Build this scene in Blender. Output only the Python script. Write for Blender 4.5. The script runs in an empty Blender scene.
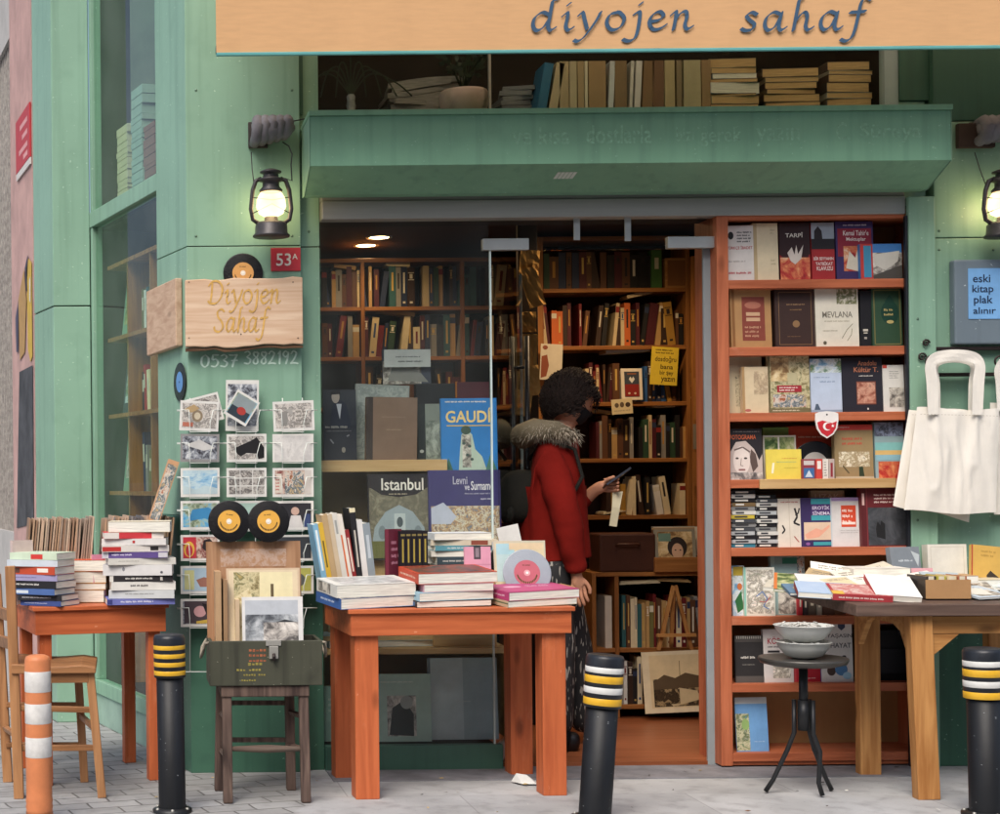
import bpy, bmesh, math, random
from mathutils import Vector, Matrix, Euler, noise

R = math.radians
sc = bpy.context.scene
COL = sc.collection

# ------------------------------------------------------------------ camera
F, D, VX, VY, TH, HC = 1610.0, 7.0, 120.0, 480.0, 0.0096, 1.278
cd = bpy.data.cameras.new('camera')
cam = bpy.data.objects.new('camera', cd); COL.objects.link(cam)
cd.sensor_width = 36; cd.lens = F / 1000 * 36
cd.shift_x = (500 - VX) / 1000; cd.shift_y = (VY - 407) / 1000
cd.clip_start = .05; cd.clip_end = 3000
cam.matrix_world = Matrix.Translation((0, -D, HC)) @ Matrix.Rotation(R(90), 4, 'X') @ Matrix.Rotation(-TH, 4, 'Z')
sc.camera = cam

# ------------------------------------------------------------------ daylight (overcast)
w = bpy.data.worlds.new('World'); sc.world = w; w.use_nodes = True
nt = w.node_tree
sky = nt.nodes.new('ShaderNodeTexSky'); sky.sky_type = 'NISHITA'; sky.sun_disc = False
sky.sun_elevation = R(52); sky.sun_rotation = math.atan2(-.45, -.9)
sky.air_density = 1.0; sky.dust_density = 4.0; sky.ozone_density = 1.0
bg = nt.nodes['Background']; bg.inputs[1].default_value = .11
nt.links.new(sky.outputs[0], bg.inputs[0])
sl = bpy.data.lights.new('sun', 'SUN'); sl.energy = 1.5; sl.angle = R(32); sl.color = (1, .96, .9)
so = bpy.data.objects.new('sun', sl); COL.objects.link(so)
so.rotation_euler = Vector((.45, .9, -1.28)).to_track_quat('-Z', 'Y').to_euler()
vs = sc.view_settings
vs.view_transform = 'Standard'; vs.look = 'None'; vs.gamma = 1; vs.use_curve_mapping = False
vs.exposure = 0.74

# ------------------------------------------------------------------ helpers
def P(px, py, Y):
    """X and Z of the point at depth Y seen at pixel (px, py) of the photograph"""
    a, b = px - VX, py - VY
    c, s = math.cos(TH), math.sin(TH)
    k = (D + Y) / F
    return (a * c - b * s) * k, HC - (a * s + b * c) * k

def V(px, py, Y):
    x, z = P(px, py, Y)
    return Vector((x, Y, z))

def SC(Y): return F / (D + Y)

def lin(h):
    if isinstance(h, tuple): return h
    h = h.lstrip('#'); h = ''.join(c * 2 for c in h) if len(h) == 3 else h
    o = []
    for i in (0, 2, 4):
        c = int(h[i:i + 2], 16) / 255
        o.append(c / 12.92 if c <= .04045 else ((c + .055) / 1.055) ** 2.4)
    return tuple(o)

def new_mat(name):
    m = bpy.data.materials.new(name); m.use_nodes = True
    n = m.node_tree.nodes; return m, n, m.node_tree.links, n['Principled BSDF']

_m = {}
def mat(name, col, rough=.6, metal=0.0, var=.08, scale=6.0, stretch=(1, 1, 1), bump=0.0, bscale=60.0, col2=None, spec=.4, sharp=0, bstretch=None, coat=0.0):
    if name in _m: return _m[name]
    m, n, l, b = new_mat(name)
    c = lin(col)
    tc = n.new('ShaderNodeTexCoord'); mp = n.new('ShaderNodeMapping'); mp.inputs['Scale'].default_value = stretch
    l.new(tc.outputs['Object'], mp.inputs[0])
    no = n.new('ShaderNodeTexNoise'); no.inputs['Scale'].default_value = scale; no.inputs['Detail'].default_value = 6; no.inputs['Roughness'].default_value = .62
    l.new(mp.outputs[0], no.inputs['Vector'])
    mr = n.new('ShaderNodeMapRange'); mr.inputs[1].default_value = .3 + sharp; mr.inputs[2].default_value = .7 - sharp
    l.new(no.outputs[0], mr.inputs[0])
    mx = n.new('ShaderNodeMix'); mx.data_type = 'RGBA'
    l.new(mr.outputs[0], mx.inputs[0])
    a = lin(col2) if col2 else tuple(max(0, x * (1 - var)) for x in c)
    d = c if col2 else tuple(min(1, x * (1 + var)) for x in c)
    mx.inputs[6].default_value = (*d, 1); mx.inputs[7].default_value = (*a, 1)
    l.new(mx.outputs[2], b.inputs['Base Color'])
    b.inputs['Roughness'].default_value = rough; b.inputs['Metallic'].default_value = metal
    b.inputs['Specular IOR Level'].default_value = spec; b.inputs['Coat Weight'].default_value = coat
    if bump:
        n2 = n.new('ShaderNodeTexNoise'); n2.inputs['Scale'].default_value = bscale; n2.inputs['Detail'].default_value = 4
        if bstretch:
            m2 = n.new('ShaderNodeMapping'); m2.inputs['Scale'].default_value = bstretch
            l.new(tc.outputs['Object'], m2.inputs[0]); l.new(m2.outputs[0], n2.inputs['Vector'])
        else:
            l.new(tc.outputs['Object'], n2.inputs['Vector'])
        bp = n.new('ShaderNodeBump'); bp.inputs['Strength'].default_value = bump; bp.inputs['Distance'].default_value = .004
        l.new(n2.outputs[0], bp.inputs['Height']); l.new(bp.outputs[0], b.inputs['Normal'])
    _m[name] = m
    return m

def PA(h):
    """printed paper or cloth-bound board of one colour"""
    return mat('paper_' + h.strip('#'), h, rough=.55, var=.09, scale=14, bump=.12, bscale=90)

def painted(name, col, dirt, rough=.42, amount=.5, drip=7.0, chips=None):
    """paint with vertical drip stains, blotches and a scatter of pale chips"""
    if name in _m: return _m[name]
    m, n, l, b = new_mat(name)
    tc = n.new('ShaderNodeTexCoord')
    def nz(stretch, scale, lo, hi, det=6):
        mp = n.new('ShaderNodeMapping'); mp.inputs['Scale'].default_value = stretch
        l.new(tc.outputs['Object'], mp.inputs[0])
        no = n.new('ShaderNodeTexNoise'); no.inputs['Scale'].default_value = scale; no.inputs['Detail'].default_value = det
        l.new(mp.outputs[0], no.inputs['Vector'])
        mr = n.new('ShaderNodeMapRange'); mr.inputs[1].default_value = lo; mr.inputs[2].default_value = hi
        l.new(no.outputs[0], mr.inputs[0]); return mr.outputs[0]
    def mix(fac, a, bb):
        mx = n.new('ShaderNodeMix'); mx.data_type = 'RGBA'
        l.new(fac, mx.inputs[0])
        for i, q in ((6, a), (7, bb)):
            if isinstance(q, tuple): mx.inputs[i].default_value = (*q, 1)
            else: l.new(q, mx.inputs[i])
        return mx.outputs[2]
    def mul(a, k):
        q = n.new('ShaderNodeMath'); q.operation = 'MULTIPLY'; l.new(a, q.inputs[0]); q.inputs[1].default_value = k; return q.outputs[0]
    c = lin(col); dk = lin(dirt)
    o = mix(nz((1, 1, 1), 2.2, .35, .7), c, tuple(x * .86 for x in c))
    o = mix(mul(nz((drip, drip, .35), 3.0, .5, .8), amount), o, dk)
    o = mix(mul(nz((1, 1, 1), 9.0, .55, .85), amount * .6), o, dk)
    if chips: o = mix(nz((1, 1, 1.4), 55.0, .72, .735, 2), o, lin(chips))
    l.new(o, b.inputs['Base Color'])
    b.inputs['Roughness'].default_value = rough; b.inputs['Specular IOR Level'].default_value = .35
    n2 = n.new('ShaderNodeTexNoise'); n2.inputs['Scale'].default_value = 16; n2.inputs['Detail'].default_value = 5
    l.new(tc.outputs['Object'], n2.inputs['Vector'])
    bp = n.new('ShaderNodeBump'); bp.inputs['Strength'].default_value = .12; bp.inputs['Distance'].default_value = .01
    l.new(n2.outputs[0], bp.inputs['Height']); l.new(bp.outputs[0], b.inputs['Normal'])
    _m[name] = m
    return m

def wood(name, c1, c2, axis='x', rough=.5, knots=True, ring=38.0, worn=None):
    """grain running along one axis, with a few dark knots"""
    if name in _m: return _m[name]
    m, n, l, b = new_mat(name)
    tc = n.new('ShaderNodeTexCoord')
    st = {'x': (.6, 9, 9), 'y': (9, .6, 9), 'z': (9, 9, .6)}[axis]
    mp = n.new('ShaderNodeMapping'); mp.inputs['Scale'].default_value = st
    l.new(tc.outputs['Object'], mp.inputs[0])
    no = n.new('ShaderNodeTexNoise'); no.inputs['Scale'].default_value = ring / 9; no.inputs['Detail'].default_value = 7; no.inputs['Distortion'].default_value = .6
    l.new(mp.outputs[0], no.inputs['Vector'])
    mr = n.new('ShaderNodeMapRange'); mr.inputs[1].default_value = .34; mr.inputs[2].default_value = .68
    l.new(no.outputs[0], mr.inputs[0])
    mx = n.new('ShaderNodeMix'); mx.data_type = 'RGBA'; l.new(mr.outputs[0], mx.inputs[0])
    mx.inputs[6].default_value = (*lin(c1), 1); mx.inputs[7].default_value = (*lin(c2), 1)
    o = mx.outputs[2]
    if knots:
        st2 = {'x': (2.2, 5.5, 5.5), 'y': (5.5, 2.2, 5.5), 'z': (5.5, 5.5, 2.2)}[axis]
        m2 = n.new('ShaderNodeMapping'); m2.inputs['Scale'].default_value = st2
        l.new(tc.outputs['Object'], m2.inputs[0])
        vo = n.new('ShaderNodeTexVoronoi'); vo.inputs['Scale'].default_value = 1.0
        l.new(m2.outputs[0], vo.inputs['Vector'])
        r2 = n.new('ShaderNodeMapRange'); r2.inputs[1].default_value = .06; r2.inputs[2].default_value = .13; r2.inputs[3].default_value = .75; r2.inputs[4].default_value = 0
        l.new(vo.outputs['Distance'], r2.inputs[0])
        m3 = n.new('ShaderNodeMix'); m3.data_type = 'RGBA'; l.new(r2.outputs[0], m3.inputs[0]); l.new(o, m3.inputs[6])
        m3.inputs[7].default_value = (*[x * .35 for x in lin(c2)], 1); o = m3.outputs[2]
    if worn:      # rubbed patches, dirt and small chips in the paint
        for sc_, lo, hi, k_, c_ in ((2.6, .5, .8, .55, tuple(x * .62 for x in lin(c1))), (7.0, .56, .8, .5, lin(worn)), (38.0, .69, .72, .8, lin(worn))):
            mw = n.new('ShaderNodeMapping'); mw.inputs['Scale'].default_value = tuple(.45 if a_ == axis else 1 for a_ in 'xyz'); l.new(tc.outputs['Object'], mw.inputs[0])
            nw = n.new('ShaderNodeTexNoise'); nw.inputs['Scale'].default_value = sc_; nw.inputs['Detail'].default_value = 8; nw.inputs['Roughness'].default_value = .7; l.new(mw.outputs[0], nw.inputs[0])
            rw = n.new('ShaderNodeMapRange'); rw.inputs[1].default_value = lo; rw.inputs[2].default_value = hi; rw.inputs[4].default_value = k_; l.new(nw.outputs[0], rw.inputs[0])
            xw = n.new('ShaderNodeMix'); xw.data_type = 'RGBA'; l.new(rw.outputs[0], xw.inputs[0]); l.new(o, xw.inputs[6]); xw.inputs[7].default_value = (*c_, 1); o = xw.outputs[2]
    l.new(o, b.inputs['Base Color']); b.inputs['Roughness'].default_value = rough; b.inputs['Specular IOR Level'].default_value = .3
    bp = n.new('ShaderNodeBump'); bp.inputs['Strength'].default_value = .15; bp.inputs['Distance'].default_value = .003
    l.new(no.outputs[0], bp.inputs['Height']); l.new(bp.outputs[0], b.inputs['Normal'])
    _m[name] = m
    return m

def picture(name, cols, scale=9.0, stretch=(1, 1, 1), seed=0.0):
    """a printed picture: patches of a few inks"""
    key = 'print_' + name
    if key in _m: return _m[key]
    m, n, l, b = new_mat(key)
    tc = n.new('ShaderNodeTexCoord'); mp = n.new('ShaderNodeMapping'); mp.inputs['Scale'].default_value = stretch; mp.inputs['Location'].default_value = (seed, seed * 1.7, seed * .6)
    l.new(tc.outputs['Object'], mp.inputs[0])
    no = n.new('ShaderNodeTexNoise'); no.inputs['Scale'].default_value = scale; no.inputs['Detail'].default_value = 5; no.inputs['Roughness'].default_value = .68; no.inputs['Distortion'].default_value = .5
    l.new(mp.outputs[0], no.inputs['Vector'])
    cr = n.new('ShaderNodeValToRGB'); e = cr.color_ramp.elements
    k = len(cols)
    while len(e) < k: e.new(.5)
    for i, c in enumerate(cols):
        e[i].position = .3 + .4 * i / max(1, k - 1); e[i].color = (*lin(c), 1)
    cr.color_ramp.interpolation = 'LINEAR'
    l.new(no.outputs[0], cr.inputs[0]); l.new(cr.outputs[0], b.inputs['Base Color'])
    b.inputs['Roughness'].default_value = .4
    _m[key] = m
    return m

def emit(name, col, s):
    if name in _m: return _m[name]
    m, n, l, b = new_mat(name)
    b.inputs['Base Color'].default_value = (.8, .8, .8, 1)
    b.inputs['Emission Color'].default_value = (*lin(col), 1); b.inputs['Emission Strength'].default_value = s
    no = n.new('ShaderNodeTexNoise'); no.inputs['Scale'].default_value = 20
    mr = n.new('ShaderNodeMapRange'); mr.inputs[3].default_value = .25; mr.inputs[4].default_value = .4
    l.new(no.outputs[0], mr.inputs[0]); l.new(mr.outputs[0], b.inputs['Roughness'])
    _m[name] = m
    return m

def lamp_glass(name, col, s, clear=.5):
    if name in _m: return _m[name]
    m = bpy.data.materials.new(name); m.use_nodes = True
    n, l = m.node_tree.nodes, m.node_tree.links; n.remove(n['Principled BSDF'])
    tr = n.new('ShaderNodeBsdfTransparent'); em = n.new('ShaderNodeEmission'); em.inputs[1].default_value = s
    tc = n.new('ShaderNodeTexCoord'); no = n.new('ShaderNodeTexNoise'); no.inputs['Scale'].default_value = 9; l.new(tc.outputs['Object'], no.inputs[0])
    cr = n.new('ShaderNodeValToRGB'); c = lin(col); cr.color_ramp.elements[0].color = (c[0], c[1] * .8, c[2] * .6, 1); cr.color_ramp.elements[1].color = (*c, 1); cr.color_ramp.elements[0].position = .3; cr.color_ramp.elements[1].position = .6
    l.new(no.outputs[0], cr.inputs[0]); l.new(cr.outputs[0], em.inputs[0])
    mx = n.new('ShaderNodeMixShader'); mx.inputs[0].default_value = 1 - clear; l.new(tr.outputs[0], mx.inputs[1]); l.new(em.outputs[0], mx.inputs[2])
    l.new(mx.outputs[0], n['Material Output'].inputs[0]); _m[name] = m
    return m

def glass(name, tint, ior=1.45, dusty=.03):
    if name in _m: return _m[name]
    m = bpy.data.materials.new(name); m.use_nodes = True
    n, l = m.node_tree.nodes, m.node_tree.links
    n.remove(n['Principled BSDF'])
    out = n['Material Output']
    tr = n.new('ShaderNodeBsdfTransparent'); tr.inputs[0].default_value = (*tint, 1)
    gl = n.new('ShaderNodeBsdfGlossy'); gl.inputs['Roughness'].default_value = .015; gl.inputs[0].default_value = (.9, .95, .93, 1)
    df = n.new('ShaderNodeBsdfDiffuse'); df.inputs[0].default_value = (.62, .66, .64, 1)
    fr = n.new('ShaderNodeFresnel'); fr.inputs[0].default_value = ior
    ge = n.new('ShaderNodeNewGeometry'); sb = n.new('ShaderNodeMath'); sb.operation = 'SUBTRACT'; sb.inputs[0].default_value = 1; l.new(ge.outputs['Backfacing'], sb.inputs[1])
    fm = n.new('ShaderNodeMath'); fm.operation = 'MULTIPLY'; l.new(fr.outputs[0], fm.inputs[0]); l.new(sb.outputs[0], fm.inputs[1])
    mx = n.new('ShaderNodeMixShader'); l.new(fm.outputs[0], mx.inputs[0]); l.new(tr.outputs[0], mx.inputs[1]); l.new(gl.outputs[0], mx.inputs[2])
    tc = n.new('ShaderNodeTexCoord'); no = n.new('ShaderNodeTexNoise'); no.inputs['Scale'].default_value = 3.0; no.inputs['Detail'].default_value = 8
    l.new(tc.outputs['Object'], no.inputs['Vector'])
    mr = n.new('ShaderNodeMapRange'); mr.inputs[1].default_value = .35; mr.inputs[2].default_value = .75; mr.inputs[3].default_value = dusty * .3; mr.inputs[4].default_value = dusty * 1.6
    l.new(no.outputs[0], mr.inputs[0])
    m2 = n.new('ShaderNodeMixShader'); l.new(mr.outputs[0], m2.inputs[0]); l.new(mx.outputs[0], m2.inputs[1]); l.new(df.outputs[0], m2.inputs[2])
    l.new(m2.outputs[0], out.inputs[0])
    _m[name] = m
    return m

# ---- meshes
class MB:
    def __init__(s): s.v = []; s.f = []; s.mi = []; s.mats = []; s.sm = []
    def m(s, mt):
        if mt not in s.mats: s.mats.append(mt)
        return s.mats.index(mt)
    def add(s, vs, fs, mt, M=None, smooth=False):
        o = len(s.v); i = s.m(mt)
        s.v += [(M @ Vector(q)) if M is not None else Vector(q) for q in vs]
        for f in fs: s.f.append([o + k for k in f]); s.mi.append(i); s.sm.append(smooth)
        return s
    def box(s, x0, y0, z0, x1, y1, z1, mt, M=None):
        vs = [(x, y, z) for z in (z0, z1) for y in (y0, y1) for x in (x0, x1)]
        return s.add(vs, [(0, 2, 3, 1), (4, 5, 7, 6), (0, 1, 5, 4), (1, 3, 7, 5), (3, 2, 6, 7), (2, 0, 4, 6)], mt, M)
    def hexa(s, lo, hi, mt):
        """two quads of four corners, bottom and top, joined"""
        return s.add(list(lo) + list(hi), [(3, 2, 1, 0), (4, 5, 6, 7)] + [(i, (i + 1) % 4, 4 + (i + 1) % 4, 4 + i) for i in range(4)], mt)
    def prism(s, poly, y0, y1, mt, M=None):
        """polygon in x,z pushed from y0 to y1"""
        k = len(poly)
        vs = [(x, y0, z) for x, z in poly] + [(x, y1, z) for x, z in poly]
        return s.add(vs, [tuple(range(k)), tuple(reversed(range(k, 2 * k)))] + [(i, k + i, k + (i + 1) % k, (i + 1) % k) for i in range(k)], mt, M)
    def tube(s, pts, r, mt, n=8, M=None, cap=True):
        pts = [Vector(p) for p in pts]; k = len(pts)
        rs = r if isinstance(r, (list, tuple)) else [r] * k
        vs = []; up = None
        for i, p in enumerate(pts):
            t = (pts[min(i + 1, k - 1)] - pts[max(i - 1, 0)]).normalized()
            if up is None: up = t.orthogonal().normalized()
            up = (up - t * up.dot(t)).normalized(); q = t.cross(up)
            vs += [p + (up * math.cos(a) + q * math.sin(a)) * rs[i] for a in [2 * math.pi * j / n for j in range(n)]]
        fs = [(i * n + j, i * n + (j + 1) % n, (i + 1) * n + (j + 1) % n, (i + 1) * n + j) for i in range(k - 1) for j in range(n)]
        if cap: fs += [tuple(reversed(range(n))), tuple(range((k - 1) * n, k * n))]
        return s.add(vs, fs, mt, M, True)
    def lathe(s, prof, mt, n=24, M=None, smooth=True, sx=1.0, sy=1.0):
        """profile of (radius, z) turned about z"""
        k = len(prof); vs = []
        for r, z in prof: vs += [(max(r, 1e-5) * sx * math.cos(2 * math.pi * j / n), max(r, 1e-5) * sy * math.sin(2 * math.pi * j / n), z) for j in range(n)]
        fs = [(i * n + j, i * n + (j + 1) % n, (i + 1) * n + (j + 1) % n, (i + 1) * n + j) for i in range(k - 1) for j in range(n)]
        return s.add(vs, fs, mt, M, smooth)
    def bar(s, a, b, w, d, mt, up=(0, 1, 0)):
        """square-section bar from a to b"""
        a, b = Vector(a), Vector(b); t = (b - a).normalized(); u = Vector(up); u = (u - t * u.dot(t)).normalized(); q = t.cross(u)
        c = [q * i * w / 2 + u * j * d / 2 for i, j in ((-1, -1), (1, -1), (1, 1), (-1, 1))]
        return s.hexa([a + k for k in c], [b + k for k in c], mt)
    def build(s, name, parent=None, loc=None, rot=None, bevel=0, seg=2, M=None):
        me = bpy.data.meshes.new(name); me.from_pydata([tuple(v) for v in s.v], [], s.f)
        for q in s.mats: me.materials.append(q)
        me.polygons.foreach_set('material_index', s.mi); me.polygons.foreach_set('use_smooth', s.sm); me.update()
        o = bpy.data.objects.new(name, me); COL.objects.link(o)
        if parent is not None: o.parent = parent
        if M is not None: o.matrix_basis = M
        if loc is not None: o.location = loc
        if rot is not None: o.rotation_euler = rot
        if bevel:
            b = o.modifiers.new('edge', 'BEVEL'); b.width = bevel; b.segments = seg; b.limit_method = 'ANGLE'; b.angle_limit = R(40)
        return o

LABELS = {}
def tag(o, label=None, cat=None, group=None, kind=None):
    if label:
        o['label'] = label
        if label in LABELS and not group: print('DUPLICATE LABEL', label)
        k = len(label.split())
        if k < 4 or k > 16: print('LABEL LENGTH', k, label)
        LABELS[label] = 1
    if cat: o['category'] = cat
    if group: o['group'] = group
    if kind: o['kind'] = kind
    return o

def thing(name, label, cat, loc=(0, 0, 0), rot=(0, 0, 0), group=None, M=None):
    o = bpy.data.objects.new(name, None); COL.objects.link(o); o.empty_display_size = .05
    if M is not None: o.matrix_basis = M
    else: o.location = loc; o.rotation_euler = rot
    return tag(o, label, cat, group)

def copy_thing(o, label, loc=None, M=None):
    c = o.copy(); COL.objects.link(c); c['label'] = label
    if label in LABELS: print('DUPLICATE LABEL', label)
    LABELS[label] = 1
    if loc is not None: c.location = loc
    if M is not None: c.matrix_basis = M
    for ch in o.children:
        d = ch.copy(); COL.objects.link(d); d.parent = c
        for g in ch.children:
            e = g.copy(); COL.objects.link(e); e.parent = d
    return c

# ---- lettering
_t = {}
def text_mesh(s):
    if s not in _t:
        cu = bpy.data.curves.new('t', 'FONT'); cu.body = s; cu.resolution_u = 3; cu.offset = .012
        ob = bpy.data.objects.new('t', cu); COL.objects.link(ob)
        me = bpy.data.meshes.new_from_object(ob, depsgraph=bpy.context.evaluated_depsgraph_get())
        vs = [(v.co.x, v.co.y) for v in me.vertices]; fs = [tuple(p.vertices) for p in me.polygons]
        bpy.data.objects.remove(ob); bpy.data.curves.remove(cu); bpy.data.meshes.remove(me)
        if vs:
            xs = [v[0] for v in vs]; ys = [v[1] for v in vs]
            x0, x1, y0, y1 = min(xs), max(xs), min(ys), max(ys)
            vs = [((x - x0) / (x1 - x0 + 1e-6), 1 - (y - y0) / (y1 - y0 + 1e-6)) for x, y in vs]
        _t[s] = (vs, fs)
    return _t[s]

def smooth_line(pts, n=7):
    pts = [Vector((*p, 0)) for p in pts]
    if len(pts) < 3: n = 3
    q = [pts[0]] + pts + [pts[-1]]; out = []
    for i in range(1, len(q) - 2):
        for j in range(n):
            t = j / n; a, b, c, d = q[i - 1], q[i], q[i + 1], q[i + 2]
            out.append(.5 * ((2 * b) + (c - a) * t + (2 * a - 5 * b + 4 * c - d) * t * t + (3 * b - a - 3 * c + d) * t ** 3))
    out.append(q[-2])
    return [(p.x, p.y) for p in out]

SCRIPT = {
 'd': ([[(.74, .86), (.45, 1.0), (.14, .72), (.05, .3), (.2, .02), (.48, .18), (.73, .65)], [(1.12, 1.72), (.92, 1.66), (.84, 1.35), (.75, .7), (.68, .25), (.77, .02), (.98, .16)]], 1.06),
 'i': ([[(.06, .8), (.25, .98), (.25, .7), (.17, .25), (.27, .02), (.48, .16)], [(.27, 1.38), (.36, 1.46)]], .58),
 'y': ([[(.05, .82), (.2, .98), (.28, .6), (.38, .08)], [(.95, .98), (.8, .6), (.5, .05), (.2, -.42), (-.02, -.58), (-.17, -.52)]], .98),
 'o': ([[(.55, .97), (.2, .85), (.05, .4), (.25, .02), (.6, .15), (.78, .6), (.62, .93), (.45, .98)]], .92),
 'j': ([[(.12, .85), (.34, .98), (.34, .6), (.24, -.1), (.1, -.48), (-.15, -.6), (-.36, -.5)], [(.36, 1.38), (.45, 1.46)]], .58),
 'e': ([[(.1, .45), (.45, .52), (.66, .75), (.5, .98), (.2, .8), (.06, .38), (.22, .03), (.5, .06), (.76, .26)]], .82),
 'n': ([[(.03, .8), (.22, .98), (.2, .6), (.1, 0)], [(.17, .5), (.4, .88), (.62, .97), (.67, .7), (.58, .25), (.68, .02), (.9, .16)]], .98),
 's': ([[(.64, .88), (.42, 1.0), (.2, .82), (.34, .57), (.52, .36), (.42, .08), (.15, .02), (-.03, .12)]], .78),
 'a': ([[(.7, .9), (.44, 1.0), (.14, .72), (.05, .3), (.2, .02), (.48, .22), (.72, .75)], [(.78, .98), (.7, .6), (.64, .2), (.74, .02), (.95, .16)]], 1.02),
 'h': ([[(.5, 1.72), (.35, 1.68), (.27, 1.3), (.14, .5), (.06, 0)], [(.14, .45), (.4, .88), (.6, .97), (.66, .7), (.58, .25), (.68, .02), (.9, .16)]], 1.0),
 'f': ([[(1.0, 1.62), (.8, 1.74), (.6, 1.5), (.46, .8), (.3, 0), (.13, -.45), (-.1, -.6), (-.3, -.5)], [(.12, .95), (.5, .97), (.76, 1.0)]], .8),
 'D': ([[(.3, 1.5), (.24, .8), (.1, .05)], [(.0, 1.3), (.3, 1.6), (.8, 1.6), (1.15, 1.2), (1.05, .5), (.6, .05), (.1, .05), (-.08, .2)]], 1.35),
 'S': ([[(.85, 1.45), (.6, 1.62), (.25, 1.45), (.3, 1.05), (.6, .75), (.7, .35), (.4, .02), (0, .1), (-.08, .35)]], 1.0),
 '0': ([[(.4, 1.4), (.1, 1.1), (.05, .4), (.3, 0), (.6, .3), (.65, 1.0), (.4, 1.4)]], .85),
 '5': ([[(.65, 1.4), (.2, 1.4)], [(.2, 1.4), (.15, .85), (.45, .9), (.62, .5), (.4, .05), (.05, .1)]], .8),
 '3': ([[(.1, 1.3), (.4, 1.42), (.58, 1.1), (.3, .78), (.6, .5), (.45, .05), (.05, .1)]], .75),
 '7': ([[(.05, 1.38), (.4, 1.36), (.7, 1.4)], [(.7, 1.4), (.45, .7), (.3, 0)], [(.25, .72), (.7, .75)]], .95),
 '8': ([[(.5, 1.25), (.2, 1.3), (.2, .95), (.5, .6), (.5, .1), (.2, .05), (.15, .4), (.5, .85), (.6, 1.2), (.45, 1.35)]], .75),
 '2': ([[(.1, 1.1), (.3, 1.4), (.58, 1.15), (.35, .5), (.05, .02)], [(.05, .02), (.35, .08), (.7, .02)]], .82),
 '1': ([[(.15, 1.1), (.32, 1.4)], [(.32, 1.4), (.28, .7), (.25, 0)]], .5),
 '9': ([[(.55, 1.2), (.3, 1.4), (.1, 1.05), (.3, .75), (.55, 1.0), (.58, 1.25)], [(.58, 1.25), (.5, .6), (.35, 0)]], .75),
}
def script_strokes(s, sx=1.0):
    x = 0; out = []
    for ch in s:
        if ch == ' ': x += 1.1; continue
        st, ad = SCRIPT[ch]
        for p in st: out.append([(x + a * sx, b) for a, b in p])
        x += ad * sx
    return out, x

def pen(mb, strokes, place, mt, nib=.2, ang=38, thin=.05, lift=.00012):
    """draw strokes with a broad nib; place(u, v, lift) gives the point"""
    a = R(ang); nx, ny = math.cos(a) * nib / 2, math.sin(a) * nib / 2
    tx, ty = -math.sin(a) * thin / 2, math.cos(a) * thin / 2
    k = 0
    for st in strokes:
        pts = smooth_line(st)
        for (x0, y0), (x1, y1) in zip(pts, pts[1:]):
            c0 = [(x0 + i * nx + j * tx, y0 + i * ny + j * ty) for i, j in ((-1, -1), (1, -1), (1, 1), (-1, 1))]
            c1 = [(x + x1 - x0, y + y1 - y0) for x, y in c0]
            h = hull(c0 + c1); k += 1
            mb.add([place(u, v, (k % 40) * lift) for u, v in h], [tuple(range(len(h)))], mt)

def hull(p):
    p = sorted(set((round(x, 6), round(y, 6)) for x, y in p))
    def half(q):
        o = []
        for c in q:
            while len(o) > 1 and (o[-1][0] - o[-2][0]) * (c[1] - o[-2][1]) - (o[-1][1] - o[-2][1]) * (c[0] - o[-2][0]) <= 0: o.pop()
            o.append(c)
        return o
    a, b = half(p), half(p[::-1])
    return a[:-1] + b[:-1]

def decorate(mb, ops, mp, asp=1.0):
    """printed design on a face: mp(u, v, layer) -> point, u to the right and v down, both 0..1; asp = width / height of the face"""
    k = 0
    for op in ops:
        k += 1; t = op[0]
        mt = op[-1] if not isinstance(op[-1], str) else PA(op[-1])
        if t in 'rn':
            u0, v0, u1, v1 = op[1:5]
            mb.add([mp(u0, v0, k), mp(u1, v0, k), mp(u1, v1, k), mp(u0, v1, k)], [(0, 3, 2, 1)], mt)
        elif t == 'e':
            u, v, ru, rv = op[1:5]
            mb.add([mp(u + ru * math.cos(j * math.pi / 12), v + rv * math.sin(j * math.pi / 12), k) for j in range(24)], [tuple(range(24))], mt)
        elif t == 'g':
            mb.add([mp(u, v, k) for u, v in op[1]], [tuple(range(len(op[1])))], mt)
        elif t == 'l':
            w2 = op[2] / 2; pts = op[1]
            for (a, b), (c, d) in zip(pts, pts[1:]):
                dx, dy = (c - a) * asp, d - b; L = math.hypot(dx, dy) + 1e-9; ox, oy = -dy / L * w2 / asp, dx / L * w2
                mb.add([mp(a + ox, b + oy, k), mp(c + ox, d + oy, k), mp(c - ox, d - oy, k), mp(a - ox, b - oy, k)], [(0, 1, 2, 3)], mt); k += .1
        elif t == 't':
            s, u0, v0, u1, v1 = op[1:6]
            vs, fs = text_mesh(s)
            mb.add([mp(u0 + (u1 - u0) * a, v0 + (v1 - v0) * b, k) for a, b in vs], fs, mt)
        elif t == 'lines':   # rows of small print
            u0, v0, u1, v1, nrow = op[1:6]; rr = random.Random(int(u0 * 977 + v0 * 131 + nrow))
            for i in range(nrow):
                v = v0 + (v1 - v0) * (i + .2) / nrow; h = (v1 - v0) / nrow * .45; x = u0
                e = u1 - (u1 - u0) * rr.random() * .25
                while x < e:
                    lw = h / asp * .62
                    for _ in range(rr.randint(3, 8)):      # letters of one word
                        t_ = rr.choice((0, 0, .12, .3)) * h; b_ = rr.choice((0, 0, 0, .18)) * h
                        if x + lw < e: mb.add([mp(x, v + t_, k), mp(x + lw * .72, v + t_, k), mp(x + lw * .72, v + h + b_, k), mp(x, v + h + b_, k)], [(0, 3, 2, 1)], mt)
                        x += lw
                    x += lw * .9

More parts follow.
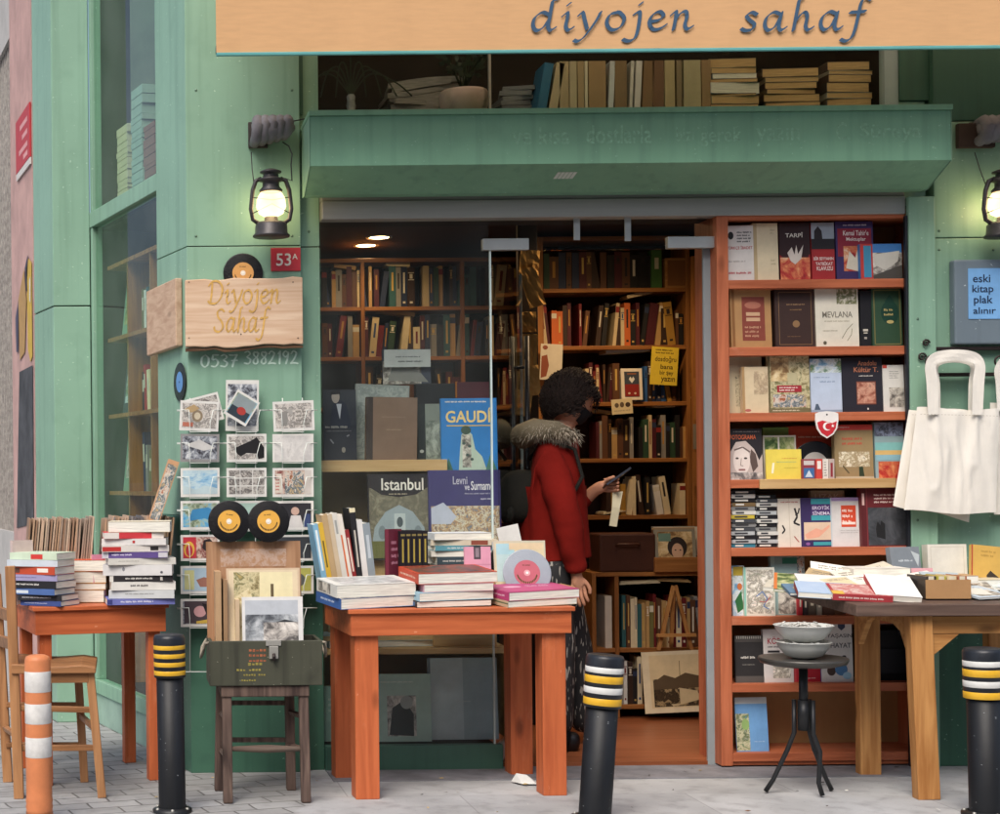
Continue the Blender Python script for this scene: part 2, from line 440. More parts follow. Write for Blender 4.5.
def ordw(n):
    t = 'first second third fourth fifth sixth seventh eighth ninth tenth eleventh twelfth thirteenth fourteenth fifteenth sixteenth seventeenth eighteenth nineteenth'.split()
    if n < 20: return t[n - 1]
    q = {2: 'twent', 3: 'thirt', 4: 'fort', 5: 'fift', 6: 'sixt'}[n // 10]
    return q + 'ieth' if n % 10 == 0 else q + 'y-' + t[n % 10 - 1]

# ------------------------------------------------------------------ materials of the place
GREEN = painted('green_paint', '#89ae97', '#5f806c', chips='#a9c7b2')
DADO_AND_SHADE = painted('green_dado_and_shade', '#456e5b', '#304f43', amount=.6, chips='#7fa48f')
GREEN_BOX = painted('green_shutter_paint', '#7dab8d', '#56796a', amount=.45, chips='#8fb89c')
GREEN_DARK = painted('dark_green_paint', '#44685a', '#304c40', amount=.5)
ORANGE = wood('orange_table_paint', '#c76b40', '#a95430', 'x', .5, worn='#dc9a78')
ORANGE_Z = wood('orange_leg_paint', '#c76b40', '#ab5531', 'z', .5, worn='#dc9a78')
SHELF = wood('shelf_red_wood', '#bf6e4b', '#9f5537', 'x', .5, knots=False, worn='#d79c80')
SHELF_Z = wood('shelf_red_wood_upright', '#c1714e', '#a3583a', 'z', .5, worn='#d79c80')
PINE = wood('pine', '#c18d55', '#9c6838', 'z', .5)
PINE_X = wood('pine_board', '#c59258', '#a06c3a', 'x', .5)
PALE = wood('pale_board', '#c9a878', '#b08c5c', 'x', .55)
OAK_X = wood('inside_shelf_wood', '#a9713c', '#83522a', 'x', .5, knots=False)
OAK_Z = wood('inside_upright_wood', '#a9713c', '#83522a', 'z', .5, knots=False)
DARKWOOD = wood('dark_tabletop', '#6a564c', '#4b3b34', 'x', .55)
OLDWOOD = wood('weathered_stool_wood', '#6d5a50', '#3a2c28', 'z', .7)
PLANK = wood('sign_plank', '#dcc1a5', '#c6a284', 'x', .7)
BLACK = mat('black_paint', '#20242b', rough=.4, var=.25, scale=9, bump=.2)
DARK = mat('dark_interior', '#241a14', rough=.8, var=.2)
IRON = mat('dark_iron', '#3a3230', rough=.5, metal=.6, var=.2)
STEEL = mat('grey_steel', '#a5a39c', rough=.42, metal=.35, var=.12, scale=3, stretch=(.4, 6, 6))
WHITE_WIRE = mat('white_wire', '#d8ddd6', rough=.4)
CHALK = mat('chalk', '#a8cdb4', rough=.9, var=.25, scale=30)
PAGES = mat('page_edges', '#e3d6ba', rough=.8, var=.32, scale=9, stretch=(1, 26, 1))
PAGES_W = mat('white_page_edges', '#e6e2d6', rough=.8, var=.28, scale=9, stretch=(1, 26, 1))
PAGES_T = mat('tan_page_edges', '#c9a878', rough=.85, var=.34, scale=9, stretch=(1, 26, 1))
GLASS = glass('window_glass', (.95, .97, .96), ior=1.22, dusty=.004)
GLASS_SHOW = glass('hazed_display_glass', (.95, .97, .96), ior=1.25, dusty=.02)  # diffuse film raised to stand in for the haze of street reflections
GLASS_SIDE = glass('side_window_glass', (.88, .96, .92), ior=1.3, dusty=.03)

SW = Matrix(((1, 0, 0, 0), (0, 0, 1, 0), (0, 1, 0, 0), (0, 0, 0, 1)))      # x,y,z -> x,z,y
def vprism(mb, poly, z0, z1, mt): return mb.prism(poly, z0, z1, mt, SW)
XP = Matrix(((0, 1, 0, 0), (1, 0, 0, 0), (0, 0, 1, 0), (0, 0, 0, 1)))
def xprism(mb, poly_yz, x0, x1, mt): return mb.prism(poly_yz, x0, x1, mt, XP)

def ground_mat():
    m, n, l, b = new_mat('paving')
    tc = n.new('ShaderNodeTexCoord'); sp = n.new('ShaderNodeSeparateXYZ'); l.new(tc.outputs['Object'], sp.inputs[0])
    def ramp(src, a, c, lo=0, hi=1):
        q = n.new('ShaderNodeMapRange'); q.inputs[1].default_value = a; q.inputs[2].default_value = c; q.inputs[3].default_value = lo; q.inputs[4].default_value = hi; l.new(src, q.inputs[0]); return q.outputs[0]
    def noise_(s, st=(1, 1, 1), d=6):
        mp = n.new('ShaderNodeMapping'); mp.inputs['Scale'].default_value = st; l.new(tc.outputs['Object'], mp.inputs[0])
        q = n.new('ShaderNodeTexNoise'); q.inputs['Scale'].default_value = s; q.inputs['Detail'].default_value = d; l.new(mp.outputs[0], q.inputs[0]); return q.outputs[0]
    def mixc(f, a, c):
        q = n.new('ShaderNodeMix'); q.data_type = 'RGBA'; l.new(f, q.inputs[0])
        for i, k in ((6, a), (7, c)):
            if isinstance(k, tuple): q.inputs[i].default_value = (*k, 1)
            else: l.new(k, q.inputs[i])
        return q.outputs[2]
    wob = n.new('ShaderNodeTexNoise'); wob.inputs['Scale'].default_value = 5; l.new(tc.outputs['Object'], wob.inputs[0])
    va = n.new('ShaderNodeVectorMath'); va.operation = 'MULTIPLY_ADD'; va.inputs[1].default_value = (.03, .03, 0); l.new(wob.outputs['Color'], va.inputs[0])
    rt = n.new('ShaderNodeMapping'); rt.inputs['Rotation'].default_value = (0, 0, R(-16)); l.new(tc.outputs['Object'], rt.inputs[0]); l.new(rt.outputs[0], va.inputs[2])
    br = n.new('ShaderNodeTexBrick'); br.inputs['Scale'].default_value = 1; br.inputs['Brick Width'].default_value = .2; br.inputs['Row Height'].default_value = .11
    br.inputs['Mortar Size'].default_value = .005; br.inputs['Mortar Smooth'].default_value = .3
    br.inputs['Color1'].default_value = (.38, .38, .375, 1); br.inputs['Color2'].default_value = (.29, .29, .285, 1); br.inputs['Mortar'].default_value = (.12, .115, .11, 1)
    l.new(va.outputs[0], br.inputs['Vector'])
    b2 = n.new('ShaderNodeTexBrick'); b2.inputs['Scale'].default_value = 1; b2.inputs['Brick Width'].default_value = .9; b2.inputs['Row Height'].default_value = .55
    b2.inputs['Mortar Size'].default_value = .004; b2.inputs['Mortar Smooth'].default_value = .5
    b2.inputs['Color1'].default_value = (.44, .445, .45, 1); b2.inputs['Color2'].default_value = (.385, .39, .395, 1); b2.inputs['Mortar'].default_value = (.3, .3, .3, 1)
    l.new(tc.outputs['Object'], b2.inputs['Vector'])
    edge = n.new('ShaderNodeMath'); edge.operation = 'MULTIPLY_ADD'; edge.inputs[1].default_value = .5; l.new(noise_(3), edge.inputs[0]); l.new(sp.outputs[0], edge.inputs[2])
    o = mixc(ramp(edge.outputs[0], .95, 1.0), br.outputs[0], b2.outputs[0])
    o = mixc(ramp(noise_(2.2), .4, .75, 0, .6), o, (.17, .17, .165))
    o = mixc(ramp(noise_(11, (1, 1, 1), 8), .5, .8, 0, .55), o, (.13, .125, .12))
    o = mixc(ramp(noise_(70, (1, 1, 1), 3), .66, .74, 0, .5), o, (.09, .085, .08))
    l.new(o, b.inputs['Base Color']); b.inputs['Roughness'].default_value = .8
    ad = n.new('ShaderNodeMath'); ad.operation = 'ADD'; l.new(noise_(45), ad.inputs[0])
    fm = n.new('ShaderNodeMath'); fm.operation = 'MULTIPLY'; l.new(br.outputs['Fac'], fm.inputs[0]); l.new(ramp(edge.outputs[0], 1.0, .95), fm.inputs[1])
    ng = n.new('ShaderNodeMath'); ng.operation = 'MULTIPLY'; ng.inputs[1].default_value = -2; l.new(fm.outputs[0], ng.inputs[0]); l.new(ng.outputs[0], ad.inputs[1])
    bp = n.new('ShaderNodeBump'); bp.inputs['Strength'].default_value = .4; bp.inputs['Distance'].default_value = .006; l.new(ad.outputs[0], bp.inputs['Height']); l.new(bp.outputs[0], b.inputs['Normal'])
    return m

# ------------------------------------------------------------------ ground
ASPH = mat('asphalt', '#3f4042', rough=.85, var=.25, scale=40, bump=.4)
tag(MB().box(-600, -600, -.5, 600, 600, -.13, ASPH).build('ground'), kind='structure')
tag(MB().box(-30, -2.6, -.128, 30, 8, 0, ground_mat()).build('pavement'), kind='structure')
tag(MB().box(-30, -2.78, -.128, 30, -2.604, .004, mat('kerb_stone', '#8d8d8a', rough=.8, var=.2, bump=.3)).build('kerb', bevel=.015), kind='structure')
STONE = mat('threshold_stone', '#77767a', rough=.75, var=.3, scale=7, bump=.35, bscale=30)
tag(MB().box(.885, -.24, 0, 3.42, .05, .006, STONE).build('step'), kind='structure')

# ------------------------------------------------------------------ the bookshop building
shop = thing('bookshop_building', 'green painted corner bookshop with glass front, shutter box and orange wooden shelves', 'building')
PX0, PX1, JX = .30, .795, .883
def sideX(t): return PX0 - .292 * t
pier = [(PX0, 0), (PX1, 0), (PX1, .045), (JX, .045), (JX, .12), (.5, .30), (sideX(.413), .413)]
def shrink(poly, d):
    cx = sum(p[0] for p in poly) / len(poly); cy = sum(p[1] for p in poly) / len(poly)
    return [(cx + (x - cx) * (1 - d), cy + (y - cy) * (1 - d)) for x, y in poly]
zj = P(240, 246, 0)[1]
pm = MB()
vprism(pm, pier, 0, 1.118, DADO_AND_SHADE)
for z0, z1 in ((1.12, zj - .002), (zj + .002, 6.0)): vprism(pm, pier, z0, z1, GREEN)
vprism(pm, shrink(pier, .01), 1.117, 1.121, DADO_AND_SHADE)
vprism(pm, shrink(pier, .03), zj - .003, zj + .003, DARK)
pm.build('corner_pier', shop, bevel=.006)
fp = [(-.343, 1.504), (-.148, 1.504), (-.148, 1.60), (-.30, 1.93), (-.466, 1.92)]
zf = P(70, 306, 1.5)[1]
fm = MB()
for z0, z1 in ((0, zf - .003), (zf + .003, 6.0)): vprism(fm, fp, z0, z1, GREEN)
vprism(fm, shrink(fp, .04), zf - .004, zf + .004, DARK)
fm.build('rear_pier', shop, bevel=.006)
# right pier: jamb strip and cladding panel
RX = 3.415
zr = P(965, 238, 0)[1]
q = MB().box(RX, -.05, 0, 3.53, -.023, 2.47, GREEN).box(RX, .03, 2.47, 3.53, .2, 2.9, GREEN)
q.box(RX - .012, -.046, 0, RX - .001, -.023, 2.39, BLACK)
q.build('door_jamb', shop, bevel=.004)
q = MB()
q.box(3.545, -.01, 0, 6.5, .2, .70, DADO_AND_SHADE).box(3.545, -.01, .7015, 6.5, .2, zr - .002, GREEN).box(3.545, -.01, zr + .002, 6.5, .2, 2.80, GREEN).box(3.545, -.012, 2.802, 6.5, .2, 6.0, GREEN_DARK)  # lowest strip painted darker to stand in for shade under the trestle table
q.box(3.55, 0, zr - .004, 6.5, .19, zr + .004, DARK).box(3.531, .06, 0, 3.5445, .2, 2.9, DARK)
q.build('right_pier', shop, bevel=.005)
# wall over the opening, behind the shutter box
MB().box(JX, .07, 2.44, RX, .2, 2.866, GREEN_BOX).build('lintel_wall', shop)
MB().box(PX1 + .001, .06, 3.62, 3.545, .3, 6.0, GREEN).build('upper_wall', shop)
MB().box(RX + .001, .02, 2.902, 3.544, .2, 3.619, GREEN_DARK).build('upper_jamb', shop)
# steel bar of the roller shutter
zb, zt = P(600, 217, -.02)[1], P(600, 194, -.02)[1]
q = MB().box(JX + .002, -.03, zb, RX - .002, .06, zt - .02, STEEL).box(JX + .002, -.022, zt - .019, RX - .002, .06, zt + .03, STEEL)
q.build('shutter_bar', shop, bevel=.004)
# roller shutter box
x0, x1 = P(310, 150, -.3)[0], P(951, 150, -.3)[0]
za, zc, zd = P(620, 113, -.3)[1], P(620, 163, -.3)[1], P(620, 192, -.1)[1]
q = MB()
xprism(q, [(-.3, za), (-.3, zc), (-.1, zd), (-.0305, zd), (-.0305, za)], x0, x1, GREEN_BOX)
q.box(x0 - .004, -.312, za + .0005, x1 + .004, .03, za + .022, GREEN_BOX)
for xx in (x0 - .003, x1 + .001): xprism(q, [(-.302, za - .002), (-.302, zc - .002), (-.098, zd - .003), (-.032, zd - .003), (-.032, za - .002)], xx, xx + .002, GREEN)
shb = q.build('shutter_box', shop, bevel=.004)
def boxface(px0, py0, px1, py1):
    a = V(px0, py0, -.3005); b = V(px1, py1, -.3005)
    return lambda u, v, k: (a.x + (b.x - a.x) * u + (b.z - a.z) * 0, -.3008 - k * .0002, a.z + (b.z - a.z) * v)
for s, a in (('ve kısa', (512, 127, 570, 144)), ('dostlarla', (586, 125, 652, 143)), ('bizi', (676, 127, 694, 141)), ('gerek', (700, 127, 742, 146)), ('yazın', (756, 128, 800, 146)), ('C.', (836, 122, 850, 140)), ('Süreya', (860, 123, 922, 142))):
    q = MB(); decorate(q, [('t', s, 0, 0, 1, 1, mat('faint_chalk', '#83ae92', rough=.9, var=.3, scale=60))], boxface(*a)); q.build('chalk_writing', shop)
q = MB()
a, b = V(557, 171, -.262), V(574, 178, -.215)
n3 = Vector((0, -(zc - zd), -.2)).normalized() * .002
for i in range(5):
    u0 = i / 5; q.add([Vector((a.x + (b.x - a.x) * (u + s), y, z)) + n3 for u, s, y, z in ((u0, .1, -.245, zc - (zc - zd) * .275), (u0 + .17, .1, -.245, zc - (zc - zd) * .275), (u0 + .17, 0, -.2, zc - (zc - zd) * .5), (u0, 0, -.2, zc - (zc - zd) * .5))], [(0, 1, 2, 3)], PA('#c9d3c8'))
q.build('white_sticker', shop)

# upper window with a deep sill
UZ = 2.868
q = MB()
q.box(PX1 + .001, .05, UZ - .03, RX, .62, UZ, mat('sill_board', '#7a6a58', rough=.7, var=.2))
q.build('upper_sill', shop)
xx = P(490, 80, .05)[0]
for b_ in ((PX1 + .001, .03, PX1 + .02, .08, GREEN_DARK), (RX - .06, .03, RX, .08, mat('grey_strip', '#9fb0b0', rough=.6)), (xx - .005, .05, xx + .005, .068, STEEL)): MB().box(b_[0], b_[1], UZ + .0005, b_[2], b_[3], 3.6, b_[4]).build('window_post', shop)
MB().box(PX1 + .021, .055, UZ + .001, xx - .006, .063, 3.6, GLASS).box(xx + .006, .055, UZ + .001, RX - .061, .063, 3.6, GLASS).build('upper_window_pane', shop)
q = MB().box(PX1, .62, UZ - .03, RX, .64, 3.6, DARK).box(PX1, .08, 3.601, RX, .64, 3.62, DARK).box(PX1 - .02, .31, UZ - .03, PX1, .64, 3.6, DARK).box(RX, .2, UZ - .03, RX + .02, .64, 3.6, DARK)
q.build('upper_room', shop)
q = MB()
vprism(q, [(.2, .46), (.75, .31), (.75, .9), (-.05, 1.62), (-.11, 1.53)], 2.655, 2.69, DARK); vprism(q, [(.74, .31), (.76, .31), (.76, 1.0), (.02, 1.66), (0, 1.64), (.74, .98)], 2.691, 5.2, mat('upper_back', '#6d7268', rough=.8, var=.3, scale=2)); vprism(q, [(.2, .46), (.75, .31), (.75, .9), (-.05, 1.62), (-.11, 1.53)], 5.2, 5.24, DARK)
q.build('upper_side_room', shop)

# side window between the piers
A, B = Vector((sideX(.413) + .02, .42, 0)), Vector((-.13, 1.51, 0))
sd = (B - A).normalized(); sn = Vector((-sd.y, sd.x, 0))
if sn.x > 0: sn = -sn
def SP(t, o, z): return A + (B - A) * t + sn * o + Vector((0, 0, z))
def sbox(mb, t0, t1, o0, o1, z0, z1, mt):
    return mb.hexa([SP(t0, o0, z0), SP(t1, o0, z0), SP(t1, o1, z0), SP(t0, o1, z0)], [SP(t0, o0, z1), SP(t1, o0, z1), SP(t1, o1, z1), SP(t0, o1, z1)], mt)
q = MB()
sbox(q, 0, 1, -.04, .02, 2.61, 2.69, GREEN); sbox(q, 0, 1, -.04, .02, .16, .23, GREEN); sbox(q, .965, 1, -.04, .015, .2305, 2.6095, GREEN); sbox(q, .965, 1, -.04, .015, 2.6905, 5, GREEN)
sbox(q, 0, 1, -.03, .008, 0, .1595, mat('plinth_grey_green', '#8ea89a', rough=.7, var=.2))
q.build('side_window_frame', shop, bevel=.003)
q = MB(); sbox(q, 0, .964, -.008, -.002, .2305, 2.6095, GLASS_SIDE); sbox(q, 0, .964, -.008, -.002, 2.6905, 5, GLASS_SIDE)
q.build('side_window_pane', shop)

q = MB(); sbox(q, 1.0, 1.02, -.7, -.045, .02, 5.2, DARK); q.build('end_wall', shop)

# the room
ROOM = [(.52, .31), (.86, .13), (JX + .002, .06), (4.2, .06), (4.2, 3.0), (-.42, 3.0), (-.24, 1.98), (-.08, 1.53), (.24, .44)]
vprism(MB(), ROOM, -.02, .02, wood('shop_floor', '#96593a', '#7a4428', 'x', .4, knots=False)).build('shop_floor', shop)
CEIL = 2.6
q = MB(); vprism(q, [(x, max(y, .22)) for x, y in ROOM], CEIL, CEIL + .05, mat('ceiling_brown', '#3a2a20', rough=.8)); q.box(JX, .07, 2.40, RX, .2, 2.439, DARK)
q.build('shop_ceiling', shop)
WALL = mat('inside_wall', '#5a4632', rough=.85, var=.2)
q = MB().box(-.4, 2.9, .02, 4.2, 2.95, CEIL, WALL).box(3.56, .2, .02, 3.6, 2.9, CEIL, WALL).box(2.62, .26, .02, 3.559, .29, CEIL, WALL)
q.build('shop_wall', shop)

# ---- display window under and around the glass
zs = P(410, 745, .02)[1]
MB().box(JX + .001, .0, .0, 1.655, .05, zs, GREEN_DARK).box(JX + .001, .0501, .02, 1.655, .42, zs - .02, DARK).build('display_plinth', shop, bevel=.003)
q = MB()
gx = P(491, 480, .03)[0]
q.box(JX + .001, .022, zs + .001, gx, .032, P(600, 217, .02)[1] - .001, GLASS_SHOW)
q.build('display_pane', shop)
q = MB().box(gx, .018, zs + .001, gx + .007, .034, P(491, 250, .03)[1], mat('glass_edge', '#c9d8d4', rough=.25, var=.1))
q.build('glass_edge', shop)
zt2 = P(600, 250, .03)[1]
MB().box(gx + .008, .022, zt2, 2.6, .032, P(600, 217, .02)[1] - .001, GLASS).build('transom_pane', shop)
def px_box(mb, px0, py0, px1, py1, y0, y1, mt):
    a = V(px0, py1, y0); b = V(px1, py0, y0)
    return mb.box(a.x, y0, a.z, b.x, y1, b.z, mt)
CHROME = mat('brushed_fitting', '#b9bcba', rough=.35, metal=.5, var=.1)
for r in ((483, 238, 529, 250), (668, 236, 715, 248)):
    px_box(MB(), *r, .008, .046, CHROME).build('patch_fitting', shop, bevel=.003)
for r in ((574, 217, 580, 240), (625, 217, 631, 241)):
    px_box(MB(), *r, .012, .02, CHROME).build('glass_clip', shop, bevel=.002)
# two glass door leaves, both swung into the shop
def leaf(hx, ang, width, handle):
    zlo, zhi = .035, zt2 - .006
    o = thing('tmp', None, None, (hx, .05, 0), (0, 0, ang)); o.name = 'glass_door'; o.parent = shop
    MB().box(0, -.005, zlo, width, .005, zhi, GLASS).build('pane', o)
    MB().box(width + .0005, -.006, zlo, width + .006, .006, zhi, mat('leaf_edge', '#9aa6a8', rough=.3)).build('glass_edge', o)
    MB().box(0, -.012, zlo - .005, width * .35, .012, zlo + .07, CHROME).build('patch_fitting', o, bevel=.002)
    if handle:
        mb = MB()
        for s in (-1, 1):
            mb.tube([(width - .06, s * .035, .55), (width - .06, s * .035, 1.95)], .013, BLACK, 10)
            for z in (.7, 1.8): mb.tube([(width - .06, 0, z), (width - .06, s * .035, z)], .008, BLACK, 8)
        mb.build('pull_handle', o)
leaf(gx + .03, math.atan2(.75, .30), .80, True)
lx = P(716, 480, .05)[0]
px_box(MB(), 708, 248, 715.5, 768, .058, .075, mat('frosted_edge', '#8b9396', rough=.4)).build('door_edge_profile', shop, bevel=.002)

# ---- awning over the upper window
aw = thing('awning', 'orange fabric awning with blue calligraphic lettering above the shop front', 'awning', (2.5, 0, 3.2))
ORF = mat('awning_canvas', '#d3a677', rough=.85, var=.05, scale=5, stretch=(2, 1, 14), bump=.12, bscale=6, bstretch=(3, 1, .6))
CAN = ORF.copy(); CAN.name = 'canopy_canvas'
_n, _l = CAN.node_tree.nodes, CAN.node_tree.links
_t1 = _n.new('ShaderNodeBsdfTranslucent'); _t1.inputs[0].default_value = (.8, .62, .42, 1); _x = _n.new('ShaderNodeMixShader'); _x.inputs[0].default_value = .72
_l.new(_n['Principled BSDF'].outputs[0], _x.inputs[1]); _l.new(_t1.outputs[0], _x.inputs[2]); _l.new(_x.outputs[0], _n['Material Output'].inputs[0])
TEAL = mat('awning_piping', '#5fa3a0', rough=.7)
ay = -.62
ax0, ax1 = P(216, 30, ay)[0], 6.2
az0 = P(600, 52, ay)[1]; az1 = az0 + .42
q = MB()
nseg = 60
vs = []; 
for i in range(nseg + 1):
    x = ax0 + (ax1 - ax0) * i / nseg; wob = .002 * math.sin(i * 1.7) + .0015 * math.sin(i * .61)
    for z, k in ((az0 + .012, 1), (az0 + .15, .8), (az0 + .3, .4), (az1, 0)): vs.append((x - 2.5, ay + wob * k, z - 3.2))
q.add(vs, [(i * 4 + j, (i + 1) * 4 + j, (i + 1) * 4 + j + 1, i * 4 + j + 1) for i in range(nseg) for j in range(3)], ORF, None, False)
val = q.build('valance', aw); sm = val.modifiers.new('thick', 'SOLIDIFY'); sm.thickness = .004; sm.offset = 1
q = MB().add([(ax0 - 2.5, ay + .006, az1 + .006 - 3.2), (ax1 - 2.5, ay + .006, az1 + .006 - 3.2), (ax1 - 2.5, -.02, az1 + .556 - 3.2), (ax0 - 2.5, -.02, az1 + .556 - 3.2)], [(0, 1, 2, 3)], CAN)
q.build('canopy', aw)
MB().box(ax0 - 2.5, ay - .009, az0 - 3.2 - .002, ax1 - 2.5, ay + .006, az0 - 3.2 + .0115, TEAL).build('piping', aw, bevel=.003)
MB().tube([(ax0 - 2.5, ay + .03, az0 - 3.2 + .03), (ax1 - 2.5, ay + .03, az0 - 3.2 + .03)], .018, GREEN_DARK, 10).build('front_bar', aw)
INK = mat('lettering_blue', '#3c5872', rough=.85, var=.15, scale=20)
for s, pa, pb in (('diyojen', 531, 691), ('sahaf', 741, 862)):
    tot = sum(SCRIPT[ch][1] * 1.5 for ch in s); wd = 0
    base = V(pa, 31.5, ay); kx = (P(pb, 31, ay)[0] - base.x) / (tot - .35); kz = 18.5 / SC(ay)
    for ch in s:
        g, ad = SCRIPT[ch]; q = MB()
        pen(q, [[(wd + a * 1.28, b) for a, b in p] for p in g], lambda u, v, l: (base.x + u * kx - 2.5, ay - .0105 - l * .3, base.z + v * kz - 3.2), INK, nib=.225, ang=40, thin=.06)
        q.build('letter', aw); wd += ad * 1.5

# ------------------------------------------------------------------ the house next door
nb = thing('neighbour_building', 'pink rendered house with iron window grille and graffiti left of the bookshop', 'building')
def NT(px): a = px - 120 - 1; return (-750.3 - 8.92 * a) / (a + 331.7)
def NP(t, z, o=0): return Vector((-.466 - .206 * t - o * .98, 1.92 + t - o * .2, z))
PINK = mat('pink_render', '#c9a39b', rough=.85, var=.14, scale=5, bump=.3, bscale=25, col2='#a98a84')
GREYW = mat('grey_render', '#b3b0ac', rough=.85, var=.15, scale=4, bump=.2)
def nbox(mb, t0, t1, o0, o1, z0, z1, mt):
    return mb.hexa([NP(t0, z0, o0), NP(t1, z0, o0), NP(t1, z0, o1), NP(t0, z0, o1)], [NP(t0, z1, o0), NP(t1, z1, o0), NP(t1, z1, o1), NP(t0, z1, o1)], mt)
t1 = NT(14.5); zg = 3.98; zlo = P(8, 532, 2.9)[1]
q = MB(); nbox(q, .02, t1, -.3, 0, 0, 6, PINK); nbox(q, t1, 5, -.3, 0, zg, 6, GREYW); nbox(q, t1, 5, -.3, -.0005, 0, zlo, GREYW); nbox(q, 3.6, 5, -.3, 0, zlo, zg, GREYW)
q.build('wall', nb)
q = MB(); nbox(q, t1, 3.6, -.28, -.2, zlo, zg, DARK); q.build('dark_opening', nb)
q = MB()
GR = mat('grille_iron', '#aaa49e', rough=.6, metal=.3, var=.3, scale=30)
for i in range(40):
    z = zlo + (zg - zlo) * i / 39
    nbox(q, t1, 3.6, -.035, -.027, z - .006, z + .006, GR)
k = t1
while k < 3.6:
    nbox(q, k, k + .012, -.026, -.018, zlo, zg, GR); k += .075
q.build('window_grille', nb)
q = MB()
def ndec(pts, mt, o): q.add([NP(NT(x), P(x, y, 1.92 + NT(x))[1], o) for x, y in pts], [tuple(range(len(pts)))], mt)
ndec([(35.5, 365), (22, 372), (18, 528), (35, 524)], mat('chalkboard', '#2f3033', rough=.8, var=.4, scale=6, col2='#55565a'), .004)
ndec([(35.5, 262), (32, 258), (30.5, 290), (31, 350), (33.5, 362), (35.5, 356)], PA('#c9a63c'), .005)
ndec([(34.6, 276), (33.4, 280), (33.2, 300), (34.4, 303)], PA('#d8d2c4'), .007)
ndec([(28, 268), (22, 300), (23, 360), (28, 352), (30, 300)], PA('#b08a52'), .006)
ndec([(22, 300), (19, 318), (19.5, 352), (21.5, 352)], PA('#4b4458'), .0065)
ndec([(30, 290), (29, 268), (32, 255), (32.6, 257), (30.6, 270), (31.2, 292)], PA('#3c3340'), .0075)
q.build('graffiti', nb)
q = MB(); t0, ta = NT(36), NT(22)
nbox(q, t0, ta, .003, .012, P(29, 165, 2.2)[1], P(29, 112, 2.2)[1], PA('#b8383c')); nbox(q, t0, ta, .003, .011, P(29, 172, 2.2)[1], P(29, 165.5, 2.2)[1], PA('#cfcac4'))
for yy, m_ in ((122, .7), (134, .5), (146, .8), (155, .4)): nbox(q, t0 + (ta - t0) * .15, t0 + (ta - t0) * (.15 + .75 * m_), .0125, .0128, P(29, yy + 5, 2.2)[1], P(29, yy, 2.2)[1], PA('#d99a98'))
sg = q.build('red_street_sign'); tag(sg, 'faded red street plate with white edge on the pink wall', 'sign')

# ------------------------------------------------------------------ the house across the street, mirrored in the panes
fb = thing('facing_building', 'plain plastered street house across the road, mirrored in the shop windows', 'building', (2, -16, -.12))
q = MB().box(-24, -6, 0, 24, 0, 8.2, mat('facing_plaster', '#9a938a', rough=.9, var=.15, scale=1.5)); q.build('wall', fb)
MB().box(-24.2, -6.2, 8.201, 24.2, .35, 8.6, mat('roof_edge', '#6a625c', rough=.8)).build('roof', fb)
for k in range(9):
    for fl in range(2):
        x = -20 + k * 5; z = 1.0 + fl * 3.6; f = MB().box(x - .75, .001, z, x + .75, .06, z + 2.1, mat('white_frame', '#b9b6ae', rough=.6)).build('window', fb)
        MB().box(x - .65, .0605, z + .1, x + .65, .07, z + 2.0, mat('dark_pane', '#20262a', rough=.1)).build('pane', f)

# ------------------------------------------------------------------ books
NAMES = {}
def colours(**k):
    for n, h in k.items(): NAMES[n.replace('_', ' ')] = h
colours(cream='#e2d2ad', tan='#b8935e', beige='#cdb890', white='#e2dfd6', grey='#8f8c86', black='#1d1b1c', navy='#22304f', blue='#335f9a', pale_blue='#9db9cc', teal='#2f5d60',
        dark_green='#2d4a35', olive='#6f6a3c', red='#a8282a', dark_red='#6d1c20', maroon='#4e1a22', brown='#5f3d27', dark_brown='#38251b', orange='#c8642e', yellow='#d6b440', pink='#d49aa4', purple='#4d3a78', ochre='#a97f35')

def book_M(loc, yaw=0, lean=0, roll=0):
    return Matrix.Translation(loc) @ Matrix.Rotation(R(yaw), 4, 'Z') @ Matrix.Rotation(R(roll), 4, 'Y') @ Matrix.Rotation(R(-lean), 4, 'X')
def flat_M(loc, yaw=0, spine=False):
    return Matrix.Translation(loc) @ Matrix.Rotation(R(yaw + (90 if spine else 0)), 4, 'Z') @ Matrix.Rotation(R(-90), 4, 'X')

def book(label, W, H, T, M, cover, ops=(), sops=(), page=None, spine=None, hard=False, name='book', cat='book', group=None, warp=0):
    """standing: spine at -x, front cover at y = 0, pages behind it, bottom at z = 0"""
    o = thing(name, label, cat, M=M, group=group)
    c = PA(cover) if isinstance(cover, str) else cover
    sp = c if spine is None else (PA(spine) if isinstance(spine, str) else spine)
    b = min(.003 if hard else .0016, T * .2); ins = .004 if hard else .0012
    q = MB()
    q.box(-W / 2 + b, 0, 0, W / 2, b, H, c).box(-W / 2 + b, T - b, 0, W / 2, T, H, c).box(-W / 2, 0, 0, -W / 2 + b, T, H, sp)
    decorate(q, ops, lambda u, v, k: (-W / 2 + u * W, -.0002 - k * .00016, (1 - v) * H), W / H)
    decorate(q, sops, lambda u, v, k: (-W / 2 - .0002 - k * .00016, T * v, H * (1 - u)), H / T)
    q.build('cover', o)
    MB().box(-W / 2 + b + .0003, b + .0002, ins, W / 2 - ins, T - b - .0002, H - ins, page or PAGES).build('page_block', o)
    return o

def face(r, Y, cover, label, ops=(), T=.022, z=None, lean=3, yaw=0, roll=0, **k):
    """a book or sheet shown cover out, standing on z, over the photograph's rectangle r"""
    x0, y0, x1, y1 = r; s = SC(Y)
    p = V((x0 + x1) / 2, y1, Y)
    H = (y1 - y0) / s
    if z is not None:
        H += p.z - z if False else 0; p.z = z
    return book(label, (x1 - x0) / s / max(.3, math.cos(R(yaw))), H / math.cos(R(lean)), T, book_M(p, yaw, lean, roll), cover, ops, **k)

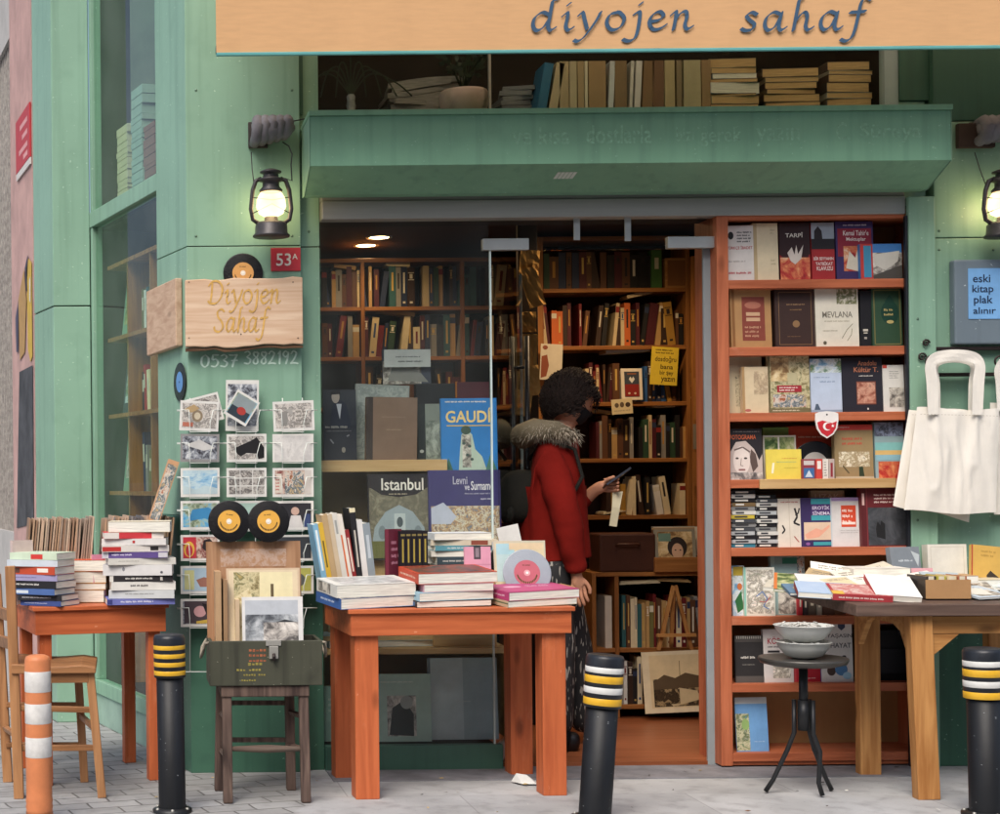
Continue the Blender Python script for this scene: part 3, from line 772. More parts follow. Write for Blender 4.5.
def spine(label, t, d, h, loc, col, roll=0, ops=(), name='book', cat='book', group=None, page=None, yaw=0):
    """a book standing with its spine to the street: one mesh, origin at the lower left of the spine"""
    q = MB(); c = PA(col) if isinstance(col, str) else col; pg = page or PAGES_T
    b = min(.002, t * .2)
    q.box(0, 0, 0, t, .002, h, c).box(0, .0021, 0, b, d, h, c).box(t - b, .0021, 0, t, d, h, c).box(b + .0001, .0022, .002, t - b - .0001, d - .003, h - .003, pg)
    decorate(q, ops, lambda u, v, k: (u * t, -.0002 - k * .00015, (1 - v) * h), t / h)
    o = q.build(name, M=Matrix.Translation(loc) @ Matrix.Rotation(R(yaw), 4, 'Z') @ Matrix.Rotation(R(roll), 4, 'Y'))
    return tag(o, label, cat, group)

def size_word(t, h, H):
    a = 'slim ' if t < .017 else ('thick ' if t > .038 else '')
    b = 'tall ' if h > H * .97 else ('short ' if h < H * .8 else '')
    return a + b

def spines(place, Y, px0, px1, z, H, pal, seed, group, tw=(.011, .036), hv=.3, leanp=.12, gapp=.04, depth=.15, flatp=0):
    """a shelf row of spines between two pixel columns"""
    rr = random.Random(seed); x = P(px0, 400, Y)[0]; xe = P(px1, 400, Y)[0]; n = 0; lean = 0
    names = list(pal)
    while x < xe - .012:
        n += 1
        t = min(rr.uniform(*tw) * (1.5 if rr.random() < .12 else 1), xe - x); h = H * (1 - hv * rr.random() ** 1.5); c = rr.choice(names); col = NAMES[c]
        if rr.random() < gapp and n > 1: x += rr.uniform(.01, .05)
        roll = 0
        if rr.random() < leanp: lean = rr.choice((-9, -6, 6, 8)); 
        elif rr.random() < .5: lean = 0
        roll = lean
        if roll > 0: x += 0
        ops = []
        k = rr.random(); ink = rr.choice(['#c9a65a', '#d8d0bc', '#2a2422', '#b8863c']) if c not in ('cream', 'white', 'beige', 'pale blue') else rr.choice(['#7a2a24', '#2b2a2c', '#35507a'])
        if k < .45: ops = [('r', .35, .15, .65, .5 + rr.random() * .2, ink)]
        elif k < .7: ops = [('r', .1, .12, .9, .14, ink), ('r', .1, .3, .9, .32, ink), ('r', .3, .16, .7, .28, ink)]
        elif k < .85: ops = [('r', .0, .08, 1, .22, rr.choice(['#8a2a26', '#2b3550', '#d9d2be']))]
        if ops and t > .02 and rr.random() < .5: ops.append(('r', .3, .86, .7, .91, ink))
        w = t * math.cos(R(roll)) + (abs(math.sin(R(roll))) * h if roll and (n == 1 or True) and abs(roll) > 0 and rr.random() < .0 else 0)
        xo = x
        if roll > 0 and n == 1: roll = 0
        spine(f'{size_word(t, h, H)}{c} book, {ordw(n)} from left {place}', t, depth * rr.uniform(.8, 1), h, (xo, Y + rr.uniform(0, .012), z + (t * math.sin(R(roll)) if roll > 0 else 0)), col, roll, ops, group=group)
        x += w + .0012
        if roll and rr.random() < .5: x += .004
    return n

def bookcase(name, label, X0, X1, Y0, Y1, Z0, Z1, zs, ups, mx, mz, th=.022, back=None, plinth=0, group=None, sideW=None):
    """zs = tops of the shelf boards, ups = middle uprights"""
    o = thing(name, label, 'bookcase', ((X0 + X1) / 2, Y0, Z0), group=group)
    O = Vector(((X0 + X1) / 2, Y0, Z0)); sw = sideW or th
    def bx(n, x0, y0, z0, x1, y1, z1, m, bevel=.002):
        MB().box(x0 - O.x, y0 - O.y, z0 - O.z, x1 - O.x, y1 - O.y, z1 - O.z, m).build(n, o, bevel=bevel)
    bx('side_panel', X0, Y0, Z0, X0 + sw, Y1, Z1, mz); bx('side_panel', X1 - th, Y0, Z0, X1, Y1, Z1, mz)
    for u in ups: bx('divider', u - th / 2, Y0 + .003, Z0, u + th / 2, Y1 - .012, Z1 - th - .001, mz)
    edges = [X0 + sw] + [u for u in ups] + [X1 - th]
    for z in zs:
        for i in range(len(edges) - 1):
            a = edges[i] + (th / 2 if i else 0) + .0005; b = edges[i + 1] - (th / 2 if i < len(edges) - 2 else 0) - .0005
            bx('shelf', a, Y0 + .001, z - th, b, Y1 - .012, z, mx)
    bx('top_board', X0 + sw + .0005, Y0 + .001, Z1 - th, X1 - th - .0005, Y1 - .012, Z1, mx)
    bx('back_panel', X0 + .002, Y1 - .01, Z0, X1 - .002, Y1, Z1 - .002, back or mx, 0)
    if plinth: bx('plinth', X0 + sw + .0005, Y0 + .012, Z0, X1 - th - .0005, Y0 + .03, Z0 + plinth, mx)
    return o

# ------------------------------------------------------------------ open bookcase beside the door
BY = -.02
cx0 = P(719, 480, BY)[0]; cx1 = RX + .11
ROWB = [280, 347, 412.5, 479, 547, 615.5, 682.5, 751.5]
RZ = [P(816, y, .01)[1] for y in ROWB]
open_case = bookcase('open_bookcase', 'orange red wooden bookcase standing open to the street beside the glass door', cx0, cx1, BY, .25, .012, P(816, 218, BY)[1] + .035, RZ, [], SHELF, SHELF_Z, th=.037, back=mat('back_board', '#b58c5c', rough=.7, var=.2, scale=3, stretch=(1, 1, .4)), sideW=P(730.5, 480, BY)[0] - cx0, plinth=RZ[7] - .04)
px_ = V(760, 489, BY - .012); px2 = V(896, 478, BY - .012)
MB().box(px_.x, BY - .014, px_.z, px2.x, BY - .001, px2.z, PALE).build('front_ledge', open_case, bevel=.002)
for o in open_case.children:
    if o.name.startswith('front_ledge'): o.location -= Vector(open_case.location)
PH1 = picture('old_photo', ['#2a2725', '#77716a', '#cfc8bb', '#e6e0d2'], 22)
PH2 = picture('street_scene', ['#3d3a2c', '#8f8259', '#cfc39a', '#6a6a44', '#b9a36a'], 26)
PH3 = picture('colour_collage', ['#5b2b25', '#c9b28a', '#3e5a6b', '#d8cfc0', '#a85b3a', '#44603d'], 24)
PH4 = picture('blue_view', ['#2d5f8f', '#7fb0cf', '#dfe6e6', '#4f7a55', '#c9b58a'], 12)
PH5 = picture('face_grey', ['#201e1f', '#6e6a68', '#c9c2ba', '#efeae2'], 16)
PH6 = picture('sepia_view', ['#4a3522', '#8f6f48', '#d6bd8c', '#eadcb8'], 14)
PH7 = picture('red_print', ['#5e1518', '#b3342f', '#d98a5a', '#e8d9be'], 14)
PH8 = picture('sketch', ['#f0ece2', '#efe9dd', '#c9c2b2', '#8a8478', '#efe9dd', '#c26a62'], 30)
PH9 = picture('garden', ['#21331f', '#4d6b3a', '#a9b27a', '#dcd3b8'], 18)
g = 'books on the open bookcase by the door'
def case(r, row, cover, label, ops=(), Y=.02, T=.025, **k):
    return face(r, Y, cover, label, ops, T, RZ[row], group=g, **k)
# top row
case((726.5, 224, 754, 280), 0, '#d8d2cc', 'white book with red title, leftmost on the open bookcase\'s top shelf', [('t', 'TÜRKÇE İBADET', .06, .36, .96, .44, '#b02a30'), ('e', .2, .18, .1, .07, '#222'), ('lines', .42, .1, .98, .32, 4, '#333338'), ('lines', .1, .82, .95, .9, 1, '#b85258'), ('lines', .1, .62, .9, .68, 1, '#a8a09c')], yaw=-4)
case((754, 222, 779, 280), 0, '#d9c9a8', 'plain cream book with yellowed pages between the white and the black red covers', [('r', 0, 0, .16, 1, '#bda67e'), ('lines', .7, .1, .92, .2, 2, '#b7a888'), ('lines', .7, .62, .92, .74, 2, '#b7a888')])
case((780.5, 222, 811, 280), 0, '#3a1a1c', 'black and red book with a white hand on its cover', [('g', [(0, .55), (.3, .7), (.5, .62), (.8, .75), (1, .5), (1, 1), (0, 1)], '#8e1d22'), ('n', .02, .6, .98, .98, PH7), ('r', 0, 0, 1, .55, '#30191a'), ('t', 'TARPÎ', .2, .16, .78, .25, '#e0d8cc'), ('g', [(.25, .52), (.4, .42), (.48, .55), (.55, .38), (.6, .54), (.78, .38), (.7, .62), (.5, .72), (.35, .66)], '#cfc4ba')])
case((812.5, 222, 835.5, 280), 0, '#a02a2c', 'red book with arch against grey sky above three white title lines', [('r', 0, 0, 1, .28, '#9aa3ad'), ('g', [(.12, .32), (.14, .14), (.3, .06), (.46, .14), (.5, .32)], '#2d2628'), ('r', 0, .28, 1, .46, '#262023'), ('t', 'BİR SEYYAHIN', .08, .58, .94, .65, '#e8ddd6'), ('t', 'TATBİKAT', .16, .67, .9, .74, '#e8ddd6'), ('t', 'KLAVUZU', .2, .76, .9, .83, '#e8ddd6')])
case((837, 221, 874.5, 280), 0, '#3a2c5c', 'violet and red book with horseman, behind the low wide travel guide', [('r', .05, .12, .95, .6, '#8f2638'), ('n', .2, .42, .95, .85, PH7), ('t', 'Kemal Tahir\'e', .2, .15, .88, .24, '#eadfd8'), ('t', 'Mektuplar', .28, .27, .8, .35, '#eadfd8'), ('lines', .2, .04, .85, .09, 1, '#d8ccd8'), ('g', [(.25, .8), (.35, .5), (.5, .62), (.6, .42), (.7, .6), (.62, .86)], '#d8cdb8')])
case((861, 244, 902.5, 279.5), 0, '#3f78b5', 'low wide blue travel guide with arena view and red spine lettering', [('n', .3, .25, 1, 1, PH1), ('g', [(.32, .3), (.95, .2), (.9, .5), (.6, .75), (.34, .6)], '#c9c4b8'), ('r', 0, 0, .3, 1, '#b53a34'), ('r', .08, .05, .26, .95, '#3e87a8'), ('g', [(.3, .9), (1, .6), (1, 1), (.3, 1)], '#4a4640')], Y=-.005, T=.03)
q = MB()
# second row
GOLD = '#b3924e'
case((731, 287, 773, 346.5), 1, '#b58a5a', 'tan leather bound volume with red brown title panel, leftmost on second shelf', [('r', .03, .02, .1, .98, '#8f6238'), ('r', .28, .14, .84, .88, '#8a4436'), ('e', .55, .28, .2, .06, '#b0705a'), ('r', .38, .4, .72, .46, '#d0a884'), ('r', .38, .49, .72, .55, '#d0a884'), ('lines', .34, .62, .78, .84, 3, '#c79878')], hard=True, T=.045, yaw=5)
case((776, 288, 815.5, 347), 1, '#3a2620', 'dark brown bound volume with thin gilt border and small gilt flower', [('l', [(.1, .06), (.92, .06), (.92, .95), (.1, .95), (.1, .06)], .008, '#8a6a48'), ('lines', .3, .25, .78, .29, 1, '#9a7a58'), ('lines', .38, .34, .7, .38, 1, '#8a6a48'), ('e', .53, .6, .09, .06, '#8a6a48'), ('lines', .3, .8, .75, .83, 1, '#7a5a40')], hard=True, T=.045)
case((816.5, 285.5, 859.5, 347), 1, '#dcd6c4', 'white book with dark title and olive floral drawing in the corners', [('n', .5, .01, .97, .3, picture('floral', ['#ddd7c5', '#ddd7c5', '#8a8a62', '#5d6142', '#d6d0ba'], 46)), ('t', 'MEVLANA', .16, .42, .86, .52, '#7a7466'), ('lines', .2, .56, .8, .6, 1, '#b0a68e'), ('l', [(.6, .86), (.72, .72), (.86, .62)], .01, '#8a8668'), ('l', [(.72, .9), (.82, .8), (.84, .7)], .01, '#8a8668'), ('e', .2, .93, .04, .03, '#5a5644'), ('lines', .16, .72, .55, .75, 1, '#a59c86')], hard=True, T=.03)
spine('black upright spine between the white floral and the green bound volumes', .048, .16, .245, V(860.5, 347, .03) * 1, '#1b1a1e', ops=[('r', .25, .68, .7, .72, '#cfc8b8'), ('r', .35, .82, .6, .86, '#a8a298'), ('r', .3, .74, .65, .76, '#cfc8b8')], group=g)
case((873, 287, 903, 346), 1, '#2d4a34', 'green bound volume with gilt frame and dark green medallion, rightmost on second shelf', [('l', [(.08, .04), (.94, .04), (.94, .96), (.08, .96), (.08, .04)], .02, '#6f6a3e'), ('e', .6, .42, .3, .2, '#123a2c'), ('g', [(.45, .22), (.6, .12), (.75, .22), (.75, .3), (.45, .3)], '#123a2c'), ('lines', .4, .34, .8, .5, 2, '#b5a56a'), ('e', .6, .58, .12, .03, '#b5a56a')], hard=True, T=.045)
# third row
case((729.5, 355, 763, 413), 2, '#cbbd9c', 'pale beige book with dark ornament column behind a cream booklet', [('n', .2, .34, .55, .88, picture('ornament', ['#2b2824', '#cbbd9c', '#4a443c'], 60))], Y=.05)
case((743, 367, 769, 413.5), 2, '#d3bf9c', 'worn cream booklet with faded floral cover, leaning in front on third shelf', [('n', .45, .1, .98, .6, picture('faded', ['#d6c4a2', '#d3bf9c', '#a58e72', '#d9c9aa'], 24)), ('r', 0, 0, .1, 1, '#ac8a5e'), ('e', .2, .94, .12, .03, '#b0645a')], Y=.012)
case((769.5, 355, 810.5, 412.5), 2, PH2, 'olive book of old street pictures with small red title label', [('r', 0, 0, .04, 1, '#6d6445'), ('r', .2, .52, .8, .64, '#9d2832'), ('lines', .26, .54, .74, .63, 2, '#e6d8cc'), ('n', .1, .68, .9, .9, PH3), ('r', 0, .92, 1, 1, '#6f6748'), ('lines', .08, .94, .9, .98, 1, '#d9d0b4'), ('n', .06, .04, .5, .45, PH6), ('r', .46, .3, .7, .5, '#b9b08a')])
case((811.5, 358, 842.5, 412), 2, '#b9c6d8', 'pale blue book with coast painting across its top', [('n', 0, 0, 1, .26, PH4), ('lines', .3, .4, .9, .46, 1, '#8294b0'), ('lines', .1, .33, .7, .37, 1, '#8294b0'), ('g', [(.1, .95), (.15, .84), (.22, .84), (.3, .95)], '#4a5a6c'), ('r', 0, .95, 1, 1, '#8a9aac')])
case((843, 357, 883.5, 412), 2, '#23212a', 'black book with orange title above a reddish relief photograph', [('t', 'Anadolu', .4, .06, .86, .15, '#c07a58'), ('t', 'Kültür T.', .3, .18, .9, .27, '#c07a58'), ('lines', .42, .32, .8, .36, 1, '#c9c2ba'), ('r', .35, .44, .83, .86, '#7a4638'), ('n', .37, .46, .81, .84, picture('relief', ['#3a1d18', '#a0604c', '#d0a088', '#5a2c24'], 22)), ('e', .62, .94, .02, .02, '#c9c2ba')], T=.04)
case((884, 365, 905, 412), 2, '#d6d3cb', 'narrow white book with red corner and grey village drawing below', [('r', 0, 0, .2, .07, '#c04a3c'), ('lines', .3, .12, .85, .3, 4, '#8f8c86'), ('n', .28, .48, .98, .9, PH1)], Y=.015)
# fourth row
DSC = picture('portrait_tones', ['#57504e', '#b8a9a0', '#e4d8cf', '#d8c8be'], 9)
case((730.5, 428, 763, 479), 3, '#262225', 'black magazine with a pale woman\'s portrait and orange title', [('lines', .12, .04, .95, .08, 1, '#8f8a86'), ('t', 'FOTOGRAMA', .02, .12, .82, .21, '#c2603a'), ('g', [(0, .9), (.02, .45), (.2, .26), (.5, .24), (.75, .4), (.9, .62), (1, .5), (1, .9)], '#bfb0a8'), ('g', [(.66, .4), (.8, .5), (.86, .74), (.7, .86), (.6, .6)], '#5a4a44'), ('e', .36, .62, .26, .28, '#dccfc6'), ('l', [(.14, .42), (.4, .36), (.62, .46)], .03, '#6a5a54'), ('e', .22, .58, .05, .02, '#4a403c'), ('e', .48, .58, .05, .02, '#4a403c'), ('l', [(.35, .58), (.32, .72), (.4, .73)], .012, '#8a766c'), ('r', .26, .79, .46, .82, '#8a5a58'), ('n', 0, .86, 1, 1, PH5)], T=.012)
case((764, 427, 790, 479), 3, '#6f9448', 'leaf green book mostly hidden behind the yellow booklet', Y=.09, name='book')
case((764, 435, 797, 479), 3, '#cfcbbd', 'white book with row of small garden pictures, behind the yellow booklet', [('n', .05, .04, .95, .35, PH9), ('r', .45, .04, .5, .35, '#e6e2d6')], Y=.06)
case((766.5, 449, 802, 479), 3, '#e0cb55', 'bright yellow booklet with white slip and thin red title line', [('lines', .45, .28, .95, .33, 1, '#c9703c'), ('lines', .3, .4, .95, .45, 1, '#7fae8c'), ('g', [(.14, .8), (.18, .45), (.24, .45), (.2, .8)], '#efe8c8'), ('lines', .5, .6, .9, .64, 1, '#b8a040')], Y=.005, T=.008)
case((788, 425, 834, 478), 3, '#c04628', 'orange red record sleeve with white title line on fourth shelf', [('lines', .25, .18, .95, .24, 1, '#e0b8a0'), ('r', 0, 0, 1, .04, '#a83a20')], Y=.10, T=.006, name='record_sleeve', cat='record sleeve')
case((835.5, 424, 874, 478), 3, '#96805a', 'khaki book with red band and drawing of two pale flowers', [('r', 0, 0, 1, .1, '#c4443c'), ('lines', .06, .03, .45, .07, 1, '#e8c8b8'), ('lines', .2, .22, .8, .4, 2, '#b8503c'), ('n', .1, .5, .9, .78, picture('flowers', ['#3a3426', '#dcd2b4', '#96805a', '#efe6cc', '#5a5038'], 30)), ('g', [(.62, .78), (.72, .78), (.76, .98), (.62, .98)], '#2c3a26'), ('l', [(.2, .76), (.36, .9)], .02, '#5a5038'), ('r', .0, .96, 1, 1, '#b7ac90')], T=.03)
case((876, 423, 905, 479), 3, '#8fa6a8', 'striped pale blue book with red leaves, half behind the tote bag', [('n', 0, 0, 1, .25, picture('bird_tree', ['#8d98b0', '#8d98b0', '#3a3c48', '#a9b4c4'], 34)), ('r', 0, .36, 1, .5, '#7fb8b4'), ('r', 0, .5, 1, .58, '#d3b070'), ('r', 0, .58, 1, .68, '#8ab4c0'), ('n', .1, .7, 1, 1, PH7)])
def vinyl(label, loc, r, rot=(0, 0, 0), lab='#d99a2e', body=None, ring=None, group=None, M=None):
    """a record standing on edge, facing the street, origin at its centre"""
    o = thing('record', label, 'record', loc, rot, group, M)
    B_ = body or mat('vinyl', '#131214', rough=.25, var=.3, scale=3, bump=.5, bscale=300)
    FR = Matrix.Rotation(R(90), 4, 'X')
    MB().lathe([(.004, .0012), (r * .96, .0010), (r, .0004), (r, -.0004), (r * .96, -.0010), (.004, -.0012)], B_, 48, FR).build('disc', o)
    q = MB(); L = PA(lab) if isinstance(lab, str) else lab; lr = r * .54
    q.add([(lr * math.cos(j * math.pi / 16), -.0016, lr * math.sin(j * math.pi / 16)) for j in range(32)], [tuple(range(32))], L)
    mp = lambda u, v, k: ((u * 2 - 1) * lr, -.0017 - k * .00012, (1 - v * 2) * lr)
    if ring: decorate(q, [('e', .5, .5, .12, .12, ring[0]), ('lines', .34, .16, .66, .25, 1, '#4a3a1c')] , mp)
    k = 0
    if ring:
        for j in range(15):
            a = R(196 + j * 10.5); decorate(q, [('e', .5 + .38 * math.cos(a), .5 - .38 * math.sin(a), .026, .05, '#5a4420')], mp)
    decorate(q, [('e', .5, .5, .05, .05, '#f2efe6' if ring else '#111')], lambda u, v, k: mp(u, v, 8 + k))
    q.build('paper_label', o)
    return o
vinyl('black single standing before the orange red sleeve on the open bookcase', V(815, 465, .06), .105, lab='#b9b4ac')
for i, (a, b, c, l) in enumerate(((802.5, 815.5, '#8c3a44', 'small red and blue cassette box in front of the black single'), (816, 822.5, '#c8453c', 'slim bright red cassette box between two others on the fourth shelf'), (823, 828.5, '#ddd6cc', 'slim white cassette box beside the red one on the fourth shelf'), (829, 834.5, '#b9a8a0', 'slim cassette box with dark red stripe before the khaki book'))):
    face((a, 458, b, 478), -.01, c, l, [[('r', .1, .08, .9, .3, '#c9c0bc'), ('r', .1, .45, .9, .95, '#3f6a9c'), ('g', [(.2, .9), (.5, .55), (.8, .9)], '#c9d4de')], [('r', .2, .1, .8, .5, '#e8dcd4')], [('lines', .2, .1, .8, .9, 6, '#8a7f78')], [('r', .3, .2, .7, .9, '#8a2a34')]][i], T=.018, z=RZ[3], lean=0, name='cassette', cat='cassette', group='cassettes on the fourth shelf')
# shield pennant hung on the shelf edge
q = MB(); M_ = V(827, 425, BY - .008)
SH = [(-.049, .05), (-.03, .057), (0, .06), (.03, .057), (.049, .05), (.05, .02), (.044, -.015), (.028, -.04), (0, -.058), (-.028, -.04), (-.044, -.015), (-.05, .02)]
q.prism(SH, 0, .006, PA('#e6e1dc'))
q.prism([(x * .86, z * .86) for x, z in SH if z < .04 and z > -.1 or False] and [(-.042, .012), (-.02, .02), (0, .014), (.022, .008), (.042, .016), (.037, -.013), (.024, -.034), (0, -.05), (-.024, -.034), (-.037, -.013)], -.0016, -.0002, PA('#c32a34'))
q.add([(.0 + .018 * math.cos(R(a)), -.0022, -.006 + .018 * math.sin(R(a))) for a in range(40, 325, 12)] + [(.006 + .014 * math.cos(R(a)), -.0022, -.006 + .014 * math.sin(R(a))) for a in range(312, 45, -12)], [tuple(range(24 + 23))], PA('#f0ece8'))
q.add([(.024 + (.008 if k % 2 == 0 else .0035) * math.cos(R(90 + 36 * k)), -.0024, -.004 + (.008 if k % 2 == 0 else .0035) * math.sin(R(90 + 36 * k))) for k in range(10)], [tuple(range(10))], PA('#f0ece8'))
q.add([(.004 * math.cos(R(a)), -.0005, .045 + .004 * math.sin(R(a))) for a in range(0, 360, 30)], [tuple(range(12))], IRON)
tag(q.build('shield_pennant', loc=M_), 'small white and red shield with crescent and star hung on shelf edge', 'pennant')
# fifth row: two stacks of music cases, then books
CDC = [('black', '#2a292b'), ('grey', '#8a8a88'), ('white', '#d2d0c8'), ('brown', '#7a6548'), ('dark grey', '#4a4c50'), ('yellow', '#c9b348'), ('silver', '#b4b8b8'), ('teal', '#3f8296')]
for s_, (a, b, top, pick) in enumerate(((732, 755.5, 490, [0, 2, 0, 3, 1, 2, 5, 4, 1, 4, 6, 0, 6, 7]), (757, 777.5, 494.5, [0, 4, 2, 0, 6, 0, 2, 0, 1, 2, 0, 6, 0]))):
    n = len(pick); zt_ = P((a + b) / 2, top, .02)[1]; hh = (zt_ - RZ[4]) / n; xa, xb = P(a, 520, .02)[0], P(b, 520, .02)[0]; rr = random.Random(s_)
    for i, c in enumerate(pick):
        nm, hx = CDC[c]; z = zt_ - hh * (i + 1); j = rr.uniform(-.004, .004)
        q = MB().box(-(xb - xa) / 2, 0, 0, (xb - xa) / 2, .12, hh * .9, mat('case_' + hx, hx, rough=.2, var=.1)).box(-(xb - xa) / 2 - .001, .003, hh * .25, (xb - xa) / 2 + .001, .121, hh * .7, mat('clear_case', '#b7bcbc', rough=.15))
        q.box(-(xb - xa) * .35, -.0008, hh * .25, (xb - xa) * (.0 if i % 2 else .2), -.0003, hh * .65, PA('#d8d5cc' if c in (0, 3, 4, 7) else '#3a3a3e'))
        tag(q.build('music_case', loc=((xa + xb) / 2 + j, .02 + rr.uniform(0, .008), z)), f'{nm} music case, {ordw(i + 1)} from top of the {"left" if s_ == 0 else "right"} case stack on fifth shelf', 'disc case', 'music cases stacked on the fifth shelf')
case((812.5, 491.5, 846, 547), 4, '#c4b795', 'tall beige book with white capitals, behind the purple and the white covers', [('t', 'UZAK', .12, .06, .85, .16, '#e8e2d2')], Y=.07)
case((778.5, 499.5, 801.5, 548), 4, '#d8cfc0', 'pale book with black brush calligraphy beside the case stacks', [('lines', .15, .05, .95, .1, 1, '#a8524c'), ('l', [(.75, .2), (.85, .38), (.7, .5), (.95, .55)], .04, '#2a2626'), ('l', [(.78, .35), (.9, .3), (.95, .2)], .03, '#2a2626'), ('l', [(.2, .55), (.3, .65), (.18, .72)], .03, '#2a2626'), ('l', [(.5, 0), (.52, 1)], .008, '#b8ac98'), ('l', [(.7, .78), (.9, .9)], .02, '#a8524c')])
case((801.5, 499, 831.5, 548), 4, '#372a58', 'purple and teal book with pale hands picture and white capitals', [('r', .36, .02, 1, .46, '#3f9aa4'), ('r', .36, .13, 1, .36, '#4a2f6a'), ('t', 'EROTİK', .4, .15, .98, .24, '#e4dcec'), ('t', 'SİNEMA', .4, .26, .98, .35, '#e4dcec'), ('r', .1, .5, 1, .86, '#d8bda4'), ('g', [(.12, .75), (.5, .62), (.7, .66), (.95, .55), (.96, .6), (.6, .8), (.2, .84)], '#e2a58c'), ('r', .4, .9, 1, .97, '#3f9aa4'), ('e', .22, .94, .07, .03, '#8a5a9a')])
case((831.5, 499, 861, 548), 4, '#d3cfcc', 'white book with lilac top band and orange title square', [('r', 0, 0, 1, .07, '#a58fbe'), ('r', .36, .16, .86, .6, '#cf4a2c'), ('lines', .4, .22, .84, .55, 3, '#f0d8cc'), ('r', .38, .5, .84, .55, '#f0d8cc'), ('lines', .32, .65, .95, .74, 2, '#b8b2b0'), ('r', 0, .0, .04, 1, '#b9c4cc')])
case((862.5, 489, 909, 548), 4, '#5f1d22', 'large dark red photo book with black and white figures below the title', [('n', .14, .34, 1, .98, picture('dark_plain', ['#2a2b2e', '#3a3c40', '#55575c', '#6a6c70'], 7)), ('g', [(.3, .7), (.34, .58), (.4, .64), (.42, .56), (.5, .62), (.5, .88), (.32, .84)], '#1c1c1e'), ('lines', .28, .1, .92, .28, 3, '#d8c0b8'), ('r', 0, 0, .1, 1, '#541a1e'), ('r', .02, .1, .07, .3, '#c9a8a0'), ('r', .11, .02, .13, 1, '#7a3438')], T=.04, Y=-.005)
# sixth row
case((733, 566, 745.5, 616), 5, PH4, 'narrow comic album with blue and green picture, leftmost on sixth shelf', [('g', [(.2, .7), (.7, .5), (.9, .85), (.4, .95)], '#2f6a3c'), ('e', .6, .42, .2, .07, '#c9703c'), ('r', .1, .02, .9, .2, '#b9a23c')], Y=.03)
case((745, 567, 775, 615.5), 5, '#d5d4c6', 'white album covered in fine coloured sketches with a turquoise edge', [('n', .1, .05, .96, .95, PH8), ('r', 0, 0, .07, 1, '#8fc4b4'), ('l', [(.4, .6), (.6, .5), (.75, .65), (.62, .8), (.8, .86)], .02, '#5a7aae'), ('l', [(.5, .7), (.7, .72), (.86, .6)], .015, '#b8504a'), ('l', [(.2, .2), (.4, .12), (.7, .2)], .012, '#9aa08a')], Y=.01, yaw=-5)
case((772, 556, 806, 615.5), 5, '#9ab4b0', 'grey green album with street pictures, behind the dark tabletop\'s left corner', [('n', .2, .3, .95, .98, PH1), ('r', .35, .04, .78, .14, '#3f8a74'), ('r', 0, 0, .12, 1, '#a9c4c0'), ('n', .78, .02, .98, .3, PH3)], Y=.04)
rr = random.Random(5)
for i, (a, b, t, c, n) in enumerate(((798.5, 802.5, 594, '#b8303a', 'bright red spine'), (803.5, 808, 596, '#3a2f30', 'dark brown spine'), (808.5, 816, 590, '#55493f', 'grey brown spine'), (817, 822, 596, '#8a8378', 'stone grey spine'), (823, 834, 592, '#4a3228', 'broad chestnut spine'), (835, 846, 590, '#6a4a34', 'broad tan spine'))):
    s = SC(.02); p = V(a, 616, .02); p.z = RZ[5]
    spine(f'{n} on the sixth shelf, seen under the dark tabletop edge', (b - a) / s, .15, (616 - t + 6) / s, p, c, ops=[('r', .3, .3, .7, .7, '#c9bda8')], group=g)
# seventh row
case((736, 635, 764, 682), 6, '#2c2a2b', 'black spiral notebook with white lettering, leftmost on seventh shelf', [('lines', .2, .42, .8, .52, 1, '#c9c4bc'), ('lines', .25, .6, .8, .64, 1, '#8a8680'), ('r', 0, .86, 1, 1, '#55514e'), ('r', 0, 0, 1, .14, '#4a4644')] + [('r', .06 + .075 * i, .01, .09 + .075 * i, .07, '#b4b0a8') for i in range(12)], T=.015, name='notebook', cat='notebook')
case((764.5, 629.5, 794, 682.5), 6, '#d6cfcb', 'white book with tall red title, behind the small black table', [('t', 'KÖR', .14, .14, .6, .28, '#b02a3c'), ('lines', .14, .31, .9, .36, 1, '#4a4446'), ('r', .14, .4, .55, .44, '#2c2a2c'), ('n', .3, .55, .9, .92, PH8)])
case((793.5, 650, 823, 682.5), 6, '#ae2030', 'red book lying upright behind the black table post', [('lines', .5, .86, .8, .92, 1, '#e4c4c0'), ('r', 0, 0, .1, 1, '#c94a50'), ('r', .92, 0, 1, 1, '#3a3f7a')], Y=.03)
case((822.5, 621, 853.5, 682.5), 6, '#d8d6d2', 'white book with grey capitals and blue paper flowers beside the pine leg', [('t', 'YAŞASIN', .18, .22, 1.0, .3, '#55565c'), ('t', 'HAYAT', .3, .37, .96, .45, '#55565c'), ('g', [(.55, .02), (.78, .02), (.78, .12), (.66, .17), (.55, .12)], '#39405a'), ('e', .3, .82, .14, .08, '#4a3a34'), ('e', .62, .8, .2, .1, '#4f7fae'), ('e', .8, .9, .14, .06, '#9cc4da'), ('e', .45, .62, .07, .04, '#5a5c62'), ('e', .72, .6, .07, .03, '#3a3c44'), ('l', [(.3, .6), (.5, .75), (.8, .7)], .015, '#7a7c80')])
q = MB().box(-.09, 0, 0, .09, .14, .22, mat('black_cloth', '#16171c', rough=.8, var=.3, bump=.5, bscale=20)).box(-.085, -.008, .03, .085, -.0005, .14, mat('black_cloth2', '#1d1e25', rough=.7))
q.tube([(-.05, -.004, .2), (-.04, -.01, .25), (.04, -.01, .25), (.05, -.004, .2)], .006, BLACK, 8)
tag(q.build('black_bag', loc=(P(888, 650, .05)[0], .05, RZ[6]), bevel=.012), 'black cloth bag on the seventh shelf behind the pine trestle', 'bag')
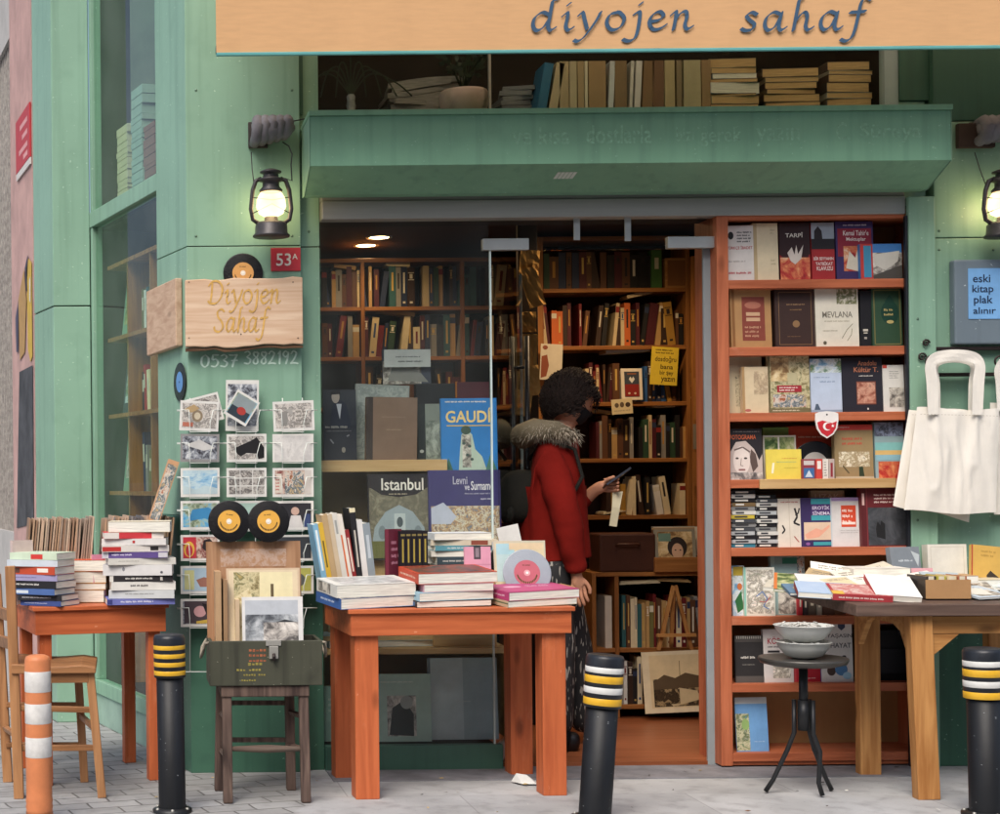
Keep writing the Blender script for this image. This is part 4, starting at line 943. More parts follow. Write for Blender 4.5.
case((737, 698, 769.5, 751.5), 7, '#6f9fd0', 'blue brochure with coastal map, alone on the bottom shelf', [('r', 0, 0, 1, .12, '#c9ced0'), ('n', 0, .3, .42, .98, picture('map_islands', ['#6f9fd0', '#5f7a4a', '#cfc9a8', '#4a5f38', '#e2e0d0'], 26)), ('e', .3, .5, .12, .1, '#8fae6a'), ('lines', .55, .8, .95, .84, 1, '#a8c4e0')], T=.006, yaw=3, lean=6, name='brochure', cat='brochure')

# ------------------------------------------------------------------ inside, left: bookcase behind the display
LY = 2.1
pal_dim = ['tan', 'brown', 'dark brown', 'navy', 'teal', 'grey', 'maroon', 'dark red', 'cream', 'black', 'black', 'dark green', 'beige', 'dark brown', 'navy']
lz = [P(400, y, LY)[1] for y in (306.5, 356.5, 407)]
ux = [P(363, 320, LY)[0], P(463, 330, LY)[0]]
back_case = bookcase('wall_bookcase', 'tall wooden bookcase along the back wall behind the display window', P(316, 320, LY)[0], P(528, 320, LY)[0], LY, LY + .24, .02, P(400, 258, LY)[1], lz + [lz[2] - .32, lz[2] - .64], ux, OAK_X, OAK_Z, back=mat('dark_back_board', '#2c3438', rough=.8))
g2 = 'books on the dim wall bookcase behind the display window'
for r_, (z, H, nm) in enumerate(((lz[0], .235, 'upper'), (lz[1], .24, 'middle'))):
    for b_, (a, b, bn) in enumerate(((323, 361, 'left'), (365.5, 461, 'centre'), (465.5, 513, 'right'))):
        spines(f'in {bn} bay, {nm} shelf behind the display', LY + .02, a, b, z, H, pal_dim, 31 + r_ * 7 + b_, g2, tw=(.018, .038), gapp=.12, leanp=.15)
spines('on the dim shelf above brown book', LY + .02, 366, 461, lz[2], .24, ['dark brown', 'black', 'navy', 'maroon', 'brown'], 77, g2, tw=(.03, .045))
for i, (px, py, w_, a_, c) in enumerate(((345, 266.5, 22, -9, 'tan'), (398, 264, 24, -4, 'cream'), (395, 311.5, 40, -9, 'tan'))):
    p = V(px, py, LY + .03); Wd = w_ / SC(LY)
    q = MB().box(-Wd / 2, 0, -.012, Wd / 2, .13, .012, PA(NAMES[c])).box(-Wd / 2 - .001, .002, -.009, Wd / 2 + .001, .131, .009, PAGES_T)
    tag(q.build('book', loc=p, rot=(0, R(-a_), 0)), f'{c} book lying flat on top of the spines, {("upper shelf left bay", "upper shelf centre bay", "middle shelf centre bay")[i]}', 'book', g2)

# ------------------------------------------------------------------ inside, centre: bookcase facing the door
MY = 1.7
mz = [P(615, y, MY)[1] for y in (288, 345.5, 402, 458.5, 515.5)]
door_case = bookcase('tall_bookcase', 'tall wooden bookcase facing the open door, with yellow notice hung on it', P(538, 400, MY)[0], P(691, 400, MY)[0], MY, MY + .25, .02, P(615, 236, MY)[1], mz, [], OAK_X, OAK_Z, th=.022, back=mat('brown_back_board', '#3a2418', rough=.8), sideW=.035)
g3 = 'books on the tall bookcase facing the door'
pal_a = ['dark brown', 'black', 'navy', 'brown', 'dark green', 'maroon']
pal_b = ['brown', 'dark red', 'tan', 'brown', 'maroon', 'dark brown', 'dark brown', 'orange', 'ochre', 'black', 'maroon', 'beige']
pal_c = ['dark red', 'grey', 'beige', 'tan', 'dark green', 'brown', 'brown', 'maroon', 'dark brown', 'black']
spines('on the door bookcase\'s dark top shelf', MY + .02, 545, 654, mz[0], .20, pal_a, 3, g3, tw=(.025, .05), hv=.15)
for i, (a, c) in enumerate((('green', '#3f6a35'), ('leaf green', '#4a7d3c'))):
    spine(f'{a} binder on the door bookcase\'s top shelf, {"left" if i == 0 else "right"} of the pair', .05, .2, .205, (P(628 + i * 9.5, 288, MY)[0], MY + .01, mz[0]), c, group=g3) if False else None
spine('broad leaf green binder on the door bookcase\'s top shelf', .055, .2, .205, (P(652.5, 288, MY)[0] - .0, MY + .012, mz[0]), '#47733a', ops=[('r', .3, .2, .7, .5, '#c9c8a8')], group=g3)
q = MB().box(0, 0, 0, .13, .2, .16, PINE_X).box(.012, -.003, .012, .118, -.0005, .148, mat('box_inner', '#8a5a30', rough=.7)); tag(q.build('wooden_box', loc=(P(666, 288, MY)[0], MY + .01, mz[0]), bevel=.003), 'small wooden box at the right end of the door bookcase\'s top shelf', 'box')
spines('on the door bookcase\'s second shelf', MY + .02, 545, 686, mz[1], .235, pal_b, 8, g3, tw=(.014, .034), leanp=.2)
spines('on the door bookcase\'s third shelf', MY + .02, 586, 624, mz[2], .22, pal_c, 12, g3, tw=(.012, .026))
spines('at right of the door bookcase\'s third shelf', MY + .02, 645, 686, mz[2], .23, ['navy', 'blue', 'dark brown', 'ochre', 'brown'], 14, g3, tw=(.015, .03))
spines('on the door bookcase\'s fourth shelf', MY + .02, 596, 686, mz[3], .235, pal_c + ['tan', 'maroon', 'cream'], 21, g3, tw=(.014, .034), leanp=.1)
spines('on the door bookcase\'s fifth shelf', MY + .02, 606, 676, mz[4], .22, ['cream', 'dark brown', 'tan', 'black', 'white', 'ochre', 'grey'], 25, g3, tw=(.016, .036), leanp=.3, gapp=.15)
for i, (px, py, w_, a_, c, l) in enumerate(((640, 294, 26, 12, 'beige', 'beige book lying tilted on top of the second shelf row'), (628, 350.5, 44, 3, 'white', 'white magazine lying flat on top of the third shelf row'), (598, 411, 26, -8, 'tan', 'tan paperback lying tilted on the fourth shelf row near the head'), (664, 405.5, 22, 0, 'cream', 'cream pamphlet lying flat above the fourth shelf row'))):
    p = V(px, py, MY + .03); Wd = w_ / SC(MY)
    q = MB().box(-Wd / 2, 0, -.009, Wd / 2, .13, .009, PA(NAMES[c])).box(-Wd / 2 - .001, .002, -.006, Wd / 2 + .001, .131, .006, PAGES_T)
    tag(q.build('book', loc=p, rot=(0, R(-a_), 0)), l, 'book', g3)
# framed picture, notices, prints on the case
o = thing('framed_picture', 'small white framed print with red field and white heart on the third shelf', 'picture', V(632.5, 400, MY - .015)); o.rotation_euler = (R(-5), 0, 0)
MB().box(-.057, 0, 0, .057, .012, .172, PA('#e6dccb')).build('frame', o, bevel=.002)
q = MB(); decorate(q, [('r', 0, 0, 1, 1, '#3d4450'), ('r', .02, .5, .98, .98, '#8c2420'), ('g', [(.3, .3), (.4, .2), (.5, .28), (.6, .2), (.7, .3), (.5, .46)], '#d8d8d4'), ('e', .3, .86, .08, .04, '#d8c4b0'), ('e', .7, .86, .08, .04, '#d8c4b0'), ('r', .2, .06, .8, .12, '#8c5a40')], lambda u, v, k: (-.04 + .08 * u, -.0005 - k * .0002, .155 - .138 * v)); q.build('print', o)
def sheet(r, Y, col, label, ops=(), tilt=0, name='paper_notice', cat='notice', th=.0015, lean=0, yaw=0, group=None):
    x0, y0, x1, y1 = r; s = SC(Y); Wd, Hd = (x1 - x0) / s, (y1 - y0) / s; q = MB()
    q.box(-Wd / 2, 0, -Hd, Wd / 2, th, 0, PA(col) if isinstance(col, str) else col)
    decorate(q, ops, lambda u, v, k: (-Wd / 2 + u * Wd, -.0003 - k * .00018, -v * Hd), Wd / Hd)
    o = q.build(name, loc=V((x0 + x1) / 2, y0, Y), rot=(R(-lean), R(tilt), R(yaw))); return tag(o, label, cat, group)
YI = mat('marker_olive', '#5a4a1c', rough=.8)
sheet((652, 347, 679, 385), MY - .03, '#e3c83f', 'yellow handwritten notice hung at the right of the door bookcase', [('lines', .15, .05, .9, .2, 2, YI), ('t', 'dosdoğru', .14, .24, .92, .42, YI), ('t', 'bana', .36, .46, .82, .58, YI), ('t', 'bir şey', .34, .62, .84, .76, YI), ('t', 'yazın', .4, .8, .92, .95, YI)], tilt=4)
sheet((611, 399, 632, 414), MY - .04, '#e3d3ab', 'small cream card with three dark sketches under the framed print', [('e', .25, .4, .1, .16, '#6a5a48'), ('e', .5, .38, .1, .18, '#6a5a48'), ('e', .78, .4, .12, .16, '#4a3a30'), ('lines', .1, .7, .9, .85, 1, '#b8a888')], tilt=-4, name='card', cat='card')
sheet((541, 344, 563, 380), MY - .05, '#cfc6b4', 'white sheet with reddish brown drawing left of the head', [('g', [(.05, .35), (.3, .3), (.4, .6), (.3, .9), (.05, .95)], '#8a4a34'), ('e', .2, .1, .12, .06, '#8a4a34')], tilt=3, name='paper_sheet', cat='paper')
# kraft papers hung on the side by the left door leaf
KR = mat('kraft_paper', '#b59058', rough=.95, var=.2, scale=8, bump=.25, bscale=14, spec=.1)
for i, (r, t, l) in enumerate((((521, 250, 540, 276), 5, 'topmost crumpled kraft envelope by the left door leaf'), ((518, 268, 535, 308), -16, 'slanted kraft sheet under the topmost envelope'), ((522, 312, 536, 332), 0, 'small square kraft packet in the middle of the hung papers'), ((515, 334, 538, 368), 3, 'broad kraft folder hung beside the white sheet'), ((518, 366, 538, 396), -6, 'kraft folder hung below the broad one, behind the fur hood'), ((514, 390, 533, 416), 8, 'lowest kraft sheet, just above the fur hood'))):
    x0, y0, x1, y1 = r; Y = 1.1 - i * .02; s = SC(Y); Wd, Hd = (x1 - x0) / s, (y1 - y0) / s; rr = random.Random(i); q = MB(); n = 6
    vs = [((a / n - .5) * Wd, rr.uniform(-.005, .005), -b / n * Hd) for b in range(n + 1) for a in range(n + 1)]
    q.add(vs, [(b * (n + 1) + a, b * (n + 1) + a + 1, (b + 1) * (n + 1) + a + 1, (b + 1) * (n + 1) + a) for b in range(n) for a in range(n)], KR)
    o = q.build('kraft_paper', loc=V((x0 + x1) / 2, y0, Y), rot=(0, R(t), 0)); sm_ = o.modifiers.new('t', 'SOLIDIFY'); sm_.thickness = .004
    tag(o, l, 'kraft paper', 'kraft papers hung by the left door leaf')
pa = V(527, 250, 1.14)
q = MB().box(pa.x - .05, 1.13, .02, pa.x + .05, 1.16, CEIL - .002, DARK); tag(q.build('wooden_post', bevel=.003), 'dark wooden post inside the door that carries the hung kraft papers', 'post')
# boards with prints at the right of the door case
q = MB().box(P(693, 400, 1.55)[0], 1.55, .02, P(693, 400, 1.55)[0] + .42, 1.58, P(690, 256, 1.55)[1], OAK_Z)
q.box(P(693, 400, 1.55)[0] + .03, 1.545, P(690, 360, 1.55)[1], P(693, 400, 1.55)[0] + .4, 1.5498, P(690, 258, 1.55)[1], DARK)
tag(q.build('wooden_board', bevel=.002), 'brown wooden panel with dark upper field beside the door bookcase', 'panel')
sheet((693.5, 378, 714, 420), 1.53, '#a8733c', 'plain orange brown folder pinned on the wooden panel', [('r', .1, .06, .9, .08, '#6a4420')], name='folder', cat='folder')
sheet((693, 424, 714, 449), 1.53, '#8f8474', 'grey print of a round ornament pinned under the brown folder', [('n', .3, .1, .95, .9, PH5)], name='art_print', cat='print')
sheet((693, 452, 714, 486), 1.53, '#a86f3a', 'brown board with small painting of blue and red stripes', [('r', .2, .2, .75, .75, '#c9a44a'), ('r', .2, .35, .75, .5, '#3f7a78'), ('r', .2, .58, .75, .75, '#8a3a2a'), ('e', .45, .12, .2, .05, '#3a2a1a')], name='art_print', cat='print')

# low cabinet with record bins
CY = 1.32
cz = P(655, 572, CY)[1]; bz = P(655, 648, CY)[1]
low = bookcase('low_cabinet', 'low wooden cabinet carrying record bins, beneath the door bookcase', P(592, 600, CY)[0], P(716, 600, CY)[0], CY, CY + .34, .02, cz, [bz, .09], [P(617, 600, CY)[0]], OAK_X, OAK_Z, back=DARK)
g4 = 'books in the low cabinet by the door'
spine('single white spine in the low cabinet\'s narrow left bay', .035, .2, .27, (P(605.5, 600, CY)[0], CY + .01, bz), '#cfc6b8', group=g4)
spines('on the low cabinet\'s upper shelf', CY + .02, 620.5, 704, bz, .275, ['cream', 'tan', 'grey', 'dark red', 'beige', 'brown', 'teal', 'brown', 'ochre', 'olive', 'tan'], 41, g4, tw=(.013, .03), hv=.2, leanp=.12)
spines('on the low cabinet\'s bottom shelf', CY + .02, 596, 640, .09, .26, ['white', 'cream', 'dark brown', 'maroon', 'black', 'grey'], 44, g4, tw=(.014, .032), hv=.3)
o = thing('record_case', 'brown leather record case with handle standing on the low cabinet', 'case', (P(628, 572, CY)[0], CY, cz))
LEA = mat('brown_leather', '#4a2a1e', rough=.5, var=.25, bump=.3, bscale=120)
MB().box(-.145, 0, 0, .145, .2, .2, LEA).build('body', o, bevel=.01); MB().tube([(-.06, -.004, .14), (-.05, -.022, .145), (.05, -.022, .145), (.06, -.004, .14)], .006, LEA, 8).build('handle', o)
o = thing('record_bin', 'wooden bin of record sleeves with portrait cover in front, on the low cabinet', 'record bin', (P(681, 572, CY)[0], CY - .02, cz))
MB().box(-.14, 0, 0, .14, .012, .075, OAK_X).box(-.14, .0121, 0, -.128, .3, .075, OAK_X).box(.128, .0121, 0, .14, .3, .075, OAK_X).box(-.1279, .0121, 0, .1279, .3, .01, OAK_X).build('bin', o, bevel=.002)
face((656, 528, 697, 568), CY + .0, '#8f8a7a', 'record sleeve with dark haired portrait, front of the record bin', [('n', .08, .06, .92, .96, PH6), ('e', .55, .45, .24, .26, '#2c2220'), ('e', .55, .55, .14, .2, '#c9a488'), ('r', .1, .1, .4, .3, '#6a8a7c'), ('l', [(.48, .52), (.52, .52)], .03, '#2c2220'), ('l', [(.6, .52), (.64, .52)], .03, '#2c2220')], T=.004, z=cz + .012, lean=8, name='record_sleeve', cat='record sleeve')
rr = random.Random(9)
for i in range(7):
    c = rr.choice(['tan', 'cream', 'brown', 'grey', 'white']); face((655 + rr.uniform(-2, 2), 527 - i * .3, 697 + (i > 4) * 8, 566), CY + .02 + i * .03, NAMES[c], f'{c} record sleeve, {ordw(i + 1)} behind the portrait sleeve in the bin', T=.004, z=cz + .012, lean=8, name='record_sleeve', cat='record sleeve', group='sleeves in the record bin')
# big sepia town print and a small easel in front of the cabinet
sheet((641, 651, 712, 712), CY - .06, '#e3d2b0', 'large sepia town photograph on cream mount leaning against the low cabinet', [('r', .1, .06, 1.0, .92, '#dcc59a'), ('n', .14, .45, 1, .9, picture('town', ['#1d150e', '#4a3a28', '#2a1f14', '#b39a70', '#6a543a'], 20)), ('g', [(.14, .5), (.3, .38), (.45, .44), (.6, .36), (.8, .42), (1, .34), (1, .6), (.14, .62)], '#5c4a34'), ('g', [(.3, .75), (.5, .6), (.75, .66), (.8, .8), (.4, .9)], '#c9b48c'), ('l', [(.52, .4), (.525, .16)], .012, '#8a7250'), ('n', .16, .62, .5, .86, picture('town', [], 0))], tilt=-2, lean=5, name='town_photograph', cat='photograph', th=.004)
o = thing('table_easel', 'small wooden display easel standing before the cabinet books', 'easel', V(675, 650, CY - .05))
for nm, a, b in (('leg', (-.085, 0, 0), (-.005, .0, .33)), ('leg', (.085, 0, 0), (.005, 0, .33)), ('leg', (0, .06, 0), (0, .012, .32))): MB().bar(a, b, .018, .012, PINE).build(nm, o)
MB().box(-.1, -.03, .07, .1, -.007, .085, PINE_X).build('ledge', o)

# ------------------------------------------------------------------ lamps in the ceiling of the shop
def downlight(x, y, label, e=26):
    o = thing('ceiling_light', label, 'ceiling light', (x, y, CEIL), group='round lights in the shop ceiling')
    MB().lathe([(.055, -.004), (.07, -.006), (.075, -.001), (.075, .0)], CHROME, 24).build('trim_ring', o)
    MB().lathe([(.0001, -.003), (.054, -.003)], emit('warm_lamp', '#ffd9a0', 14), 24).build('lamp_disc', o)
    l = bpy.data.lights.new('lamp', 'SPOT'); l.energy = e; l.color = (1, .68, .38); l.spot_size = R(150); l.spot_blend = .8; l.shadow_soft_size = .06
    b = bpy.data.objects.new('lamp_light', l); COL.objects.link(b); b.parent = o; b.location = (0, 0, -.03)
for i, (px, py, Y, l) in enumerate(((370, 245, 2.0, 'left one of the two round lights above the wall bookcase'), (382, 237, 1.75, 'right one of the two round lights above the wall bookcase'), (476, 218.5, 1.15, 'round light at the lintel above the left door fitting'))):
    x = P(px, py, Y)[0]; d = (D + Y); downlight(x, 1610 * (HC - CEIL) / -((480 - py - (px - 120) * TH)) * 1 - D, l, 5.5)
for px, Y, l in ((592, 1.08, 'unseen added round light inside above the person'), (650, 1.08, 'unseen added round light inside above the record bins')):  # added lamps hidden behind the lintel to light the bookcase facing the door
    downlight(P(px, 215, Y)[0], Y, l, 13)

# ------------------------------------------------------------------ books behind the upper window
g5 = 'books behind the upper window'
uz = UZ + .001
def uspine(a, b, y0, col, label, roll=0, Y=.09, d=.16):
    s = SC(Y); p = V(a, 104, Y); p.z = uz
    spine(label, (b - a) / s, d, .235 + (104 - y0) * .0, p, col, roll, group=g5)
U = [(560, 569, '#b9a684', 'tan'), (570, 577, '#c4b696', 'pale tan'), (578, 584, '#b09a76', 'dull tan'), (585, 588, '#d9cfb4', 'cream'), (589, 606, '#a98c66', 'broad brown'), (608, 613, '#d2d6da', 'blue white'), (615, 627, '#8f7656', 'brown'), (629, 632, '#d8d4cc', 'slim white'), (634, 640, '#dcd8d4', 'white'), (642, 652, '#8a6c4c', 'chestnut'), (653, 664, '#7d5c44', 'reddish brown'), (665, 675, '#bba982', 'straw coloured'), (677, 682, '#8d7c60', 'grey brown'), (684, 701, '#b5aa88', 'broad pale'), (702, 711, '#9c805c', 'light brown')]
for i, (a, b, c, n) in enumerate(U):
    uspine(a, b, 52, c, f'{n} page edge, {ordw(i + 1)} from left in the upright row behind the upper window', roll=3 if n in ('blue white', 'slim white', 'white', 'chestnut') else 0)
uspine(536, 545, 52, '#2f6f94', 'blue book leaning at the left end of the upper window row', roll=10)
uspine(548, 556, 52, '#c0b090', 'beige book leaning beside the blue one behind the upper window', roll=10)
def flat_stack(px, w_px, Y, z0, items, depth, prefix, group, rnd=1, pageside=True):
    rr = random.Random(rnd); s = SC(Y); z = z0
    for i, (t_, col, nm, j) in enumerate(items):
        W = w_px / s * (1 - .12 * rr.random()); T = t_ / s
        c = P(px, 400, Y)[0]
        M_ = Matrix.Translation((c + j / s, Y + depth / 2, z + T)) @ Matrix.Rotation(R(rr.uniform(-6, 6)), 4, 'Z') @ Matrix.Translation((0, -depth / 2, 0)) @ Matrix.Rotation(R(-90), 4, 'X')
        book(f'{nm}, {prefix}', W, depth, T * .96, M_, col, page=PAGES_W if nm.startswith(('white', 'pale')) else PAGES_T, group=group)
        z += T
flat_stack(737, 50, .09, uz, [(9, '#6a4a38', 'brown book', 0), (8, '#b8a886', 'tan book', 1), (2.5, '#3a3230', 'dark thin book', 0), (11, '#d9d8d6', 'white book', 0), (4, '#55504a', 'dark grey book', 0), (5, '#cfcfcc', 'pale grey book', 1), (6, '#9c9078', 'greyish book', 0), (9, '#b3a27e', 'straw coloured book', 0)], .16, 'in the flat stack right of the upright upper row', g5, 3)
flat_stack(795, 56, .10, uz, [(7, '#4a4038', 'dark brown volume', 0), (4, '#8a7a62', 'tan pamphlet', 2), (8, '#5a4636', 'chestnut volume', 0), (5, '#7a6650', 'brown paperback', -2), (7, '#4f4038', 'umber volume', 0), (5, '#a3937a', 'faded pamphlet', 1), (9, '#5c4c40', 'dusty volume', 0)], .16, 'in the sagging stack before the last upper stack', g5, 4)
flat_stack(852, 46, .10, uz, [(5, '#8a8a84', 'grey pamphlet', 0), (9, '#6a6660', 'stone grey volume', 1), (6, '#a9a8a0', 'light grey volume', 0), (10, '#544c48', 'slate volume', -2), (8, '#5c4a42', 'dark plum volume', 0), (4, '#b5aea0', 'ivory pamphlet', 1), (9, '#5e5048', 'mouse grey volume', 0)], .16, 'in the last stack by the grey strip of the upper window', g5, 6)
NEWS = mat('newsprint', '#8f8b85', rough=.9, var=.45, scale=10, stretch=(1, 1, 22))
rr = random.Random(2); z = uz
for i in range(9):
    t_ = rr.uniform(.018, .03); Wd = rr.uniform(.26, .34); q = MB(); n = 8
    lo, hi = [], []
    f = lambda x: .010 * math.sin(x * 9 + i) + .012 * (x / .15) * (1 if i > 4 else .3)
    for k in range(n):
        a, b = -Wd / 2 + Wd * k / n, -Wd / 2 + Wd * (k + 1) / n
        q.hexa([(a, 0, f(a)), (b, 0, f(b)), (b, .24, f(b)), (a, .24, f(a))], [(a, 0, f(a) + t_), (b, 0, f(b) + t_), (b, .24, f(b) + t_), (a, .24, f(a) + t_)], NEWS)
    tag(q.build('newspaper_bundle', loc=(P(424, 80, .22)[0] + rr.uniform(-.03, .03), .22, z + .01), rot=(0, 0, R(rr.uniform(-8, 8)))), f'folded newspaper bundle, {ordw(9 - i)} from top of the sagging heap behind the upper window', 'newspaper', 'newspapers behind the upper window')
    z += t_ * .8
rr = random.Random(12); z = uz
for i in range(7):
    t_ = rr.uniform(.02, .03); q = MB().box(-.07, 0, 0, .07, .2, t_ * .9, mat('grey_magazine', '#7f8388', rough=.6, var=.4, scale=9, stretch=(1, 1, 20)))
    tag(q.build('magazine', loc=(P(516, 80, .2)[0] + rr.uniform(-.015, .015), .2, z), rot=(0, R(rr.uniform(-5, 3)), R(rr.uniform(-12, 12)))), f'grey magazine, {ordw(7 - i)} from top of the pile left of the leaning blue book', 'magazine', 'magazines behind the upper window'); z += t_
o = thing('plant_pot', 'pale stone flower pot with sparse dark plant behind the upper window', 'plant pot', (P(465, 100, .12)[0], .14, uz))
MB().lathe([(.07, 0), (.095, .02), (.11, .07), (.108, .105), (.1, .118), (.09, .112), (.001, .1)], mat('stone_pot', '#a59488', rough=.85, var=.2, bump=.6, bscale=18), 28).build('pot', o)
LEAF = mat('dark_leaf', '#26301f', rough=.5, var=.3); rr = random.Random(4); q = MB()
for i in range(16):
    a = rr.uniform(0, 6.28); L = rr.uniform(.14, .3); tip = Vector((math.cos(a) * L * .6, math.sin(a) * .06, .11 + L)); q.tube([(0, 0, .1), (tip.x * .4, tip.y * .5, .1 + L * .6), tip], [.004, .003, .001], LEAF, 5)
    for k in range(5):
        c = Vector((tip.x * (.4 + .12 * k), tip.y, .1 + L * (.5 + .1 * k))); d = Vector((rr.uniform(-1, 1), rr.uniform(-.5, .5), rr.uniform(-.3, 1))).normalized() * .04; e = d.cross(Vector((0, 1, .3))).normalized() * .011
        q.add([c, c + d * .5 + e, c + d, c + d * .5 - e], [(0, 1, 2, 3)], LEAF)
q.build('foliage', o)
o = thing('hanging_plant', 'thin trailing plant in a ribbed vase at the left end of the upper window', 'plant', (P(351, 100, .14)[0], .14, uz))
MB().lathe([(.018, 0), (.02, .02), (.017, .04), (.021, .06), (.017, .08), (.02, .1), (.012, .11)], mat('ribbed_vase', '#8a8a86', rough=.4, var=.4, scale=30), 14).build('vase', o)
q = MB()
for i in range(9):
    a = -1 + 2 * i / 8; pts = [(0, 0, .1), (a * .09, 0, .2 + .05 * (1 - abs(a))), (a * .2, .01, .2 - .1 * abs(a) + .06), (a * .27, .01, .1)]; q.tube([Vector((x, y, z)) for (x, z), y in zip(smooth_line([(p[0], p[2]) for p in pts], 5), [0] * 40)], .0035, LEAF, 5)
q.build('foliage', o)

# ------------------------------------------------------------------ shelves and things behind the side window
g6 = 'books behind the side window'
def sat(t, o, z): return SP(t, -o, z)
side = thing('corner_shelves', 'narrow pale shelves standing behind the side window', 'shelves', SP(.3, -.12, .25))
ang = math.atan2(sd.y, sd.x)
for z in (.72, 1.22, 1.62, 2.02, 2.4):
    q = MB(); v = SP(0, 0, 0)
    sbox(q, .02, .95, -.40, -.06, z - .02, z, OAK_X)
    ob = q.build('shelf', side); ob.location = -side.location
q = MB(); sbox(q, .02, .95, -.43, -.41, .2, 2.6, mat('side_back', '#5d5a4c', rough=.8)); ob = q.build('back_panel', side); ob.location = -side.location
for tt in (.33, .66):
    q = MB(); sbox(q, tt, tt + .015, -.40, -.07, .25, 2.4, OAK_Z); ob = q.build('divider', side); ob.location = -side.location
rr = random.Random(17); SN = ['cream', 'white', 'tan', 'grey', 'red', 'navy', 'black', 'teal', 'olive']
for r_, (z, nm) in enumerate(((.72, 'lowest'), (1.22, 'second'), (1.62, 'third'), (2.02, 'topmost filled'))):
    t = .03; n = 0
    while t < .62:
        n += 1; c = rr.choice(SN); w_ = rr.uniform(.025, .05); h = rr.uniform(.2, .3) if r_ else rr.uniform(.24, .36)
        q = MB().box(0, 0, 0, w_ * .94, .16, h, PA(NAMES[c])); q.box(w_ * .2, -.0012, h * .5, w_ * .75, -.0003, h * .8, PA('#cfc8b4'))
        p = SP(t, -.12, z)
        tag(q.build('book', loc=p, rot=(0, R(rr.choice((0, 0, 0, 5, -4))), ang + math.pi)), f'{c} book, {ordw(n)} from the corner pier on the {nm} shelf behind the side window', 'book', g6)
        t += (w_ + .004) / (B - A).length
    if r_ in (1, 2, 3):
        p = SP(.8, -.12, z); hh = .34 if r_ != 2 else .3
        q = MB().box(-.12, 0, 0, .12, .02, hh, PA(('#7a9a86', '#3e4a52', '#84a894')[r_ - 1])).box(-.09, -.001, hh * .2, .09, -.0003, hh * .85, (PH1, PH4, PH9)[r_ - 1])
        tag(q.build('book', loc=p, rot=(R(-6), 0, ang + math.pi)), f'large picture book facing the side window from the {nm} shelf', 'book', g6)

for i, (t_, h, c, l) in enumerate(((.12, .42, '#b9aa92', 'tall stack of pale papers behind the upper side window near the corner'), (.3, .3, '#8a5a4a', 'reddish brown parcel behind the upper side window'), (.48, .5, '#9fb0a4', 'grey green roll of posters behind the upper side window'), (.7, .36, '#c9bda0', 'cream parcel at the far end behind the upper side window'))):
    q = MB(); rr = random.Random(i); z = 0
    while z < h:
        k = rr.uniform(.02, .05); q.box(-.09 + rr.uniform(-.01, .01), 0, z, .09 + rr.uniform(-.01, .01), .14, z + k * .9, PA(c)); z += k
    tag(q.build('paper_parcel', loc=SP(t_, -.06, 2.692), rot=(0, 0, ang + math.pi)), l, 'parcel', 'parcels behind the upper side window')
# ------------------------------------------------------------------ display window
dz = P(385, 460, .2)[1]; dz2 = P(410, 648, .12)[1]
disp = thing('display_stand', 'pale wooden display stand with two shelves behind the left window pane', 'display stand', (P(400, 700, .2)[0], .2, zs))
def dbox(n, x0, y0, z0, x1, y1, z1, m):
    MB().box(x0 - disp.location.x, y0 - .2, z0 - zs, x1 - disp.location.x, y1 - .2, z1 - zs, m).build(n, disp, bevel=.002)
dx0, dx1 = JX + .01, P(503, 600, .2)[0]
dbox('upper_shelf', dx0, .17, dz - .052, P(446, 465, .2)[0], .42, dz, PALE); dbox('lower_shelf', dx0, .09, dz2 - .025, dx1, .42, dz2, PALE)
dbox('back_panel', dx0, .421, zs + .001, dx1, .44, dz - .02, mat('beige_board', '#a89068', rough=.7, var=.15))
dbox('side_panel', dx1 + .001, .1, zs + .001, dx1 + .02, .44, dz2 - .03, PALE)
g7 = 'books in the display window'
def dcase(r, z, cover, label, ops=(), Y=.22, **k): return face(r, Y, cover, label, ops, k.pop('T', .025), z, group=g7, **k)
dcase((324, 389, 357, 460), dz, '#232733', 'dark cover with a man in a suit and hat, leftmost in the display', [('n', 0, .0, 1, .5, picture('dim', ['#1c1e26', '#2b2f3a', '#20232c'], 6)), ('g', [(.2, .45), (.3, .2), (.5, .14), (.7, .2), (.82, .45), (.8, .55), (.2, .55)], '#1c2438'), ('e', .38, .1, .12, .09, '#b9aca0'), ('g', [(.22, .07), (.24, .02), (.5, .0), (.54, .06)], '#15161c'), ('g', [(.4, .2), (.56, .2), (.5, .42)], '#c9ccd4'), ('lines', .05, .5, .95, .56, 1, '#a8a49c'), ('lines', .1, .57, .95, .6, 1, '#77757a'), ('e', .6, .85, .06, .04, '#9a958c'), ('l', [(.2, .7), (.3, .76)], .02, '#8a8a90'), ('l', [(.7, .66), (.78, .64)], .02, '#8a8a90')], Y=.26)
dcase((353, 379, 407, 455), dz, '#9aa19c', 'silver grey patterned book standing behind the plain brown one', [('n', .05, .03, .97, .98, picture('silver', ['#6f7a7a', '#b5bcb6', '#8a9490', '#d0d4cc'], 20))], Y=.34, roll=3)
dcase((366, 397, 417, 460), dz, '#7a6353', 'plain brown clothbound book with two faint lines and dark spine', [('r', 0, 0, .13, 1, '#3a302c'), ('lines', .3, .3, .85, .34, 1, '#8c7564'), ('lines', .4, .5, .78, .54, 1, '#9a846e')], Y=.22, T=.04, roll=1.5, hard=True)
dcase((418, 404, 443, 460), dz, '#23292a', 'narrow dark book with grey misty picture, right of the brown one', [('r', .32, .0, 1, 1, '#7d857c'), ('n', .34, .3, .98, .98, picture('mist', ['#8a928a', '#5a625a', '#a9b0a4', '#70786e'], 9)), ('e', .16, .85, .08, .03, '#a8a8a0')], Y=.24)
